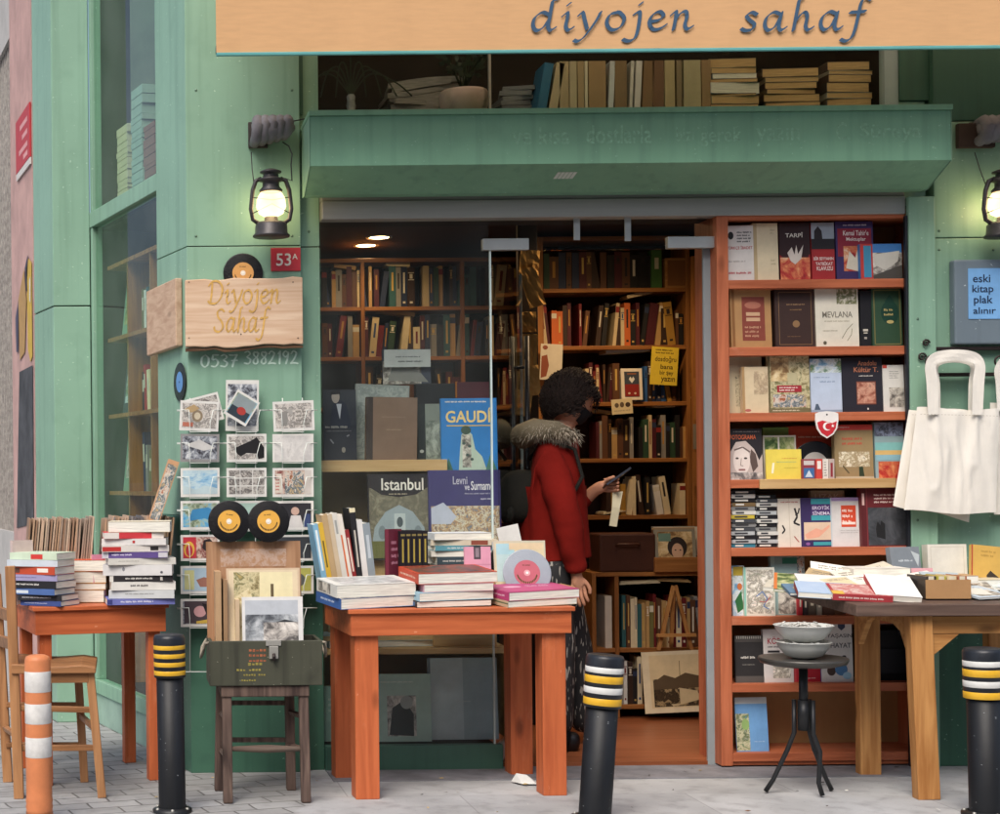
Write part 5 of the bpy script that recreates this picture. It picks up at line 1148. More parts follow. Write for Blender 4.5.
dcase((442, 398, 498, 471), dz2, '#2f7cc0', 'large blue book with bold yellow title and pale stone tower', [('t', 'GAUDÍ', .09, .13, .9, .33, '#e9c56a'), ('t', 'GAUDÍ', .085, .135, .895, .335, '#eed08a'), ('lines', .08, .03, .92, .07, 1, '#e8e4da'), ('r', .1, .37, .92, .385, '#dcb868'), ('g', [(.3, .99), (.33, .7), (.36, .5), (.42, .46), (.46, .4), (.5, .46), (.55, .5), (.6, .7), (.72, .8), (.8, .99)], '#b9c9b8'), ('n', .37, .5, .53, .95, PH1), ('e', .44, .44, .09, .06, '#46584c'), ('e', .4, .62, .03, .02, '#4a5a54'), ('e', .5, .66, .03, .02, '#4a5a54'), ('e', .46, .78, .03, .02, '#4a5a54'), ('e', .54, .84, .03, .02, '#4a5a54'), ('g', [(.06, .99), (.12, .82), (.16, .9), (.2, .99)], '#3f6f5a'), ('g', [(.78, .99), (.86, .78), (.92, .86), (.98, .99)], '#4a7a68')], Y=.2)
bpy.context.view_layer.update()
def lift(o, r, Y, z=None):
    """seat a displayed book on a small hidden support so its foot is at the rectangle's lower edge"""
    p = V((r[0] + r[2]) / 2, r[3], Y); o.location = p
    return p
last = [o for o in COL.objects if o.get('label', '').startswith('large blue book with bold')][0]
pz = lift(last, (442, 398, 498, 471), .2)
q = MB().box(-.11, .0, 0, .11, .14, pz.z - dz2 - .001, PALE); tag(q.build('wooden_block', loc=(pz.x, .23, dz2 + .0005), bevel=.003), 'pale wooden block under the large blue book in the display', 'block')
o = dcase((369, 474, 431, 560), dz2, '#2a2226', 'dark city book with white serif title above a grey domed building', [('n', .02, .16, .98, .98, picture('gilt', ['#8a8470', '#6a6454', '#a39c84'], 16)), ('g', [(0, 0), (1, 0), (1, .14), (.78, .24), (.5, .27), (.22, .24), (0, .14)], '#262024'), ('t', 'Istanbul', .22, .05, .9, .19, '#e6dfd4'), ('lines', .34, .22, .72, .25, 1, '#b5a890'), ('g', [(.04, .9), (.1, .62), (.28, .44), (.5, .36), (.72, .44), (.9, .62), (.96, .9)], '#98a4a8'), ('r', .42, .46, .6, .74, '#b9c2c2'), ('e', .51, .56, .05, .06, '#4a5458'), ('e', .22, .68, .06, .08, '#7a868a'), ('e', .8, .68, .06, .08, '#7a868a'), ('r', .02, .78, .3, .98, '#6a6a3c'), ('r', .3, .9, .98, .98, '#8c8468')], Y=.16)
p_ = V(400, 560, .16); o.location.z = p_.z
q = MB().box(-.13, 0, 0, .13, .12, p_.z - dz2 - .001, PALE); tag(q.build('wooden_block', loc=(p_.x, .19, dz2 + .0005), bevel=.003), 'pale wooden block under the dark city book in the display', 'block')
o = dcase((430, 470, 502, 560), dz2, '#3a3468', 'violet book above a colourful procession miniature, before the blue tower book', [('n', .03, .4, .98, .98, picture('miniature', ['#c9bfa0', '#6a7a8c', '#b58a5a', '#d8d2bc', '#7a4a44', '#9aa88a'], 34)), ('g', [(.03, .42), (.2, .36), (.3, .44), (.38, .52), (.3, .6), (.03, .6)], '#b9bccb'), ('t', 'Levni', .34, .07, .54, .16, '#b9b4c4'), ('t', 've', .5, .175, .57, .225, '#d8d2dc'), ('t', 'Surname', .59, .125, .9, .225, '#e2dde0'), ('lines', .5, .25, .86, .28, 1, '#a8a4b4'), ('lines', .72, .31, .88, .34, 1, '#c9c4d0'), ('r', .03, .93, .98, .98, '#d8dce0')], Y=.12)
p_ = V(466, 560, .12); o.location.z = p_.z
q = MB().box(-.14, 0, 0, .14, .06, p_.z - dz2 - .001, PALE); tag(q.build('wooden_block', loc=(p_.x, .15, dz2 + .0005), bevel=.003), 'pale wooden block under the violet miniature book in the display', 'block')
dcase((328, 468, 363, 560), dz2, '#9c8a62', 'plain olive beige book at the left edge of the display, under the shelf', [('r', .97, 0, 1, 1, '#4a4030')], Y=.3)
bpy.context.view_layer.update()
o = dcase((383, 349, 431, 384), dz, '#3f4654', 'landscape book with ruined wall picture, top of the display behind the silver book', [('n', .0, .35, .8, 1, PH1), ('g', [(.1, .9), (.2, .5), (.5, .42), (.8, .7), (.95, .95)], '#8f8f88')], Y=.40); o.location.z = P(407, 384, .40)[1]
sheet((384, 349.5, 430.5, 367), .38, '#c9cdc8', 'pale paper sign with two lines of handwriting at the top of the display', [('lines', .25, .35, .9, .5, 1, '#6a6e70'), ('lines', .3, .6, .85, .78, 1, '#5a5e60')], name='paper_sign', cat='sign')
q = MB().box(-.09, 0, 0, .09, .05, P(407, 384, .4)[1] - dz - .001, PA('#1d2024')); tag(q.build('black_box', loc=(P(436, 400, .36)[0], .37, dz + .0005), bevel=.002), 'black box standing behind the narrow misty book in the display', 'box')
sheet((457, 382, 489, 400), .5, '#5c2430', 'dark red folder showing above the large blue book in the display', [], name='folder', cat='folder')
for i, (r, c, Y, l, ops) in enumerate((((300 + 22, 690, 346, 745), '#7f9f96', .12, 'green grey large book at the left end of the bottom display', [('lines', .3, .2, .9, .5, 3, '#a8b8b0')]), ((344, 678, 432, 745), '#a3bcb2', .1, 'wide green grey book with dark portrait photograph on the bottom display', [('lines', .42, .1, .87, .14, 1, '#d0dad2'), ('n', .5, .32, .83, .92, PH5), ('g', [(.52, .9), (.56, .5), (.7, .38), (.8, .6), (.8, .92)], '#22282a'), ('e', .72, .42, .07, .1, '#9aa09c')]), ((430, 664, 499, 745), '#b9c9cd', .14, 'large blue grey book with darker right half on the bottom display', [('r', .5, 0, 1, 1, '#a0b2b8'), ('r', .05, .3, .45, .305, '#c0ccd0'), ('r', .0, 0, .03, 1, '#6a7c84'), ('lines', .38, .52, .62, .55, 1, '#b9c6c8')]))):
    face(r, Y, c, l, ops, .03, zs + .001, group=g7, lean=5)
flat_stack(395, 130, .16, dz2 + .0005, [(6, '#b9c0bc', 'pale grey album', -8), (6, '#9fb4b8', 'blue grey album', -12)], .2, 'lying on the lower display shelf behind the table top', g7, 8)

rr = random.Random(61)
for i, (px, py, w_, a_, c, l) in enumerate(((566, 403, 24, 6, '#b9a684', 'dog eared pamphlet lying on the spines behind the head'), (560, 293, 30, -5, '#8a6a44', 'brown folder lying on the spines left end of second shelf'), (655, 461, 30, -4, '#c4b08a', 'beige folder lying on the fifth shelf row of the door bookcase'), (640, 584, 40, 2, '#cdbf9e', 'cream magazine lying on the spines of the low cabinet'), (674, 582, 34, -3, '#a88a5c', 'tan magazine lying on the spines by the easel'), (615, 513, 24, 8, '#d0c6ac', 'pale brochure leaning on the fifth shelf beside the phone'))):
    Y = MY + .02 if py < 540 else CY + .02; p = V(px, py, Y); Wd = w_ / SC(Y); q = MB(); th_ = rr.uniform(.004, .009)
    for k in range(3): q.box(-Wd / 2 + k * .004, k * .006, k * th_, Wd / 2 - k * .006, .14, k * th_ + th_ * .9, PA(c))
    tag(q.build('magazine', loc=p, rot=(0, R(-a_), R(rr.uniform(-8, 8)))), l, 'magazine', 'loose papers on the inner shelves')

# ------------------------------------------------------------------ tables on the pavement
def table(label, M, Wt, Dt, Zt, leg, ap, mx, mz, inset=.02, th=.018, name='painted_table', over=.012):
    """origin on the ground under the front left corner of the top"""
    o = thing(name, label, 'table', M=M)
    MB().box(0, 0, Zt - th, Wt, Dt, Zt, mx).build('table_top', o, bevel=.003)
    a0, a1, b0, b1 = over, Wt - over, over, Dt - over; t = .02
    for n, r in (('apron', (a0, b0, a1, b0 + t)), ('apron', (a0, b1 - t, a1, b1)), ('apron', (a0, b0 + t + .0005, a0 + t, b1 - t - .0005)), ('apron', (a1 - t, b0 + t + .0005, a1, b1 - t - .0005))):
        MB().box(r[0], r[1], Zt - th - ap, r[2], r[3], Zt - th - .0005, mx).build(n, o, bevel=.002)
    for x in (a0 + t + inset, a1 - t - inset - leg):
        for y in (b0 + t + .001, b1 - t - leg - .001): MB().box(x, y, 0, x + leg, y + leg, Zt - th - .001, mz).build('leg', o, bevel=.003)
    return o
TZ = .757
ct = V(353, 800, -.64); CT = Matrix.Translation((ct.x - .012, -.65, 0)) @ Matrix.Rotation(R(3), 4, 'Z')
table('orange painted wooden table loaded with books before the display window', CT, .91, .60, TZ, .095, .088, ORANGE, ORANGE_Z, inset=-.002)
lt = V(34, 700, -.32); LT = Matrix.Translation((lt.x, -.32, 0)) @ Matrix.Rotation(R(13.5), 4, 'Z')
table('small orange painted table loaded with books and record crates at the corner', LT, .585, .56, .752, .052, .10, ORANGE, ORANGE_Z, inset=0)

def flatM(cx, Yc, z, T, W_, side, yaw, L, tilt=0):
    base = Matrix.Rotation(R(90), 4, 'Z') @ Matrix.Rotation(R(-90), 4, 'X') if side == 's' else Matrix.Rotation(R(-90), 4, 'X')
    off = Matrix.Translation((L / 2, 0, 0)) if side == 's' else Matrix.Translation((0, -W_ / 2, 0))
    return Matrix.Translation((cx, Yc - W_ / 2, z)) @ Matrix.Rotation(R(tilt), 4, 'X') @ Matrix.Translation((0, W_ / 2, T)) @ Matrix.Rotation(R(yaw), 4, 'Z') @ off @ base
def pile(px, Y, z, items, group=None, tilt=0):
    """items from the bottom up: (length m, depth m, thickness m, colour, side shown s/p, yaw, dx px, label, cover ops, spine ops)"""
    for L, dp, T, col, side, yaw, dx, label, ops, sops in items:
        c = P(px + dx, 560, Y)[0]
        if side == 's': book(label, dp, L, T * .97, flatM(c, Y + dp / 2, z, T, dp, 's', yaw, L, tilt), col, ops, sops, page=PAGES_W, group=group)
        else: book(label, L, dp, T * .97, flatM(c, Y + dp / 2, z, T, dp, 'p', yaw, L, tilt), col, ops, sops, page=PAGES_W, group=group)
        z += T
    return z
g = 'books on the orange table'
pile(370, -.60, TZ + .001, [(.345, .25, .045, '#3a5f9c', 'p', 16, 2, 'thick grey and blue album at the left front of the orange table', [('n', 0, 0, 1, 1, PH1)], [('lines', .2, .3, .8, .7, 1, '#c9d4e4')]),
    (.335, .24, .052, '#d4d4ce', 'p', 12, 0, 'thick white album on top of the blue album, orange table', [('n', .1, .1, .9, .9, picture('snow', ['#dcdcd8', '#c9cac8', '#9a9c9c', '#e4e4e0'], 10))], [('n', .1, .1, .7, .9, PH1)])], g, 4)
pile(451, -.58, TZ + .001, [(.31, .22, .026, '#2a2b30', 'p', 8, -1, 'black bound book at the bottom of the middle pile on the orange table', [], [('r', .1, .2, .9, .8, '#3f6a9a')]),
    (.315, .22, .035, '#9cc4d4', 'p', 11, 0, 'pale blue spined book in the middle pile on the orange table', [], [('lines', .1, .3, .9, .7, 1, '#3a6a8a')]),
    (.29, .21, .032, '#cf9aa4', 'p', 8, 4, 'pink spined book under the red topped one, middle pile', [], []),
    (.33, .24, .045, '#b8472e', 'p', 9, 2, 'large book with black and red cover on top of the middle pile', [('n', .04, .05, .96, .95, picture('dark_cover', ['#2a2426', '#4a4440', '#8a4030', '#1f1c1e'], 7))], [('lines', .1, .3, .9, .7, 1, '#e0b8a0')])], g, 4)
pile(534, -.58, TZ + .001, [(.31, .22, .026, '#b9a68a', 'p', 16, 1, 'tan edged book under the magenta one at the table\'s right end', [], [('r', 0, .3, 1, .5, '#5a6a4a')]),
    (.32, .23, .036, '#a83a6c', 'p', 17, 2, 'magenta book lying at the right front end of the orange table', [('r', .05, .08, .95, .92, '#b04a78'), ('e', .3, .4, .12, .1, '#d8a4bc'), ('lines', .5, .3, .9, .5, 2, '#e0bccc')], [('lines', .1, .3, .9, .7, 1, '#e0bccc')])], g, 4)
rz = .842
q = MB().box(-.26, 0, 0, .26, .29, rz - TZ - .003, mat('cardboard', '#a98258', rough=.8, var=.12, scale=5, bump=.2))
tag(q.build('cardboard_box', loc=(P(432, 590, -.33)[0], -.36, TZ + .0015), rot=(0, 0, R(2)), bevel=.003), 'low flat cardboard box under the rear books of the orange table', 'box')
# leaning upright row
x = P(322, 560, -.3)[0]
for i, (t_, h, c, l, ops) in enumerate(((.022, .245, '#7fb0cc', 'pale blue book with white title, leftmost of the upright row', [('r', .3, .1, .7, .8, '#e0e8ea')]), (.021, .25, '#d3ab3a', 'yellow spined book, second of the upright row on the orange table', [('r', .35, .3, .65, .75, '#6a5a24')]), (.024, .285, '#b59a72', 'tan kraft book, third of the upright row on the orange table', []), (.02, .285, '#c4b296', 'pale tan book between the tan and the grey white one', []), (.022, .29, '#d2cfc6', 'grey white book in the middle of the upright row', [('r', .3, .1, .7, .3, '#9a9c98')]), (.02, .285, '#dfd8cc', 'white book with orange stripe in the upright row', [('r', .0, .3, .35, 1, '#cf6a3c')]), (.018, .22, '#8a2a2c', 'short dark red book in the upright row', [('r', .3, .15, .7, .8, '#d8c4b4')]), (.024, .31, '#1f1e22', 'tallest black book with cream top in the upright row', [('r', 0, 0, 1, .06, '#dcd2ae'), ('r', .35, .3, .65, .8, '#b9b4a8')]), (.024, .26, '#d9d7d4', 'clean white book right of the tallest black one', []), (.03, .245, '#8a959c', 'thick blue grey book, rightmost of the upright row', [('r', .3, .2, .7, .6, '#b9c2c8')]))):
    spine(l, t_, .2, h, (x, -.3 + i * .003, rz), c, -9 if i < 7 else -6, ops, group='upright row on the orange table', page=PAGES_W)
    x += t_ * 1.02
# five black spines of one set
x = P(400, 560, -.3)[0]
for i in range(5):
    spine(f'black volume with yellow title lettering, {ordw(i + 1)} of the five set volumes', .0235, .15, .212, (x, -.31 + i * .0065, rz), '#201d22', 0, [('r', .35, .16, .65, .62, '#b5a04a'), ('r', .1, .06, .9, .1, '#8a7c4a')], group='set of black volumes on the orange table', page=PAGES_W, yaw=16)
    x += .0245
face((388, 529, 403, 582), -.3, '#6a2436', 'maroon pink cover standing at the left of the black set', [('lines', .2, .2, .8, .7, 4, '#c98a9c')], T=.02, z=rz, yaw=38, lean=0, group=g)
# pile behind
pile(464, -.14, rz, [(.25, .17, .03, '#25282c', 's', 3, 0, 'black volume with white title at the bottom of the rear pile', [], [('lines', .1, .2, .9, .7, 1, '#c9c9c4')]), (.26, .17, .028, '#d8d6d0', 's', -4, 2, 'white volume above the black one in the rear pile', [], [('lines', .3, .3, .6, .7, 1, '#8a8a88')]), (.25, .18, .036, '#3a4a52', 's', 5, 0, 'slate volume in the rear pile of the orange table', [], [('lines', .1, .3, .8, .7, 1, '#c9c9c4')]), (.27, .17, .026, '#c4c4bc', 'p', -3, 0, 'pale grey volume with page edges in the rear pile', [], []), (.26, .17, .022, '#5a96a4', 's', 2, 1, 'teal volume in the rear pile of the orange table', [], [('lines', .2, .2, .7, .8, 1, '#d8e0dc')]), (.28, .19, .024, '#cfc4ae', 's', -6, 3, 'cream spotted volume near the top of the rear pile', [], [('r', .6, .1, .85, .9, '#8a4a3a')]), (.25, .17, .03, '#d2d6d8', 'p', 4, -2, 'white topmost volume of the rear pile, under the procession book', [], [])], g)
face((465, 545, 491.5, 580), -.33, '#d79aae', 'pink booklet with dark tag picture standing before the rear pile', [('r', .36, .0, .62, .36, '#4a4248'), ('r', .42, .04, .56, .3, '#8a7c84'), ('lines', .15, .66, .85, .86, 3, '#e8c9d2'), ('r', 0, .5, 1, .52, '#c9889c')], T=.012, z=rz, lean=5, group=g, name='booklet', cat='booklet')
face((433, 567, 464, 582), -.33, '#e0ded8', 'small white paperback lying upright left of the pink booklet', [('g', [(.3, .2), (.6, .5), (.3, .9)], '#b9b8b4')], T=.02, z=rz, lean=10, group=g)
# records and sleeves at the right end
face((495, 541, 547, 586), -.32, '#c9bfa8', 'pastel record sleeve standing behind the clear record', [('r', .03, .05, .97, .97, '#d8c8a4'), ('r', .05, .06, .4, .3, '#a9ccd4'), ('r', .3, .06, .95, .2, '#dcc4a0'), ('g', [(.05, .3), (.4, .3), (.3, .9), (.05, .9)], '#b9d0d0')], T=.004, lean=8, name='record_sleeve', cat='record sleeve')
CLEAR = mat('clear_vinyl', '#9aa2aa', rough=.18, var=.12, scale=4, bump=.3, bscale=300)
p = V(527, 573, -.36)
vinyl('grey translucent record with pink label leaning on the pastel sleeve', None, .1, body=CLEAR, lab='#b8606c', ring=('#d8a0a4', 'LP'), M=Matrix.Translation(p) @ Matrix.Rotation(R(-14), 4, 'X'))
vinyl('black record standing half hidden behind the pastel sleeve', None, .1, lab='#7a3a34', M=Matrix.Translation(V(511, 566, -.26)) @ Matrix.Rotation(R(-8), 4, 'X'))
q = MB().box(-.085, 0, 0, .085, .012, .06, mat('clear_case', '#b7bcbc', rough=.15)).box(-.075, -.001, .01, .075, -.0003, .05, PA('#8a9090')); tag(q.build('disc_case', loc=V(513, 556, -.2), rot=(R(-8), 0, 0)), 'clear disc case standing on edge behind the pastel sleeve', 'disc case')
sheet((496, 526, 518, 545), -.21, '#e4e2dc', 'blank white card sticking up above the record sleeves', tilt=-12, name='card', cat='card')
q = MB().box(-.19, -.03, 0, .19, .17, .06, mat('cardboard', '#a98258')); tag(q.build('cardboard_tray', loc=(P(520, 590, -.3)[0] + .03, -.31, TZ + .0015), bevel=.003), 'low cardboard tray carrying the records at the right of the orange table', 'tray')

# ---- left table: two heaps, a leaning heap and two crates of sleeves
g = 'books on the corner table'
LZ = .753
W_ = '#dcd9d2'
pile(139, -.25, LZ, [(.285, .2, .026, '#6f74b4', 's', 4, 0, 'violet blue spined book at the bottom of the tall white pile', [], [('lines', .2, .2, .8, .8, 1, '#d8d8e4'), ('r', 0, .1, .08, .9, '#3a3f7a')]), (.275, .2, .035, '#c9cccc', 's', -2, 3, 'pale grey book, second from bottom of the tall white pile', [], [('lines', .25, .3, .7, .6, 1, '#8a8c8c')]), (.27, .2, .036, W_, 's', 3, 3, 'white book with dark heading in the lower part of the tall pile', [], [('lines', .3, .25, .6, .7, 1, '#4a4648')]), (.265, .2, .025, '#2a2628', 's', 0, 2, 'black banded spine in the middle of the tall white pile', [], [('r', .0, .0, .06, 1, '#d8d4cc'), ('lines', .25, .2, .75, .75, 1, '#d8d4cc'), ('r', .8, .2, .84, .8, '#c9c4bc')]), (.29, .21, .046, '#d8d6d4', 's', -4, 0, 'thickest white book with small emblem in the tall pile', [], [('e', .3, .4, .02, .2, '#8a8a90'), ('e', .85, .7, .02, .12, '#5a5a60')]), (.285, .2, .028, '#d2cfc6', 's', 5, 1, 'white book with faint grey title in the tall pile', [], [('lines', .15, .3, .5, .6, 1, '#a8a49c')]), (.275, .2, .026, '#5d4a86', 's', -3, -3, 'purple spined book in the upper tall pile', [], [('r', 0, 0, .1, 1, '#d0ccd4'), ('lines', .15, .2, .5, .75, 1, '#d8d0e4'), ('r', .86, .1, 1, .9, '#c9c6cc')]), (.28, .2, .028, '#d8d2ca', 's', 2, -4, 'white book with red end and black tag in the tall pile', [], [('r', 0, .2, .28, .9, '#b8302e'), ('r', .72, .2, .84, .8, '#2a2628')]), (.27, .2, .028, '#dad6d2', 's', -5, -3, 'white book with slim red mark near the top of the tall pile', [], [('r', .48, .3, .52, .7, '#b8302e')]), (.25, .19, .026, '#c83a40', 's', 3, -6, 'bright red and white spined book just under the tall pile\'s top', [], [('r', 0, 0, .25, 1, '#dcd4cc'), ('r', .8, 0, 1, 1, '#dcd4cc')]), (.26, .2, .046, '#d6cdb6', 'p', -4, 2, 'cream page block topmost on the tall pile of the corner table', [], [])], g)
pile(45, -.27, LZ, [(.2, .15, .022, '#3a4f8a', 's', -30, 4, 'blue spined paperback at the bottom of the turned pile', [], [('lines', .1, .3, .7, .7, 1, '#a8b4d4')]), (.21, .15, .025, '#25262c', 's', -26, 2, 'dark spined paperback above the blue one in the turned pile', [], [('lines', .1, .3, .8, .7, 1, '#b8b8bc')]), (.22, .155, .026, '#4a68a0', 's', -32, -3, 'pale blue spined paperback in the turned pile', [], [('r', 0, .3, .4, .8, '#c9d4dc')]), (.23, .16, .032, '#1f1f24', 's', -30, -3, 'black spined paperback with white capitals in the turned pile', [], [('lines', .1, .25, .7, .7, 1, '#d4d2cc')]), (.23, .15, .026, '#9a94b8', 's', -27, -4, 'lilac spined paperback above the black one, turned pile', [], [('lines', .1, .3, .6, .6, 1, '#6a648a')]), (.22, .155, .034, '#b8482c', 's', -31, -3, 'orange red spined paperback with white tag, turned pile', [], [('r', .6, .2, .85, .7, '#e4dcd0'), ('r', .05, .2, .2, .8, '#5a3a30')]), (.24, .16, .028, '#c4ccd4', 's', -25, -5, 'pale white blue paperback near the top of the turned pile', [], []), (.23, .16, .03, '#c4d4bc', 's', -28, -3, 'pale green paperback topmost of the turned pile', [], [('r', .45, .2, .7, .9, '#c83a34')])], g)
pile(86, -.10, LZ, [(.17, .13, .055, '#b58a5c', 'p', -8, 0, 'small cardboard slipcase under the cream paperbacks', [], []), (.17, .13, .028, '#c98a4a', 'p', -5, 1, 'cream paged paperback, lowest above the slipcase', [], []), (.18, .14, .05, '#c9a878', 'p', 4, -2, 'thick cream paged paperback in the rear corner pile', [], []), (.2, .14, .05, '#c85a3c', 'p', -6, 2, 'cream paged paperback with orange red cover atop the rear corner pile', [], [])], g)
def crate(px0, px1, Y, seed, lab, n, cols, h0):
    xa, xb = P(px0, 560, Y)[0], P(px1, 560, Y)[0]; Wd = xb - xa
    o = thing('record_crate', lab, 'crate', ((xa + xb) / 2, Y, LZ), rot=(0, 0, R(6)))
    CB = mat('cardboard', '#a98258')
    for n_, b in (('front_board', (-Wd / 2, 0, 0, Wd / 2, .006, .11)), ('end_board', (-Wd / 2, .0065, 0, -Wd / 2 + .006, .24, .13)), ('end_board', (Wd / 2 - .006, .0065, 0, Wd / 2, .24, .13)), ('bottom_board', (-Wd / 2 + .0065, .0065, 0, Wd / 2 - .0065, .24, .05))): MB().box(*b, CB).build(n_, o)
    rr = random.Random(seed); t_ = (Wd - .03) / n
    for i in range(n):
        nm, c = rr.choice(cols); h = h0 * rr.uniform(.95, 1); x = xa + .012 + i * t_
        q = MB().box(0, 0, 0, t_ * .6, .2, h, PA(c)).box(t_ * .6001, .003, .002, t_ * .8, .198, h * .985, PA('#8a7c68'))
        ob = q.build('record_sleeve', M=Matrix.Translation((x, Y + .022 + (x - xa - Wd / 2) * .10 + rr.uniform(-.005, .005), LZ + .051)) @ Matrix.Rotation(R(6), 4, 'Z') @ Matrix.Rotation(R(5 + rr.uniform(-1.2, 1.2)), 4, 'Y'))
        tag(ob, f'{nm} record sleeve, {ordw(i + 1)} from left in the {"left" if seed == 1 else "right"} crate', 'record sleeve', 'record sleeves in the crates on the corner table')
LS = [('tan', '#b8977a'), ('brown', '#9a7a62'), ('dusty tan', '#c0a48c'), ('pale tan', '#ccb49c'), ('grey brown', '#a08c7c')]
crate(22, 94, -.03, 1, 'cardboard crate of tan record sleeves at the left of the corner table', 26, LS, .318)
crate(98, 173, -.0, 2, 'cardboard crate of mixed record sleeves behind the tall white pile', 26, LS + [('grey', '#8c8684'), ('pinkish', '#b48c90'), ('slate', '#6f6a6c')], .32)
face((14, 536, 34, 600), -.15, '#c9b4ae', 'pale worn record sleeve at the outer end of the left crate', [('lines', .6, .2, .9, .6, 3, '#8a7c78')], T=.02, z=LZ, yaw=30, lean=2, name='record_sleeve', cat='record sleeve')
face((94, 537, 106, 585), -.09, '#c98aa4', 'pink magazine standing between the two piles of the corner table', [], T=.015, z=LZ, yaw=25, lean=3, name='magazine', cat='magazine')
q = MB().box(-.024, 0, 0, .024, .12, .29, PA('#c79a74')).box(-.02, -.0012, .02, .02, -.0004, .27, PH3)
tag(q.build('record_sleeve', loc=V(153, 524, -.02), rot=(0, R(19), 0)), 'printed sleeve sticking up at a slant from the right crate', 'record sleeve')

# ------------------------------------------------------------------ right table: dark top on a pine trestle
o = thing('trestle_table', 'dark topped table on pine trestle legs, loaded with books and magazines, by the tote bags', 'table', M=Matrix.Translation((2.853, -.75, 0)) @ Matrix.Rotation(R(-3.2), 4, 'Z'))
RT = .766
top = MB(); top.hexa([(0, 0, RT - .046), (1.0, 0, RT - .046), (1.0, .72, RT - .022), (0, .72, RT - .022)], [(0, 0, RT), (1.0, 0, RT), (1.0, .72, RT + .024), (0, .72, RT + .024)], DARKWOOD)
top.build('table_top', o, bevel=.004)
inv = o.matrix_basis.inverted()
def T_(p): return inv @ Vector(p)
for n_, a, b in (('leg', V(918, 618, -.70), V(926.5, 801, -.70)), ('leg', V(867, 617, -.19), V(868.5, 775, -.19)), ('leg', V(1040, 618, -.70), V(1046, 803, -.70)), ('leg', V(995, 617, -.19), V(999, 775, -.19))):
    a.z = RT - .048 + (a.y + .75) * .033; b.z = 0
    MB().bar(T_(a), T_(b), .085, .06, PINE).build(n_, o, bevel=.004)
zz = RT - .05
# side rail with a cut out arch between the left legs
xr = 3.115
prof = [(-.66, zz), (-.22, zz + .012), (-.22, zz - .16), (-.25, zz - .12), (-.30, zz - .055), (-.34, zz - .04), (-.52, zz - .045), (-.58, zz - .07), (-.62, zz - .13), (-.66, zz - .17)]
q = MB(); q.prism([(y, z) for y, z in prof], xr - .012, xr + .012, PINE_X, XP)
for v in range(len(q.v)): q.v[v] = T_(q.v[v])
q.build('side_rail', o, bevel=.002)
a, b = V(931, 625, -.71), V(1034, 625, -.71); q = MB(); q.box(a.x, -.715, zz - .07, b.x, -.69, zz - .001, PINE_X); q.v = [T_(v) for v in q.v]; q.build('front_rail', o, bevel=.003)
q = MB(); q.prism([(a.x + .001, zz - .071), (a.x + .11, zz - .071), (a.x + .001, zz - .16)], -.712, -.692, PINE_X); q.v = [T_(v) for v in q.v]; q.build('corner_brace', o, bevel=.002)

g = 'books on the trestle table'
def top_z(Y): return RT + (Y + .75) * .0333 + .0015
def lay(px, Y, L, dp, T, col, side, yaw, label, ops=(), sops=(), z=0, tilt=0, **k):
    zb = top_z(Y + dp * (0 if tilt > 8 else 1)) + z
    c = P(px, 590, Y)[0]
    return book(label, L if side == 'p' else dp, dp if side == 'p' else L, T, flatM(c, Y + dp / 2, zb, T, dp, side, yaw, L, tilt), col, ops, sops, page=PAGES_W, group=g, **k)
lay(806, -.36, .16, .24, .012, PH9, 'p', -22, 'olive green picture magazine with orange edge at the table\'s left corner', tilt=14, ops=[('r', .0, .0, .08, 1, '#c8743a')], name='magazine', cat='magazine')
lay(842, -.52, .23, .25, .006, '#dedcd8', 'p', -14, 'blank white sheet folder lying left of the red books', [], z=.0125, tilt=14, name='paper_folder', cat='paper')
lay(836, -.6, .22, .2, .022, '#a8c0d8', 'p', -18, 'pale blue and white book with red edge near the front left corner', tilt=10, ops=[('n', .05, .05, .95, .95, picture('pale_sky', ['#c4d4e4', '#a8c0dc', '#dfe4e8'], 5))], sops=[('r', 0, 0, 1, 1, '#a83a34')], z=.004)
lay(868, -.66, .22, .17, .026, '#a83a40', 's', -14, 'red and white patterned paperback at the front of the trestle table', tilt=11, ops=[('n', .05, .05, .95, .95, picture('red_white', ['#a83a40', '#d8c4bc', '#b85a58', '#e0d4cc'], 22)), ('r', .0, .0, .3, .2, '#d3ab4a')], sops=[('lines', .1, .3, .9, .8, 1, '#e4d4cc')])
lay(906, -.68, .17, .24, .024, '#e2e0da', 'p', -14, 'plain white paperback with red edge, largest at the front of the table', [], [('r', 0, 0, 1, 1, '#b8303a')], tilt=17)
lay(880, -.30, .22, .18, .06, '#d8cbb8', 'p', 8, 'thick cream book block in the middle of the trestle table', [])
lay(884, -.30, .23, .18, .03, '#dedad0', 'p', -5, 'cream white book on the thick cream block', [], z=.061)
lay(868, -.34, .1, .16, .03, '#b83a4a', 's', -25, 'small red spined book beside the thick cream block', [], [('r', 0, .6, 1, 1, '#d0ccc8')], z=.03)
lay(868, -.36, .1, .15, .026, '#8a8c94', 's', -25, 'small grey picture book under the red spined one', [], [('n', 0, 0, 1, 1, PH1)])
face((893, 535, 925, 575), -.14, '#7d858c', 'grey book with white title standing at the back of the trestle table', [('lines', .25, .3, .75, .4, 1, '#c9d0d4'), ('g', [(.7, .1), (.98, .2), (.9, .5), (.8, .3)], '#b9c2c4'), ('lines', .1, .7, .6, .8, 1, '#a8b0b4')], z=top_z(-.1), yaw=10, lean=10, T=.03)
face((914, 558, 934, 578), -.2, '#d09aa0', 'small pink card standing below the grey book, trestle table', z=top_z(-.16), yaw=-8, lean=16, T=.008, name='card', cat='card')
face((929, 533, 968, 575), -.12, '#dad6ca', 'cream white boxed book standing upright at the table\'s back', [('l', [(.08, .06), (.92, .06), (.92, .95), (.08, .95), (.08, .06)], .012, '#c4beae')], z=top_z(-.1), lean=4, T=.05)
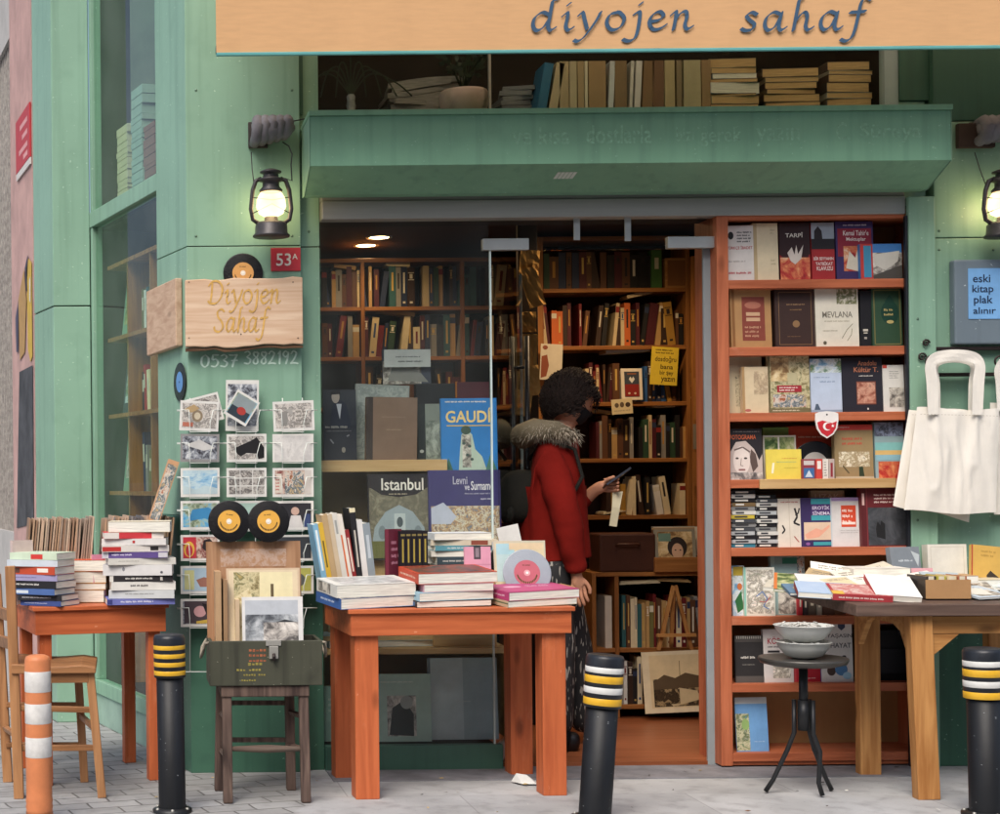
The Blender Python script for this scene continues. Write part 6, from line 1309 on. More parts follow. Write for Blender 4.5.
face((971, 537, 1003, 578), -.16, '#c9a252', 'ochre book with small dark hand drawing, standing at the right back', [('g', [(.5, .9), (.48, .72), (.6, .6), (.7, .66), (.85, .74), (.9, .95)], '#3a3228'), ('lines', .3, .1, .8, .3, 2, '#a8853e'), ('r', 0, 0, .04, 1, '#a8402e')], z=top_z(-.12), roll=6, lean=9, T=.02)
lay(940, -.38, .2, .16, .035, '#3a3034', 'p', -18, 'dark covered book with tan page edges lying before the cream box', [], [], z=0)
lay(964, -.42, .13, .15, .034, '#b8946c', 'p', -6, 'tan page block lying on the dark covered book', [], z=.036)
CL = [(799, -.34, .2, .16, .016, '#c9c4b4', -30, 9, 'grey cream paperback under the olive magazine, trestle table corner'), (818, -.45, .2, .14, .012, '#5f7f9a', -8, 12, 'steel blue booklet between the olive magazine and the white folder'), (854, -.44, .17, .13, .02, '#d8c9a4', 14, 14, 'straw coloured paperback tilted behind the red patterned one'), (886, -.5, .15, .2, .006, '#e4e0d4', 6, 16, 'loose cream sheet between the red patterned and the white paperback'), (861, -.22, .2, .15, .03, '#8a5a44', -12, 0, 'chestnut book at the back of the trestle table'), (858, -.22, .19, .15, .03, '#d9d2c4', 7, 0, 'ivory book on the chestnut one at the table\'s back'), (915, -.40, .16, .12, .024, '#e0dcd0', -24, 10, 'small white paperback tilted before the pink card'), (926, -.52, .13, .18, .02, '#3f4a52', -16, 9, 'slate paperback leaning beside the brown carton'), (972, -.62, .17, .13, .018, '#d8d4c8', -10, 7, 'pale paperback right of the brown carton'), (992, -.66, .16, .2, .008, '#b9c4cc', 12, 8, 'light blue grey leaflet at the front right of the table')]
CL += [(846, -.30, .2, .2, .004, '#e6e3da', -20, 26, 'creased white sheet propped steeply at the left rear of the table'), (872, -.42, .17, .2, .004, '#dcd6c6', 10, 22, 'cream typed sheet propped between the patterned and the white paperback'), (897, -.34, .18, .2, .012, '#cfc6b2', 24, 24, 'sand coloured booklet propped against the cream book blocks'), (832, -.38, .15, .19, .01, '#b8a27c', -34, 20, 'khaki booklet propped behind the pale blue book'), (938, -.46, .16, .18, .006, '#e0dcd2', 18, 20, 'pale open pamphlet propped behind the brown carton'), (958, -.5, .15, .2, .01, '#a8b4b8', -8, 18, 'grey blue brochure between the carton and the magazine'), (880, -.2, .24, .17, .035, '#6d5a4c', 4, 0, 'umber book under the rear cream block of the trestle table'), (990, -.3, .2, .16, .04, '#c9bfa4', 9, 0, 'thick beige volume at the right rear of the trestle table')]
for i, (px, Y, L, dp, T, c, yw, tl_, l) in enumerate(CL):
    lay(px, Y, L, dp, T, c, 'p', yw, l, [('lines', .15, .1, .85, .3, 2, '#7a746a')] + ([('n', .15, .4, .85, .9, (PH1, PH6, PH4)[i % 3])] if i in (0, 1, 9) else []), tilt=tl_, z=.031 if 'ivory' in l else (.016 if tl_ > 13 else 0))
q = MB()
o = thing('book_box', 'small brown carton holding paperbacks, near the front of the trestle table', 'carton', (P(946, 600, -.62)[0], -.64, top_z(-.46)), (0, 0, R(-6)))
CB = mat('cardboard', '#a98258')
MB().box(-.085, 0, 0, .085, .005, .075, CB).box(-.085, .0055, 0, -.08, .2, .075, mat('dark_board', '#4a3f34', rough=.8)).box(.08, .0055, 0, .085, .2, .075, CB).box(-.08, .0055, 0, .08, .2, .004, CB).build('carton', o)
for i, c in enumerate(('#3a3430', '#b5ae4a', '#d8c8a0', '#a86a4c')):
    spine(('charcoal', 'lime yellow', 'cream', 'rust')[i] + ' paperback standing in the small brown carton', .036, .16, .082, Vector(o.location) + Vector((-.076 + i * .039, .02 - i * .004, .006)), c, 0, [('r', .2, .0, .8, .2, '#d8d0b8')], group=g)
lay(984, -.5, .2, .24, .008, '#c4c8c4', 'p', -16, 'grey magazine lying flat at the right front of the table', [('n', .05, .05, .95, .95, PH1)], tilt=10, name='magazine', cat='magazine')
lay(1003, -.34, .2, .2, .012, '#c9d4d0', 'p', -22, 'pale teal magazine lying at the frame\'s right edge, trestle table', [('n', .05, .05, .95, .95, PH4)], name='magazine', cat='magazine')

# ------------------------------------------------------------------ small round table with two bowls
c = V(803, 790, -.62); cx = P(803.5, 700, -.62)[0]
o = thing('bistro_table', 'small round black metal table on three bent legs', 'table', (cx, -.62, 0)); MTL = mat('black_metal', '#2b2c2e', rough=.42, metal=.4, var=.2)
tz = P(803, 658, -.62)[1]
MB().lathe([(.001, tz - .03), (.12, tz - .03), (.16, tz - .02), (.168, tz - .006), (.166, tz + .002), (.15, tz - .002), (.001, tz - .003)], mat('table_disc', '#55534f', rough=.35, metal=.5, var=.2, scale=4), 48).build('table_top', o)
MB().tube([(0, 0, .31), (0, 0, tz - .03)], .017, MTL, 14).tube([(0, 0, .26), (0, 0, .38)], .023, MTL, 14).build('post', o)
for bx, by in ((765.5, 789), (822.5, 796.5), (831.5, 787)):
    Yf = {765.5: -.56, 822.5: -.66, 831.5: -.54}[bx]; f = V(bx, by, Yf) - Vector(o.location); f.z = .008; u = Vector((f.x, f.y, 0)).normalized()
    MB().tube([u * .035 + Vector((0, 0, .38)), u * .035 + Vector((0, 0, .25)), u * .06 + Vector((0, 0, .18)), u * (f.xy.length * .8) + Vector((0, 0, .055)), f], [.009, .009, .009, .009, .0095], MTL, 10).build('leg', o)
WEN = mat('enamel', '#c9cbc6', rough=.3, var=.1, scale=8, coat=.3)
BIT = mat('white_badges', '#d9d6ce', rough=.5, var=.3, scale=60, col2='#8a8a86')
def bowl(label, z, r):
    o = thing('enamel_bowl', label, 'bowl', (cx + .003, -.62, z))
    k = r / .11
    MB().lathe([(.045 * k, 0), (.075 * k, .012), (.1 * k, .042), (.108 * k, .062), (.112 * k, .064), (.108 * k, .066), (.096 * k, .045), (.07 * k, .016), (.001, .012)], WEN, 40).build('bowl', o)
    q = MB(); rr = random.Random(int(z * 100))
    for i in range(46):
        a = rr.uniform(0, 6.28); d = rr.uniform(0, .092) * k; b = MB(); m = Matrix.Translation((d * math.cos(a), d * math.sin(a), .056 + rr.uniform(0, .014))) @ Euler((rr.uniform(-.6, .6), rr.uniform(-.6, .6), 0)).to_matrix().to_4x4()
        q.lathe([(.001, .003), (.009, .002), (.011, 0), (.009, -.002), (.001, -.003)], BIT, 10, m)
    q.build('badges', o)['kind'] = 'stuff'
bowl('lower grey enamel bowl of small badges on the round black table', tz, .104)
bowl('upper enamel bowl of small badges stacked on the lower bowl', tz + .066, .112)

# ------------------------------------------------------------------ bollards
NAVY = painted('bollard_navy', '#14161a', '#2b2e33', rough=.5, amount=.7, chips='#6d7074')
BAND_Y = mat('band_yellow', '#d9a92e', rough=.35, var=.1, scale=20); BAND_W = mat('band_white', '#d4d4d0', rough=.35, var=.1, scale=20)
def bollard(label, px_top, py_top, px_bot, Y, dia, bands, sleeve, flange=True):
    t = V(px_top, py_top, Y); b = V(px_bot, 812, Y); H = t.z; r = dia / 2
    dx = (t.x - b.x) * H / max(.01, t.z - b.z); ang_ = math.atan2(dx, H)
    o = thing('bollard', label, 'bollard', (t.x - dx, Y, 0), (0, ang_, 0), group='black bollards along the pavement')
    MB().lathe([(r * .86, 0), (r * .86, H - .02), (.001, H - .02)], NAVY, 32).build('post', o)
    MB().lathe([(r * .87, H - sleeve), (r, H - sleeve + .002), (r * 1.01, H - .014), (r * .93, H - .002), (r * .8, H), (.001, H - .004)], BLACK, 32).build('sleeve', o)
    for z, h, m_ in bands: MB().lathe([(r * 1.0, H - z - h), (r * 1.009, H - z - h + .001), (r * 1.012, H - z - .001), (r * 1.0, H - z)], m_, 32).build('reflective_band', o)
    if flange:
        MB().lathe([(r * 1.25, 0), (r * 1.25, .012), (r * .9, .02)], MTL, 32).build('base_flange', o)
        q = MB()
        for k in range(6): a = k * math.pi / 3 + .5; q.lathe([(.006, .012), (.006, .02), (.001, .022)], STEEL, 8, Matrix.Translation((r * 1.08 * math.cos(a), r * 1.08 * math.sin(a), 0)))
        q.build('bolt', o)
    return o
s_ = SC(-.81)
bollard('black bollard with four yellow bands before the corner of the bookshop', 169, 634.5, 172.5, -.81, .121, [((y0 - 634.5) / s_, 4.6 / s_, BAND_Y) for y0 in (644.6, 653, 661.4, 670)], 43 / s_)
s_ = SC(-1.04); YW = [(12, 6, BAND_W), (20.5, 7.5, BAND_Y), (32, 6.5, BAND_W), (43, 7, BAND_Y)]
bollard('leaning dark bollard with white and yellow bands in front of the open door', 605.5, 654, 595, -1.04, .137, [(a / s_, b / s_, m_) for a, b, m_ in YW], 53 / s_)
bollard('dark bollard with white and yellow bands at the right edge before the trestle table', 983, 648, 987, -1.02, .14, [(a / s_, b / s_, m_) for a, b, m_ in YW], 50 / s_)
# flexible orange post
Yp = -.95; s_ = SC(Yp); H = P(38, 655, Yp)[1]; r = .049
OPL = mat('orange_plastic', '#c97c50', rough=.5, var=.12, scale=12, bump=.1); WRF = mat('white_reflective', '#d5d3cf', rough=.35, var=.12, scale=30)
o = thing('delineator_post', 'orange plastic post with three white bands in front of the chair', 'post', (P(38, 655, Yp)[0], Yp, 0), (0, R(-.2), 0))
prof = [(r * 1.15, 0), (r * 1.1, .02), (r, .03)] + [(r * (1 if k % 2 else 1.05), .03 + .012 * k) for k in range(6)] + [(r, .11), (r, H - .02), (r * .9, H - .006), (r * .6, H), (.001, H + .002)]
MB().lathe(prof, OPL, 28).build('post', o)
for a, b in ((671, 691.5), (703, 723), (736.5, 756.5)): MB().lathe([(r * 1.004, H - (b - 655) / s_), (r * 1.02, H - (b - 655.5) / s_), (r * 1.02, H - (a - 654.5) / s_), (r * 1.004, H - (a - 655) / s_)], WRF, 28).build('reflective_band', o)

# ------------------------------------------------------------------ wooden chair behind the post
CH = wood('chair_wood', '#b5845a', '#8c6240', 'z', .45, knots=False); CHX = wood('chair_wood_rail', '#a87850', '#7c5434', 'x', .45, knots=False)
o = thing('wooden_chair', 'light wooden chair with slatted back turned sideways under the corner table', 'chair', (P(50, 780, -.4)[0], -.42, 0)); oc = Vector(o.location)
def cb(n, a, b, w_, d_, m_): MB().bar(a - oc, b - oc, w_, d_, m_).build(n, o, bevel=.003)
def G(px, py, Y, z=None): v = V(px, py, Y); v.z = v.z if z is None else z; return v
cb('rear_leg', G(19, 787, -.52, 0), G(10, 566, -.50), .04, .04, CH); cb('rear_leg', G(8, 780, -.16, 0), G(-4, 574, -.16), .04, .04, CH)
cb('leg', G(102, 787, -.52, 0), G(90, 671, -.50), .034, .034, CH); cb('leg', G(84.5, 776, -.18, 0), G(78, 671, -.18), .034, .034, CH)
for py in (612, 640): cb('back_slat', G(11, py + 4, -.505), G(-2, py, -.165), .05, .016, CHX)
for py in (708, 748): cb('rung', G(19, py, -.51), G(94 + (py - 700) * .1, py + (2 if py < 720 else 0), -.51), .024, .02, CHX); cb('rung', G(80, py - 3, -.18), G(6, py - 3, -.18), .022, .02, CHX)
cb('rung', G(94, 728, -.5), G(81, 716, -.19), .022, .02, CHX); cb('rung', G(15, 735, -.5), G(5, 728, -.19), .022, .02, CHX)
zs_ = P(60, 664, -.5)[1]; xa, xb = P(12, 664, -.5)[0] - oc.x, P(96, 664, -.5)[0] - oc.x; q = MB(); n = 8; lo = []; hi = []
pr = [(xa, zs_ + .004)] + [(xa + (xb - xa) * t, zs_ + .012 - .02 * math.sin(math.pi * t) ** .7 if t < .8 else zs_ - .012 * (t - .8) * 5) for t in [i / 12 for i in range(1, 13)]] + [(xb, zs_ - .035), (xa, zs_ - .035)]
q.prism(pr, -.12, .28, CHX); q.build('seat', o, bevel=.004)
MB().box(xa + .1, -.100, zs_ - .075, xb - .03, -.085, zs_ - .0355, CHX).build('seat_rail', o, bevel=.002)

# ------------------------------------------------------------------ stool with the green ammunition box
o = thing('wooden_stool', 'weathered dark wooden stool carrying the green box', 'stool', (P(263, 800, -.53)[0], -.53, 0)); oc = Vector(o.location)
zt_ = P(265, 684, -.6)[1]
for (a, b, c_, d_, Y, Yt) in ((228, 803, 226.5, 684, -.66, -.62), (306, 803, 303, 684, -.66, -.62), (219, 790, 221, 684, -.40, -.42), (291, 789, 289, 684, -.40, -.42)):
    p, q_ = V(a, b, Y), V(c_, d_, Yt); p.z = 0; q_.z = zt_ - .001
    MB().bar(p - oc, q_ - oc, .038, .038, OLDWOOD).build('leg', o, bevel=.006)
OLDX = wood('weathered_rung', '#75665a', '#4a3a34', 'x', .75, knots=False)
for a, b, Y, r_ in ((229, 305, -.645, .013), ): 
    MB().tube([G(a, 749, Y) - oc, G((a + b) / 2, 749, Y) - oc, G(b, 749, Y) - oc], [.009, .016, .009], OLDX, 10).build('rung', o)
for py in (703, 740): MB().bar(G(222, py, -.405) - oc, G(289, py, -.405) - oc, .018, .018, OLDWOOD).build('rung', o)
for py in (717, 754): MB().bar(G(226, py + 2, -.63) - oc, G(221, py - 4, -.41) - oc, .016, .016, OLDX).build('rung', o)
for py in (717, 750): MB().bar(G(304, py, -.63) - oc, G(289, py - 5, -.41) - oc, .016, .016, OLDWOOD).build('rung', o)
a, b = V(221, 684, -.64) - oc, V(309, 684, -.64) - oc
MB().box(a.x, -.12, zt_ - .045, b.x, .14, zt_ - .0005, OLDWOOD).build('seat', o, bevel=.004)
AM = painted('army_green', '#47483b', '#26261f', rough=.65, amount=.95, chips='#8a8a78')
za_ = P(265, 641, -.66)[1]; a, b = P(209.5, 660, -.66)[0], P(322.5, 660, -.66)[0]; Wd = b - a; Hd = za_ - zt_
o = thing('ammunition_box', 'dark green wooden ammunition box with latch and rope handles holding old pictures', 'box', ((a + b) / 2, -.66, zt_)); oc = Vector(o.location)
q = MB().box(-Wd / 2, 0, 0, Wd / 2, .014, Hd, AM).box(-Wd / 2, .226, 0, Wd / 2, .24, Hd, AM).box(-Wd / 2, .0145, 0, -Wd / 2 + .014, .2255, Hd, AM).box(Wd / 2 - .014, .0145, 0, Wd / 2, .2255, Hd, AM).box(-Wd / 2 + .0145, .0145, 0, Wd / 2 - .0145, .2255, .012, AM)
q.build('box_body', o, bevel=.003)
YT = mat('stencil_yellow', '#8f8440', rough=.8, var=.4, scale=90); RD = mat('stencil_red', '#9a5a3c', rough=.8, var=.5, scale=70)
q = MB(); decorate(q, [('lines', .35, .16, .56, .5, 3, RD), ('lines', .34, .46, .54, .58, 1, YT), ('lines', .24, .6, .5, .7, 1, YT), ('lines', .3, .72, .55, .8, 1, YT), ('lines', .28, .84, .44, .92, 1, YT)], lambda u, v, k: ((u - .5) * Wd, -.0004 - k * .00015, (1 - v) * Hd)); q.build('stencil', o)
MB().box(.0, -.006, Hd - .02, .06, -.0005, Hd + .004, STEEL).box(.012, -.012, Hd - .07, .048, -.0062, Hd - .021, STEEL).tube([(.03, -.016, Hd - .05), (.03, -.024, Hd - .06), (.03, -.016, Hd - .075)], .007, IRON, 8).build('latch', o, bevel=.002)
ROPE = mat('old_rope', '#8d8576', rough=.9, var=.35, scale=60, bump=.6, bscale=120)
for s in (-1, 1):
    x = s * Wd / 2; MB().tube([Vector(p) for p in ((x, .04, Hd - .01), (x + s * .015, .03, Hd - .01), (x + s * .022, .07, Hd - .05), (x + s * .028, .12, Hd - .075), (x + s * .02, .18, Hd - .04), (x, .2, Hd - .01))], .006, ROPE, 8).build('rope_handle', o)
def panel(r, Y, mt, label, name, cat, ops=(), lean=6, th=.006, z=None, roll=0):
    x0, y0, x1, y1 = r; s = SC(Y); Wp, Hp = (x1 - x0) / s, (y1 - y0) / s; q = MB().box(-Wp / 2, 0, 0, Wp / 2, th, Hp, mt); decorate(q, ops, lambda u, v, k: ((u - .5) * Wp, -.0004 - k * .0002, (1 - v) * Hp), Wp / Hp)
    p = V((x0 + x1) / 2, y1, Y); return tag(q.build(name, M=book_M(p, 0, lean, roll)), label, cat)
bp = wood('hardboard', '#a98262', '#8c6648', 'z', .6, knots=False)
panel((208, 541, 303, 668), -.53, bp, 'tall brown hardboard panel standing in the green box behind the pictures', 'hardboard_panel', 'board', [('n', .15, .06, .85, .2, picture('scuffs', ['#a98262', '#a98262', '#b9a090', '#a98262'], 40))], lean=7)
GL = picture('gilt_map', ['#cfc092', '#dccfa6', '#d8cba4', '#b5a070', '#6a5c3c'], 24)
panel((228, 568, 302, 668), -.59, PA('#cbb295'), 'cream framed map print with steeple, behind the black and white photograph', 'map_print', 'picture', [('r', .03, .02, .97, .97, '#d6c4a4'), ('r', .1, .04, .9, .95, '#ddd2a8'), ('n', .1, .04, .45, .6, PH2), ('l', [(.62, .5), (.62, .16)], .03, '#5c4e34'), ('e', .62, .36, .05, .06, '#6a5a3c'), ('g', [(.1, .3), (.3, .2), (.4, .4), (.3, .95), (.1, .95)], GL)], lean=8)
panel((243, 597, 304, 668), -.625, PA('#d9d7d4'), 'black and white harbour photograph with white border in the green box', 'old_photograph', 'photograph', [('n', .05, .06, .92, .66, picture('harbour', ['#232428', '#5c6066', '#9da2a6', '#d6d8da'], 13)), ('r', .05, .05, .92, .25, '#b5bac0'), ('g', [(.4, .4), (.7, .32), (.9, .36), (.92, .6), (.35, .6)], '#34363a'), ('n', .35, .36, .92, .62, PH5)], lean=6)
for i, (a, b, c, l) in enumerate(((216, 222, '#b59470', 'tan frame edge leftmost in the green box'), (224, 228, '#9a7a5a', 'darker frame edge beside the map print'), (236, 240, '#c9b090', 'pale frame edge left of the harbour photograph'))):
    p = V(a, 668, -.6); s = SC(-.6); q = MB().box(0, 0, 0, (b - a) / s, .12, (668 - (572, 580, 600)[i]) / s, PA(c)); tag(q.build('picture_frame', loc=p), l, 'picture frame')
for px, nm in ((229, 'left'), (268.5, 'right')):
    p = V(px, 521.5, -.5); vinyl(f'{nm} one of two black singles with yellow labels above the hardboard panel', p, .0845, (R(-4), R(8 if nm == 'left' else -6), 0), lab='#dba545', ring=('#e8e0d0', 'MINI'))

# ------------------------------------------------------------------ postcard rack on the corner pier
o = thing('postcard_rack', 'white wire postcard rack hung on the green corner pier', 'postcard rack', V(246, 510, -.03)); oc = Vector(o.location)
CX = [(180, 220), (226, 267), (272, 314)]; RWS = [(401, 431), (434, 462), (468, 497), (501, 530), (535, 561), (566, 594), (599, 627)]
for a, b in CX:
    q = MB()
    for f in (.25, .72): x = a + (b - a) * f; q.tube([G(x, 398, -.04) - oc, G(x, 672 if a < 200 else 640, -.04) - oc], .0022, WHITE_WIRE, 6)
    q.build('upright_wire', o)
for y0, y1 in RWS:
    q = MB(); q.tube([G(177, y0 + 10, -.045) - oc, G(317, y0 + 9, -.045) - oc], .002, WHITE_WIRE, 6)
    q.build('cross_wire', o)
    for a, b in CX:
        w1 = a + (b - a) * .22; w2 = a + (b - a) * .78; q = MB()
        q.tube([G(a - 3, y0 + 9, -.05) - oc, G(w1, y0 + 9, -.085) - oc, G(w1 + 1, y1 - 8, -.09) - oc, G(w1 + 1, y1 + 1, -.085) - oc, G(w2 - 1, y1 + 1, -.085) - oc, G(w2 - 1, y1 - 8, -.09) - oc, G(w2 + 2, y0 + 9, -.085) - oc, G(b + 3, y0 + 9, -.05) - oc], .0019, WHITE_WIRE, 6)
        q.build('card_holder', o)
MB().tube([G(177, 672, -.045) - oc, G(226, 672, -.045) - oc], .0022, WHITE_WIRE, 6).build('cross_wire', o)
BW1 = picture('bw_a', ['#1c1b1e', '#4a4a52', '#8f949c', '#c9cccf', '#e2e0dc'], 34); BW2 = picture('bw_b', ['#dcd8d0', '#c4beb6', '#77736f', '#d8d2ca', '#a39c94', '#e4e0da'], 40, seed=3)
SEA = picture('sea', ['#4f86b5', '#8cb8d4', '#c4d8dc', '#7faccb'], 7, stretch=(1, 1, 3)); BAY = picture('bay', ['#2f76ad', '#4f9acb', '#7fb4c9', '#a9b49a', '#5a7058', '#d0c8a8'], 16)
GRIDP = picture('grid', ['#2a2a2c', '#c9c4bc', '#5a5654', '#e0dad0'], 34, seed=7); REDP = picture('redp', ['#b8403c', '#d8c4b4', '#7a2c2a', '#e0d4c4'], 20, seed=2)
g = 'postcards in the wire rack'
def card(ci, ri, pic, label, ops=(), tilt=0, r=None, Y=-.066, border='#dcdad4'):
    a, b = CX[ci]; y0, y1 = RWS[ri]; x0, y0, x1, y1 = r or (a + .5, y0, b - .5, y1)
    o_ = [('n', .06, .08, .94, .9, pic)] + list(ops)
    return sheet((x0, y0, x1, y1), Y, border, label, o_, tilt=tilt, name='postcard', cat='postcard', th=.004, lean=-2, group=g)
card(0, 0, BW2, 'fan of cream postcards with wheel drawing, top left of the rack', [('e', .45, .5, .14, .2, '#8a7a64'), ('e', .45, .5, .08, .12, '#c9bda4'), ('g', [(.1, .3), (.35, .12), (.5, .25), (.3, .4)], '#b59a70'), ('r', .08, .72, .35, .86, '#b8705c')], 3)
card(0, 0, GRIDP, 'postcard sticking out behind the wheel drawing card', [], -14, (184, 396, 218, 424), -.06)
card(0, 1, BW1, 'grey crumpled photograph card below the wheel drawing card', [('g', [(.1, .4), (.5, .2), (.9, .5), (.6, .6)], '#c9c7c4')], 1, border='#8f8d8c')
card(0, 2, SEA, 'pale blue misty sea postcard in the left column', [('g', [(.06, .9), (.06, .6), (.4, .75), (.6, .6), (.94, .7), (.94, .9)], '#b9ccd0')])
card(0, 3, BAY, 'turquoise bay postcard left of the two singles', [('g', [(.2, .7), (.3, .3), (.7, .22), (.92, .4), (.9, .7), (.6, .6)], '#3f86b5')])
card(0, 4, REDP, 'red postcard with rainbow arch in the lower left column', [('r', .06, .08, .4, .9, '#c23a44'), ('e', .22, .55, .14, .3, '#e0b04a'), ('e', .22, .6, .09, .22, '#c23a44'), ('g', [(.6, .2), (.75, .15), (.9, .4), (.7, .7), (.55, .5)], '#2a2224')])
card(0, 5, BW2, 'pale blue patterned postcard with reddish animal figure', [('r', .06, .08, .94, .9, '#a9c0d0'), ('r', .1, .15, .35, .85, '#c9c890'), ('g', [(.4, .5), (.6, .4), (.85, .5), (.8, .75), (.5, .75)], '#9a6a5c')])
card(0, 6, BW1, 'dark portrait postcard with pink face, lowest left in the rack', [('r', .1, .08, .86, .88, '#4a3f44'), ('e', .5, .45, .16, .2, '#c99a9c'), ('g', [(.55, .15), (.8, .25), (.86, .6), (.66, .55)], '#1f1a1e'), ('g', [(.4, .8), (.84, .7), (.84, .88), (.4, .88)], '#c9a84a')])
card(1, 0, BW1, 'tall black and white rock photograph card, top centre of the rack', [], 1, (226, 380, 259, 431), -.06)
card(1, 0, BAY, 'small tilted harbour card in front of the rock photograph', [('r', .1, .1, .9, .55, '#8a9698'), ('r', .1, .55, .9, .9, '#2f3a44'), ('e', .55, .6, .18, .14, '#a83a34')], 32, (236, 396, 262, 424), -.095)
card(1, 1, BW2, 'postcard with large black bull silhouette in the centre column', [('g', [(.2, .5), (.35, .4), (.6, .25), (.75, .12), (.85, .3), (.94, .5), (.94, .85), (.8, .9), (.75, .7), (.5, .68), (.35, .8), (.26, .7)], '#1d1c1e')], 0)
card(1, 2, GRIDP, 'postcard of nine dark pictures in a grid, centre column', [('l', [(.34, .08), (.34, .9)], .03, '#dcdad4'), ('l', [(.65, .08), (.65, .9)], .03, '#dcdad4'), ('l', [(.06, .35), (.94, .35)], .04, '#dcdad4'), ('l', [(.06, .62), (.94, .62)], .04, '#dcdad4')])
card(1, 3, SEA, 'pale green postcard mostly hidden behind the two singles', [('r', .06, .08, .94, .9, '#a9c4b8')])
card(2, 0, BW2, 'stack of cream cards with grey building prints, top right of the rack', [('r', .2, .35, .35, .8, '#8f8d88'), ('lines', .55, .3, .92, .85, 4, '#77736c'), ('g', [(.3, .3), (.45, .2), (.5, .5)], '#a9a6a0')], -2)
card(2, 1, BW2, 'almost blank pale card in the right column', [('n', .05, .06, .95, .94, picture('blankish', ['#d4d1cc', '#c9c6c2', '#dcd9d4', '#bdbab6'], 12))], 0)
card(2, 2, REDP, 'cream postcard with red framed street picture, right column', [('r', .08, .2, .22, .85, '#d8cfc0'), ('lines', .08, .25, .2, .8, 5, '#b8504c'), ('n', .3, .1, .76, .9, PH3), ('r', .78, .08, .94, .9, '#cfc8c0')])
card(2, 3, BW1, 'postcard of two people in white on dark ground, right column', [('r', .06, .08, .94, .9, '#2f2e33'), ('e', .55, .35, .1, .14, '#c9a898'), ('g', [(.38, .9), (.45, .5), (.68, .5), (.75, .9)], '#d4d0cc'), ('g', [(.74, .9), (.78, .45), (.92, .45), (.92, .9)], '#3f4f7a')])
card(2, 4, GRIDP, 'dark grey postcard behind the right edge of the hardboard panel', [('r', .06, .08, .94, .9, '#3a3d42')])
card(2, 5, BAY, 'lime and grey postcard, lowest of the right column', [('r', .06, .08, .94, .9, '#b4b05a'), ('e', .6, .5, .2, .25, '#5a5c58')])

# ------------------------------------------------------------------ signs on the corner pier
o = thing('wooden_sign', 'pale wooden plank sign with carved yellow lettering on the corner pier', 'sign', V(243, 313, -.04)); oc = Vector(o.location)
a, b = V(185.5, 347, -.04), V(302, 279, -.04); rr = random.Random(3); tp = []; bt = []
for i in range(13):
    f = i / 12; x = a.x + (b.x - a.x) * f; tp.append((x - oc.x, b.z + rr.uniform(-.004, .006) + (.006 if f > .85 else 0) - oc.z)); bt.append((x - oc.x, a.z + rr.uniform(-.003, .004) + .010 * (f - .2) - .010 * math.exp(-((f - .4) / .12) ** 2) - oc.z))
MB().prism(tp + bt[::-1], -.022, .02, PLANK).build('plank', o, bevel=.004)
MB().prism([(x, z - .004) for x, z in bt] + [(x, z - .016 + rr.uniform(-.003, .004)) for i, (x, z) in reversed(list(enumerate(bt)))], -.012, .022, wood('bark', '#8a6a50', '#4e382a', 'x', .85, knots=False)).build('bark_edge', o)
CARV = mat('carved_yellow', '#cda258', rough=.7, var=.25, scale=40)
q = MB()
for s, x0, x1, yb, hpx in (('Diyojen', 209, 281, 304, 14), ('Sahaf', 215, 268, 332, 14)):
    st, wd = script_strokes(s, 1.0); base = V(x0, yb, -.06); kx = (P(x1, yb, -.06)[0] - base.x) / wd; kz = hpx / SC(-.06)
    q = MB(); pen(q, st, lambda u, v, l: (base.x + u * kx - oc.x, -.0228 - l * .4 + 0, base.z + v * kz - oc.z), CARV, nib=.16, ang=40, thin=.08); q.build('lettering', o)
q = MB()
for (px, py) in ((189, 282), (293, 282), (189, 338), (298, 338), (241, 334)): p = V(px, py, -.0635) - oc; q.lathe([(.003, 0), (.001, .001)], IRON, 8, Matrix.Translation(p) @ Matrix.Rotation(R(90), 4, 'X'))
q.build('nails', o)
# companion plank on the side face of the pier
def SF(t, z, o_=0): return Vector((PX0 - .292 * t - .96 * o_, t - .28 * o_, z))
def ST(px): a_ = px - 120 + .0; return (483 - 7 * a_) / (a_ + 470)
t0, t1 = ST(184.5), ST(155)
q = MB(); za, zb_ = P(185, 346, .06)[1], P(185, 279, .06)[1]
vs = lambda o_: [SF(t0, za, o_), SF(t1, za - .012, o_), SF(t1, zb_ - .006, o_), SF(t0, zb_ + .004, o_)]
q.hexa(vs(.002), vs(.034), wood('sign_plank_side', '#c9ad94', '#b09078', 'y', .75)); tag(q.build('wooden_plank', bevel=.005), 'blank wooden plank fixed round the corner beside the lettered sign', 'board')
# singles used as decoration
vinyl('black single standing behind the top edge of the wooden sign', V(243, 273, -.012), .086, lab='#cf9a5a', ring=('#e8e0d0', 'PLAK'))
t_ = ST(182); M_ = Matrix.Translation(SF(t_, P(183, 382, t_)[1], .006)) @ Matrix.Rotation(math.atan2(-1, .292) + math.pi * 1.0 - math.pi, 4, 'Z')
vinyl('black single with blue label seen edge on at the pier\'s corner', None, .085, lab='#5f8fc4', M=M_)
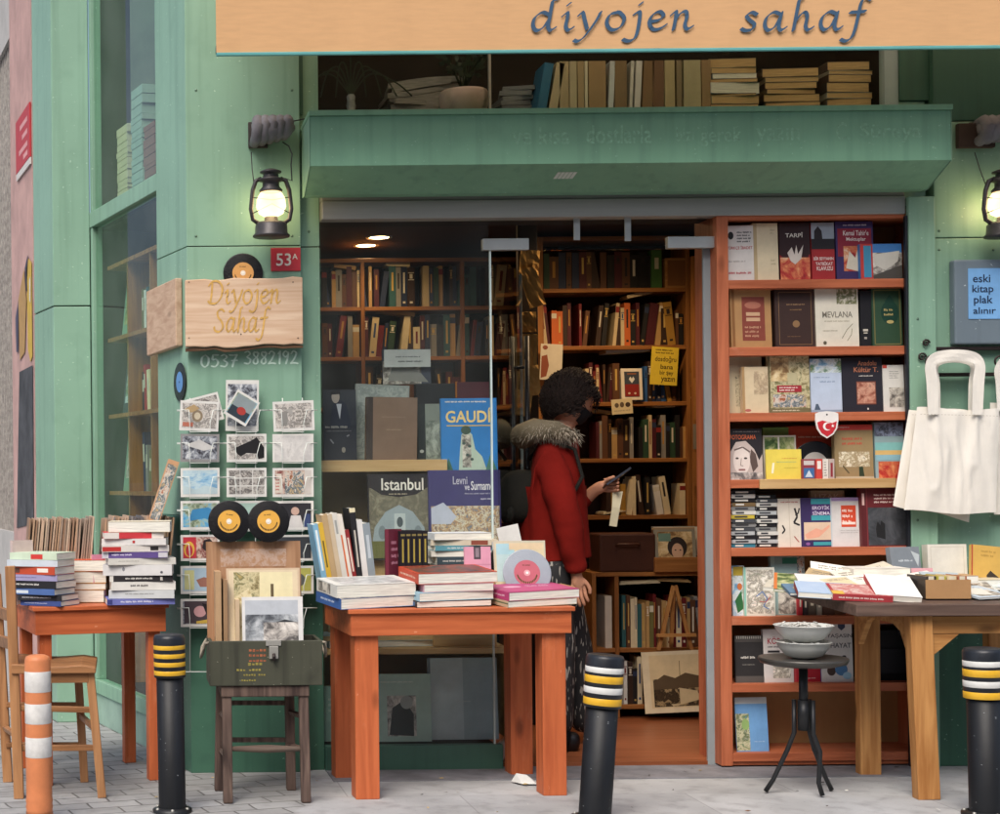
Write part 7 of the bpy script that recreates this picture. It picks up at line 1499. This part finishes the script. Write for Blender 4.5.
# house number
q = MB(); a, b = V(271, 271, -.006), V(300.5, 247.5, -.006); q.box(a.x, -.006, a.z, b.x, -.001, b.z, mat('enamel_red', '#c2404a', rough=.3, var=.06, coat=.3))
decorate(q, [('t', '53', .18, .24, .68, .78, '#e6e2da'), ('t', 'A', .72, .26, .9, .5, '#e6e2da')], lambda u, v, k: (a.x + (b.x - a.x) * u, -.0064 - k * .0002, b.z - (b.z - a.z) * v))
tag(q.build('house_number', bevel=.001), 'red enamel house number plate reading 53 A', 'number plate')
o = thing('chalk_number', 'telephone number chalked on the green pier under the wooden sign', 'writing', V(250, 360, -.001)); oc = Vector(o.location)
for s, x0, x1, yb, hp in (('0537', 201, 240, 367, 8.5), ('3882192', 244, 299, 364, 9)):
    st, wd = script_strokes(s); base = V(x0, yb, -.0012); kx = (P(x1, yb, 0)[0] - base.x) / wd; kz = hp / SC(0); q = MB()
    pen(q, st, lambda u, v, l: (base.x + u * kx - oc.x, -.0012 - l * .02 - oc.y, base.z + v * kz - oc.z), mat('chalk_white', '#c9e0d0', rough=.9, var=.2, scale=80), nib=.13, ang=45, thin=.13); q.build('digits', o)

# ------------------------------------------------------------------ lanterns
def lantern(label, px, wall=-.0, blabel=None, post_label=None):
    Y = -.13; c = P(px, 200, Y)[0]; zb_ = P(px, 237, Y)[1]
    o = thing('oil_lantern', label, 'lantern', (c, Y, zb_), group='lit oil lanterns on the front'); K = mat('lantern_metal', '#4a4748', rough=.45, metal=.5, var=.35, scale=14)
    MB().lathe([(.001, 0), (.078, 0), (.08, .006), (.07, .016), (.068, .05), (.06, .062), (.03, .066), (.028, .085), (.001, .085)], K, 30).build('fuel_tank', o)
    MB().lathe([(.03, .088), (.052, .1), (.064, .13), (.06, .165), (.045, .19), (.04, .192)], lamp_glass('lit_globe', '#ffe0b0', 2.2), 30).build('globe', o)
    MB().lathe([(.048, .193), (.05, .2), (.036, .215), (.036, .235), (.055, .24), (.055, .246), (.034, .255), (.032, .27), (.046, .274), (.046, .28), (.02, .29), (.001, .29)], K, 26).build('chimney', o)
    for s in (-1, 1): MB().tube([(s * .05, 0, .055), (s * .078, 0, .075), (s * .086, 0, .12), (s * .078, 0, .2), (s * .064, 0, .24), (s * .04, 0, .25)], .0095, K, 10).build('frame_tube', o)
    q = MB(); q.tube([(-.082, 0, .1), (0, -.045, .135), (.082, 0, .1)], .002, K, 5).tube([(-.08, 0, .17), (0, -.05, .15), (.08, 0, .17)], .002, K, 5); q.build('globe_guard', o)
    MB().tube([(-.07, .01, .22), (-.075, .05, .3), (-.075, .09, .38)], .0022, K, 6).build('hanger_wire', o)
    MB().tube([(.06, 0, .25), (.09, 0, .24), (.088, .01, .31), (.095, .03, .36), (.085, .06, .4), (.06, .075, .42)], .003, mat('flex', '#22242a', rough=.5), 6).build('flex', o)
    l = bpy.data.lights.new('lantern_light', 'POINT'); l.energy = 1.6; l.color = (1, .74, .36); l.shadow_soft_size = .05
    b = bpy.data.objects.new('lantern_light', l); COL.objects.link(b); b.parent = o; b.location = (0, 0, .14)
    h = thing('lantern_bracket', blabel, 'bracket', (c, 0, P(px, 134, 0)[1]), group='lumpy brackets above the lanterns')
    LM = mat('bracket_lump', '#77747a', rough=.75, var=.3, scale=10, bump=.7, bscale=22)
    MB().box(-.085, -.02, -.062, .0, -.001, .05, mat('bracket_plate', '#3c3634', rough=.7, var=.3)).build('back_plate', h, bevel=.003)
    q = MB()
    for k in range(5): x = -.06 + k * .032; q.tube([(x, -.02, -.045 + .008 * k), (x + .006, -.085, -.03 + .006 * k), (x + .01, -.11, .012 + .004 * k), (x + .012, -.07, .045), (x + .008, -.02, .04)], [.022, .026, .027, .025, .02], LM, 10)
    q.tube([(-.07, -.06, 0), (.0, -.075, .01), (.08, -.06, .015), (.1, -.03, .02)], [.03, .05, .045, .02], LM, 12)
    q.build('cast_fist', h)
lantern('lit oil lantern hanging on the corner pier above the house number', 271, blabel='dark lumpy bracket above the lantern on the corner pier')
lantern('lit oil lantern at the right edge of the photo', 1004, blabel='dark lumpy bracket at the right above the second lantern')
MB().tube([V(285, 127, -.03), V(293, 121, -.012), V(309, 118, -.02)], .003, mat('flex', '#22242a'), 6).build('flex_cable', shop)
q = MB(); a = V(957, 148, -.03); q.box(0, 0, 0, .16, .03, .105, mat('brown_block', '#3f3029', rough=.75, var=.3)); tag(q.build('wooden_block', loc=(a.x, -.045, a.z), bevel=.004), 'dark brown block fixed to the wall beside the right lantern bracket', 'block')

# ------------------------------------------------------------------ notice case, iron coat rack and tote bags on the right pier
o = thing('notice_case', 'grey painted panel with blue paper notice on the right pier', 'notice board', V(980, 300, -.01)); oc = Vector(o.location)
a, b = V(951.5, 345, -.03), V(1004, 260, -.03); GC = painted('case_grey', '#74828c', '#4f5a62', rough=.4, amount=.35, chips='#b9c4c8')
MB().box(a.x - oc.x, -.05, a.z - oc.z, b.x + .12 - oc.x, -.002, b.z - oc.z, GC).build('case', o, bevel=.008)
a, b = V(968.5, 319, -.062), V(1006, 268, -.062); q = MB(); q.box(a.x - oc.x, -.053, a.z - oc.z, b.x - oc.x, -.0505, b.z - oc.z, PA('#7aaee0'))
decorate(q, [('t', 'eski', .12, .12, .58, .28, '#1f2f4c'), ('t', 'kitap', .1, .33, .66, .52, '#1f2f4c'), ('t', 'plak', .14, .54, .64, .74, '#1f2f4c'), ('t', 'alınır', .12, .77, .72, .9, '#1f2f4c')], lambda u, v, k: (a.x - oc.x + (b.x - a.x) * u, -.0536 - k * .0002, b.z - oc.z - (b.z - a.z) * v)); q.build('blue_notice', o)
o = thing('coat_rack', 'dark wrought iron coat rack with scroll hooks on the right pier', 'coat rack', V(975, 360, -.02)); oc = Vector(o.location)
for py, n_ in ((349, 'upper_bar'), (375, 'lower_bar')):
    a, b = V(923.5, py, -.035), V(1090, py, -.035); MB().box(a.x - oc.x, -.025, a.z - .008 - oc.z, b.x - oc.x, -.008, a.z + .008 - oc.z, IRON).build(n_, o, bevel=.002)
def scroll(px, py, s, r0=.03):
    p = V(px, py, -.06) - oc; pts = [p + Vector((s * (r0 * (1 - k / 34)) * math.cos(k * .33), 0, (r0 * (1 - k / 34)) * math.sin(k * .33))) for k in range(26)]; return pts
for px, py, s in ((931, 362, 1), (974, 362, -1), (1000, 362, 1)): MB().tube(scroll(px, py, s), .0045, IRON, 8).build('scroll_hook', o)
MB().tube(scroll(926, 343, 1, .016), .004, IRON, 6).build('scroll_hook', o); MB().tube(scroll(922, 357, 1, .018), .004, IRON, 6).build('scroll_hook', o)
CLOTH = mat('canvas_cloth', '#e3ded4', rough=.9, var=.05, scale=9, bump=.35, bscale=10, bstretch=(5, 5, 1.2))
def tote(label, corners, Y, hx, seed, handle_top=352, hw=5.5):
    """corners: photo pixels of top left, top right, bottom right, bottom left"""
    ce = V(sum(c[0] for c in corners) / 4, sum(c[1] for c in corners) / 4, Y)
    o = thing('tote_bag', label, 'bag', ce, group='canvas tote bags on the iron rack')
    q = MB(); n, m_ = 40, 40; rr = random.Random(seed); ph = rr.uniform(0, 6)
    tl, tr, br, bl = [V(*c, Y) - ce for c in corners]
    for s in (-1, 1):
        vs = []
        for j in range(m_ + 1):
            for i in range(n + 1):
                u, v = i / n, j / m_; p = (tl * (1 - u) + tr * u) * (1 - v) + (bl * (1 - u) + br * u) * v
                e = max(0, math.sin(math.pi * u)) ** .5 * (.5 + .5 * max(0, math.sin(math.pi * min(1, v * 1.02))) ** .5)
                f = .004 * math.sin(u * 11 + ph + v * 2.5) * (1 - .4 * v) + .004 * noise.noise(Vector((u * 5 + v * 2, v * 2, ph))) - .010 * (1 - abs(noise.noise(Vector((u * 6 - v * 1.5, v * 1.6 + u, ph + 3))))) ** 6 - .012 * math.exp(-((u - .22 - .12 * v) / .05) ** 2) * (1 - v) - .012 * math.exp(-((u - .72 + .1 * v) / .05) ** 2) * (1 - v)
                p.y = (s * .011 * e) + (f * e if s < 0 else 0)
                p.z += .006 * math.sin(u * 7 + ph) * (1 if v in (0, 1) else 0)
                vs.append(p)
        q.add(vs, [(j * (n + 1) + i, j * (n + 1) + i + 1, (j + 1) * (n + 1) + i + 1, (j + 1) * (n + 1) + i) for j in range(m_) for i in range(n)], CLOTH, None, True)
    b = q.build('bag_body', o)
    q = MB()      # hem stitched along the mouth
    for k in range(24):
        u = k / 24; p = (tl * (1 - u) + tr * u) * .94 + (bl * (1 - u) + br * u) * .06; p2 = (tl * (1 - u - .025) + tr * (u + .025)) * .94 + (bl * (1 - u - .025) + br * (u + .025)) * .06
        q.add([p + Vector((0, -.034, 0)), p2 + Vector((0, -.034, 0)), p2 + Vector((0, -.034, -.002)), p + Vector((0, -.034, -.002))], [(0, 1, 2, 3)], PA('#b9b2a4'))
    q.build('stitching', o)
    a0, a1 = hx; y1 = (corners[0][1] + corners[1][1]) / 2 + 6
    for s, nm in ((-1, 'handle'),):
        for dy in (0,):
            q = MB(); pts = [(a0 + 1, y1), (a0, (y1 + handle_top) / 2), (a0 - 1.5, handle_top + 14), (a0 + 5, handle_top + 6), ((a0 + a1) / 2, handle_top + 3.5), (a1 - 5, handle_top + 6), (a1 + 1.5, handle_top + 14), (a1, (y1 + handle_top) / 2), (a1 - 1, y1)]
            sm2 = smooth_line(pts, 5); vs = []; w2 = hw
            for k, (x, y) in enumerate(sm2):
                x2, y2 = sm2[min(k + 1, len(sm2) - 1)]; x1_, y1_ = sm2[max(k - 1, 0)]; dx, dy_ = x2 - x1_, y2 - y1_; L = math.hypot(dx, dy_) + 1e-6; nx_, ny_ = -dy_ / L, dx / L
                for f_ in (-1, -.3, .3, 1): p = V(x + nx_ * w2 * f_, y + ny_ * w2 * f_, Y) - ce; p.y = -.028 + dy * 1.5 + .002 * math.sin(k * .55 + f_ * 2); vs.append(p)
            q.add(vs, [(k * 4 + j, k * 4 + j + 1, (k + 1) * 4 + j + 1, (k + 1) * 4 + j) for k in range(len(sm2) - 1) for j in range(3)], CLOTH, None, False)
            h = q.build(nm, o); sm3 = h.modifiers.new('t', 'SOLIDIFY'); sm3.thickness = .0022
    return o
tote('front cream canvas tote bag with both handles over the scroll hooks', ((917, 408), (999, 410), (996, 514), (904, 511)), -.12, (929, 975), 1)
tote('rear canvas tote bag showing at the left and below the front one', ((909, 409), (983, 411), (969, 521), (893, 505)), -.075, (931, 971), 5, 354)
tote('canvas tote bag cut off by the photo\'s right edge', ((990, 404), (1068, 406), (1074, 514), (994, 516)), -.06, (998, 1042), 8, 356)
# scrap of white paper on the pavement
q = MB(); q.add([V(508, 781, -.2) * 1 + Vector((0, 0, 0))] * 0 + [(0, 0, 0), (.05, .01, .0), (.1, -.03, .0), (.09, -.07, .0), (.03, -.06, .0), (.02, -.01, .035), (.06, -.02, .03)], [(0, 1, 5), (1, 6, 5), (1, 2, 6), (2, 3, 6), (3, 4, 6), (4, 5, 6), (4, 0, 5)], PA('#d8d8d4'))
tag(q.build('crumpled_paper', loc=(P(511, 785, -.3)[0], -.3, .008)), 'crumpled white paper scrap on the pavement beside the orange table', 'paper')

q = MB()
for px, py in ((196, 236), (292, 236), (196, 90), (292, 90), (938, 250), (992, 250), (938, 231), (992, 231), (912, 320), (912, 520), (310, 230), (310, 420)):
    p = V(px, py, -.0); y = -.0505 if px == 912 else (-.0105 if px > 930 else (.0445 if px == 310 else -.0005))
    q.lathe([(.006, 0), (.005, .0015), (.001, .002)], mat('screw_head', '#5f7a69', rough=.4, metal=.4), 10, Matrix.Translation((p.x, y, p.z)) @ Matrix.Rotation(R(90), 4, 'X'))
q.build('screws', shop)

q = MB(); rr = random.Random(77)
for i in range(70):
    x, y = rr.uniform(-.5, 3.8), -rr.uniform(.02, 1.2) ** 1.3
    a = rr.uniform(0, 6.28); r_ = rr.uniform(.003, .011); c = rr.choice(['#d8d6ce', '#6a4a30', '#8a7a58', '#3a332c', '#b8a070', '#4a4a48'])
    e = Vector((math.cos(a), math.sin(a), 0)); f_ = Vector((-math.sin(a), math.cos(a), 0)); p = Vector((x, y, .009))
    q.add([p - e * r_ * 1.6, p + f_ * r_ * .6 + Vector((0, 0, .004)), p + e * r_ * 1.4 + Vector((0, 0, .002)), p - f_ * r_ * .7], [(0, 1, 2, 3)], PA(c))
tag(q.build('litter'), 'tiny scraps, leaf bits and butts scattered on the pavement', 'litter', kind='stuff')

# ------------------------------------------------------------------ the person in the doorway
def skin(joints, bones, sub=2):
    """grow one closed surface over a skeleton: joints name -> (point, radius), first joint is the root; returns a mesh"""
    names = list(joints); me = bpy.data.meshes.new('s')
    me.from_pydata([tuple(joints[n][0]) for n in names], [(names.index(a), names.index(b)) for a, b in bones], [])
    o = bpy.data.objects.new('s', me); COL.objects.link(o)
    o.modifiers.new('k', 'SKIN').use_smooth_shade = True
    for i, n in enumerate(names):
        sv = me.skin_vertices[0].data[i]; r = joints[n][1]; sv.radius = r if isinstance(r, tuple) else (r, r); sv.use_root = i == 0
    s = o.modifiers.new('d', 'SUBSURF'); s.levels = sub; s.render_levels = sub
    out = bpy.data.meshes.new_from_object(o.evaluated_get(bpy.context.evaluated_depsgraph_get()))
    bpy.data.objects.remove(o); bpy.data.meshes.remove(me)
    vs = [v.co.copy() for v in out.vertices]; fs = [tuple(p.vertices) for p in out.polygons]; bpy.data.meshes.remove(out)
    return vs, fs
PYc = .45
ped = V(572, 748, PYc); XS = .05; ped.z = .02
person = thing('person', 'person in red jacket with fur hood and backpack looking at a phone inside the door', 'person', ped - Vector((XS, 0, 0)))
SK = mat('skin', '#b98468', rough=.55, var=.08, scale=12)
def pv(px, py, Y): return V(px, py, Y) - ped
def put(n, vs, fs, m_, parent=person): return MB().add(vs, fs, m_, None, True).build(n, parent)
def chain(J, B, base, pts):
    last = base
    for k, (p, r) in enumerate(pts): nm = f'{base}{len(J)}'; J[nm] = (p, r); B.append((last, nm)); last = nm
# body with hands
J = {'pelvis': (pv(563, 575, .45), .1), 'waist': (pv(562, 530, .45), .09), 'chest': (pv(562, 474, .45), .085), 'neck': (pv(570, 436, .45), .055), 'skull': (pv(580, 412, .45), .055)}
B = [('pelvis', 'waist'), ('waist', 'chest'), ('chest', 'neck'), ('neck', 'skull')]
for s, sh, el, wr, hp, kn, an, to in (('n', (564, 455, .29), (578, 517, .25), (587, 570, .27), (560, 590, .37), (567, 660, .36), (567, 733, .38), (588, 742, .36)), ('f', (572, 455, .60), (588, 508, .62), (606, 489, .56), (566, 590, .53), (588, 660, .54), (596, 730, .56), (618, 737, .55))):
    for n, p, r, c in (('sh', sh, .04, 'chest'), ('el', el, .038, s + 'sh'), ('wr', wr, .028, s + 'el'), ('hp', hp, .08, 'pelvis'), ('kn', kn, .05, s + 'hp'), ('an', an, .032, s + 'kn'), ('to', to, .02, s + 'an')):
        J[s + n] = (pv(*p), r); B.append((c, s + n))
# near hand hangs down, fingers slightly curled; far hand closes on the phone
w0 = pv(587, 570, .27); J['np'] = (w0 + Vector((.008, 0, -.055)), (.02, .034)); B.append(('nwr', 'np'))
for k, (dx, L) in enumerate(((-.028, .068), (-.009, .08), (.010, .076), (.028, .06))):
    b0 = J['np'][0] + Vector((dx, -.004, -.03)); chain(J, B, 'np', [(b0, .0095), (b0 + Vector((.004, -.004, -L * .5)), .0088), (b0 + Vector((.014, -.002, -L * .85)), .008), (b0 + Vector((.02, .006, -L)), .0065)])
chain(J, B, 'np', [(J['np'][0] + Vector((.036, -.012, -.002)), .0105), (J['np'][0] + Vector((.05, -.014, -.03)), .0095), (J['np'][0] + Vector((.052, -.01, -.055)), .0075)])
w1 = pv(606, 489, .56); pc = pv(612, 486, .53); J['fp'] = (pc, (.02, .03)); B.append(('fwr', 'fp'))
for k in range(4):
    b0 = pc + Vector((.03, -.012, .028 - .017 * k)); chain(J, B, 'fp', [(b0, .0095), (b0 + Vector((.028, -.018, .004)), .0088), (b0 + Vector((.036, -.034, .004)), .008), (b0 + Vector((.026, -.046, .002)), .0065)])
chain(J, B, 'fp', [(pc + Vector((.012, -.03, .026)), .0105), (pc + Vector((.03, -.046, .036)), .0095), (pc + Vector((.05, -.05, .044)), .0075)])
vs, fs = skin(J, B, 2)
bm_ = MB().add(vs, fs, SK, None, True)
HM = Matrix.Translation(pv(582, 401, .45)) @ Matrix.Rotation(R(12), 4, 'Z') @ Matrix.Rotation(R(22), 4, 'Y')
def head_r(d):
    x, y, z = d
    r = 1.0 / math.sqrt((x / .098) ** 2 + (y / .078) ** 2 + (z / .122) ** 2)
    g_ = lambda c, s: math.exp(-((d - Vector(c).normalized()).length / s) ** 2)
    r += .024 * g_((1, 0, -.18), .13) + .008 * g_((1, 0, .02), .12) + .008 * g_((1, 0, -.75), .22) + .006 * g_((1, 0, -.48), .12) - .009 * (g_((.9, .36, .06), .16) + g_((.9, -.36, .06), .16)) + .006 * g_((.9, 0, .3), .4)
    if z < -.3: r *= 1 - .12 * max(0, -x) * (-z)
    return r
vs, fs = [], []; nu, nv_ = 40, 26
for j in range(nv_ + 1):
    for i in range(nu):
        t, p = math.pi * j / nv_, 2 * math.pi * i / nu; d = Vector((math.sin(t) * math.cos(p), math.sin(t) * math.sin(p), math.cos(t))); vs.append(HM @ (d * head_r(d)))
fs = [(j * nu + i, (j + 1) * nu + i, (j + 1) * nu + (i + 1) % nu, j * nu + (i + 1) % nu) for j in range(nv_) for i in range(nu)]
bm_.add(vs, fs, SK, None, True)
for s in (-1, 1): bm_.lathe([(.001, .006), (.016, .008), (.022, 0), (.018, -.008), (.001, -.006)], SK, 16, HM @ Matrix.Translation((-.008, s * .079, -.005)) @ Matrix.Rotation(R(90), 4, 'X') @ Matrix.Diagonal((1, 1.5, .8, 1)))
bm_.build('body', person)
q = MB()
for s in (-1, 1): q.lathe([(.001, .007), (.006, .004), (.0075, 0), (.006, -.004), (.001, -.007)], mat('eye_dark', '#1c1512', rough=.2), 12, HM @ Matrix.Translation((.079, s * .031, .006)))
q.build('eyes', person)
q = MB()
def shell(mb, cond, off, m_, M=HM):
    vs, keep = [], []
    for j in range(nv_ + 1):
        for i in range(nu):
            t, p = math.pi * j / nv_, 2 * math.pi * i / nu; d = Vector((math.sin(t) * math.cos(p), math.sin(t) * math.sin(p), math.cos(t))); vs.append(M @ (d * (head_r(d) + off(d)))); keep.append(cond(d))
    mb.add(vs, [f for f in fs if all(keep[k] for k in f)], m_, None, True)
shell(q, lambda d: d.x > .25 and -.86 < d.z < -.08 - .1 * abs(d.y), lambda d: .005, mat('black_cotton', '#17171a', rough=.85))
for s in (-1, 1): q.tube([HM @ Vector(p) for p in ((.05, s * .068, -.02), (.01, s * .081, .0), (-.012, s * .083, .012))], .002, mat('black_cotton', '#17171a'), 5)
q.build('face_mask', person)
HA = mat('dark_hair', '#20120c', rough=.85, var=.5, scale=30, stretch=(3, 3, 1)); rr = random.Random(8)
q = MB(); shell(q, lambda d: (d.x < .25 or d.z > .42) and d.z > -.72 + .5 * max(0, d.x), lambda d: .02 + .012 * max(0, -d.x) + .014 * noise.noise(d * 4) + .012 * noise.noise(d * 10), HA)
for k in range(2200):
    d = Vector((rr.gauss(-.35, .6), rr.gauss(0, .7), rr.gauss(.35, .55))).normalized()
    if (d.x > .3 and d.z < .45) or d.z < -.6: continue
    p = d * (head_r(d) + .012); pts = [HM @ p]; fl = Vector((-.5, d.y * .5, -.75 if d.z < .8 else -.2)); ph = rr.uniform(0, 6.28); am = rr.uniform(.004, .012); L = rr.uniform(.03, .085)
    for m_ in range(1, 7):
        p = p + (fl - d * fl.dot(d)).normalized() * L / 6; d = p.normalized(); pts.append(HM @ (d * (head_r(d) + .02 + .014 * max(0, -d.x) + .010 * rr.random() + am * math.sin(ph + m_ * 1.6)) + Vector((0, am * math.cos(ph + m_ * 1.3), 0))))
    q.tube(pts, [.0018, .0022, .0022, .002, .0018, .0013, .0005], HA, 4)
q.build('hair', person)
# jacket
RJ = mat('red_jacket', '#72150e', rough=.92, spec=.15, var=.16, scale=7, bump=.9, bscale=8, bstretch=(1, 1, 2.4))
J = {'waist': (pv(562, 522, .45), (.155, .175)), 'hem': (pv(566, 562, .45), (.175, .19)), 'chest': (pv(561, 472, .45), (.15, .175)), 'neck': (pv(568, 441, .45), (.085, .09)), 'collar': (pv(573, 428, .45), (.08, .085)),
     'nsh': (pv(562, 459, .30), .08), 'nel': (pv(577, 517, .245), .071), 'ncu': (pv(586, 565, .265), .056), 'ncv': (pv(587, 573, .27), .052), 'fsh': (pv(572, 459, .59), .078), 'fel': (pv(588, 509, .62), .068), 'fcu': (pv(602, 492, .575), .052)}
B = [('waist', 'hem'), ('waist', 'chest'), ('chest', 'neck'), ('neck', 'collar'), ('chest', 'nsh'), ('nsh', 'nel'), ('nel', 'ncu'), ('ncu', 'ncv'), ('chest', 'fsh'), ('fsh', 'fel'), ('fel', 'fcu')]
vs, fs2 = skin(J, B, 2)
vs = [v + v.normalized() * 0 + Vector(((.012 * noise.noise(Vector((v.x * 7, v.y * 7, v.z * 14)))), .010 * noise.noise(Vector((v.x * 8 + 5, v.y * 8, v.z * 13))), .008 * math.sin(v.z * 75) * .4)) for v in vs]
put('jacket', vs, fs2, RJ)
# trousers with a dashed print
m, n, l, b = new_mat('dashed_trousers')
tc = n.new('ShaderNodeTexCoord'); mp = n.new('ShaderNodeMapping'); mp.inputs['Rotation'].default_value = (0, R(22), 0); mp.inputs['Scale'].default_value = (90, 60, 16); l.new(tc.outputs['Object'], mp.inputs[0])
no = n.new('ShaderNodeTexNoise'); no.inputs['Scale'].default_value = 1; no.inputs['Detail'].default_value = 1; l.new(mp.outputs[0], no.inputs[0])
cr = n.new('ShaderNodeValToRGB'); cr.color_ramp.elements[0].position = .6; cr.color_ramp.elements[0].color = (.012, .012, .014, 1); cr.color_ramp.elements[1].position = .64; cr.color_ramp.elements[1].color = (.3, .28, .25, 1)
l.new(no.outputs[0], cr.inputs[0]); l.new(cr.outputs[0], b.inputs['Base Color']); b.inputs['Roughness'].default_value = .8
J = {'pel': (pv(563, 566, .45), (.15, .17)), 'wst': (pv(563, 545, .45), (.14, .16)), 'nh': (pv(563, 596, .38), .105), 'nk': (pv(569, 655, .36), .085), 'na': (pv(569, 738, .37), .072), 'fh': (pv(570, 596, .52), .1), 'fk': (pv(588, 655, .54), .083), 'fa': (pv(596, 734, .56), .07)}
vs, fs2 = skin(J, [('pel', 'wst'), ('pel', 'nh'), ('nh', 'nk'), ('nk', 'na'), ('pel', 'fh'), ('fh', 'fk'), ('fk', 'fa')], 2); put('trousers', vs, fs2, m)
BT = mat('black_boot', '#141316', rough=.4, var=.2)
for a, h, t_ in (((569, 722, .37), (567, 742, .38), (592, 744, .355)), ((596, 718, .56), (595, 736, .57), (620, 738, .545))):
    J = {'h': (pv(*h), .055), 'a': (pv(*a), .058), 't': (pv(*t_), (.04, .052))}
    for k in ('h', 't'): J[k][0].z = max(J[k][0].z, .045 if k == 'h' else .034)
    vs, fs2 = skin(J, [('h', 'a'), ('h', 't')], 2); put('boot', vs, fs2, BT)
# fur hood lying on the shoulders
FUR = mat('grey_fur', '#9c9180', rough=.95, var=.35, scale=25); q = MB(); pts = [pv(583, 437, .32), pv(568, 430, .27), pv(548, 430, .31), pv(534, 436, .45), pv(546, 428, .60), pv(566, 428, .63)]
q.tube(pts, [.03, .042, .05, .06, .048, .035], mat('hood_cloth', '#6f6552', rough=.9, var=.25), 14)
sp_ = [p for a, b in zip(pts, pts[1:]) for p in [a.lerp(b, k / 12) for k in range(12)]]
for k in range(2600):
    c = rr.choice(sp_); d = Vector((rr.gauss(0, 1), rr.gauss(0, 1), rr.gauss(.1, 1))).normalized(); b0 = c + d * .043; tip = b0 + d * rr.uniform(.008, .022) + Vector((.0, 0, -.014)); sd_ = d.orthogonal().normalized() * .0022
    q.add([b0 - sd_, b0 + sd_, tip], [(0, 1, 2)], FUR)
q.build('fur_hood', person)
# backpack, phone and paper are things of their own
BPK = mat('backpack_cloth', '#16150f', rough=.9, var=.25, bump=.4, bscale=80)
bp0 = pv(535, 545, .45) + ped - Vector((XS, 0, 0)); o = thing('backpack', 'dark olive backpack on the back of the person in red', 'backpack', bp0, (0, R(4), 0))
vs, fs2 = skin({'b': (Vector((.0, 0, .09)), (.085, .15)), 't': (Vector((0, 0, .36)), (.075, .13)), 'm': (Vector((-.01, 0, .22)), (.095, .15))}, [('b', 'm'), ('m', 't')], 2); put('body', vs, fs2, BPK, o)
vs, fs2 = skin({'b': (Vector((-.085, 0, .08)), (.03, .1)), 't': (Vector((-.085, 0, .2)), (.03, .1))}, [('b', 't')], 2); put('front_pocket', vs, fs2, BPK, o)
for s in (-1, 1): MB().tube([Vector((.03, s * .13, .40)), Vector((.09, s * .15, .475)), Vector((.16, s * .165, .45)), Vector((.2, s * .175, .33)), Vector((.1, s * .19, .12))], .009, BPK, 8).build('strap', o)
q = MB().box(-.073, -.004, -.037, .073, .005, .037, mat('phone_black', '#1b1b20', rough=.2, coat=.4)).box(-.068, .0052, -.033, .068, .0056, .033, mat('phone_screen', '#2b3038', rough=.1))
tag(q.build('phone', loc=pc + ped + Vector((.062 - XS, -.03, .035)), rot=(R(70), R(-32), R(12)), bevel=.003), 'dark phone held in the hand of the person in red', 'phone')
q = MB(); q.add([(0, 0, 0), (.05, .005, .004), (.015, -.01, -.16), (-.02, -.012, -.155), (.03, -.014, -.07), (-.008, -.016, -.07)], [(0, 1, 4, 5), (5, 4, 2, 3)], PA('#cfc7a8'))
o2 = q.build('paper_slip', loc=pc + ped + Vector((.045 - XS, -.02, -.03))); s2 = o2.modifiers.new('t', 'SOLIDIFY'); s2.thickness = .003
tag(o2, 'cream paper slip hanging from the hand below the phone', 'paper')

# ------------------------------------------------------------------ the many small spines: all but the 300 books that show largest become one mass
bpy.context.view_layer.update()
cand = []; nbook = 0
for o in list(COL.objects):
    if o.parent is None and o.get('category') == 'book':
        nbook += 1
        if o.type == 'MESH':
            d = o.dimensions; s = SC(o.location.y)
            cand.append((d.x * d.z * s * s * (.35 if o.get('group') in (g2, g6) else 1), o.name))
cand.sort(); MAXB = 296
q = MB()
for a, nme in cand[:max(0, nbook - MAXB)]:
    o = bpy.data.objects[nme]; me = o.data; off = len(q.v); mw = o.matrix_world
    q.v += [mw @ v.co for v in me.vertices]
    for p in me.polygons: q.f.append([off + k for k in p.vertices]); q.mi.append(q.m(me.materials[p.material_index])); q.sm.append(False)
    bpy.data.objects.remove(o); bpy.data.meshes.remove(me)
if q.v: tag(q.build('distant_books'), 'many small dim spines deep in the shop and behind the side window', 'books', kind='stuff')
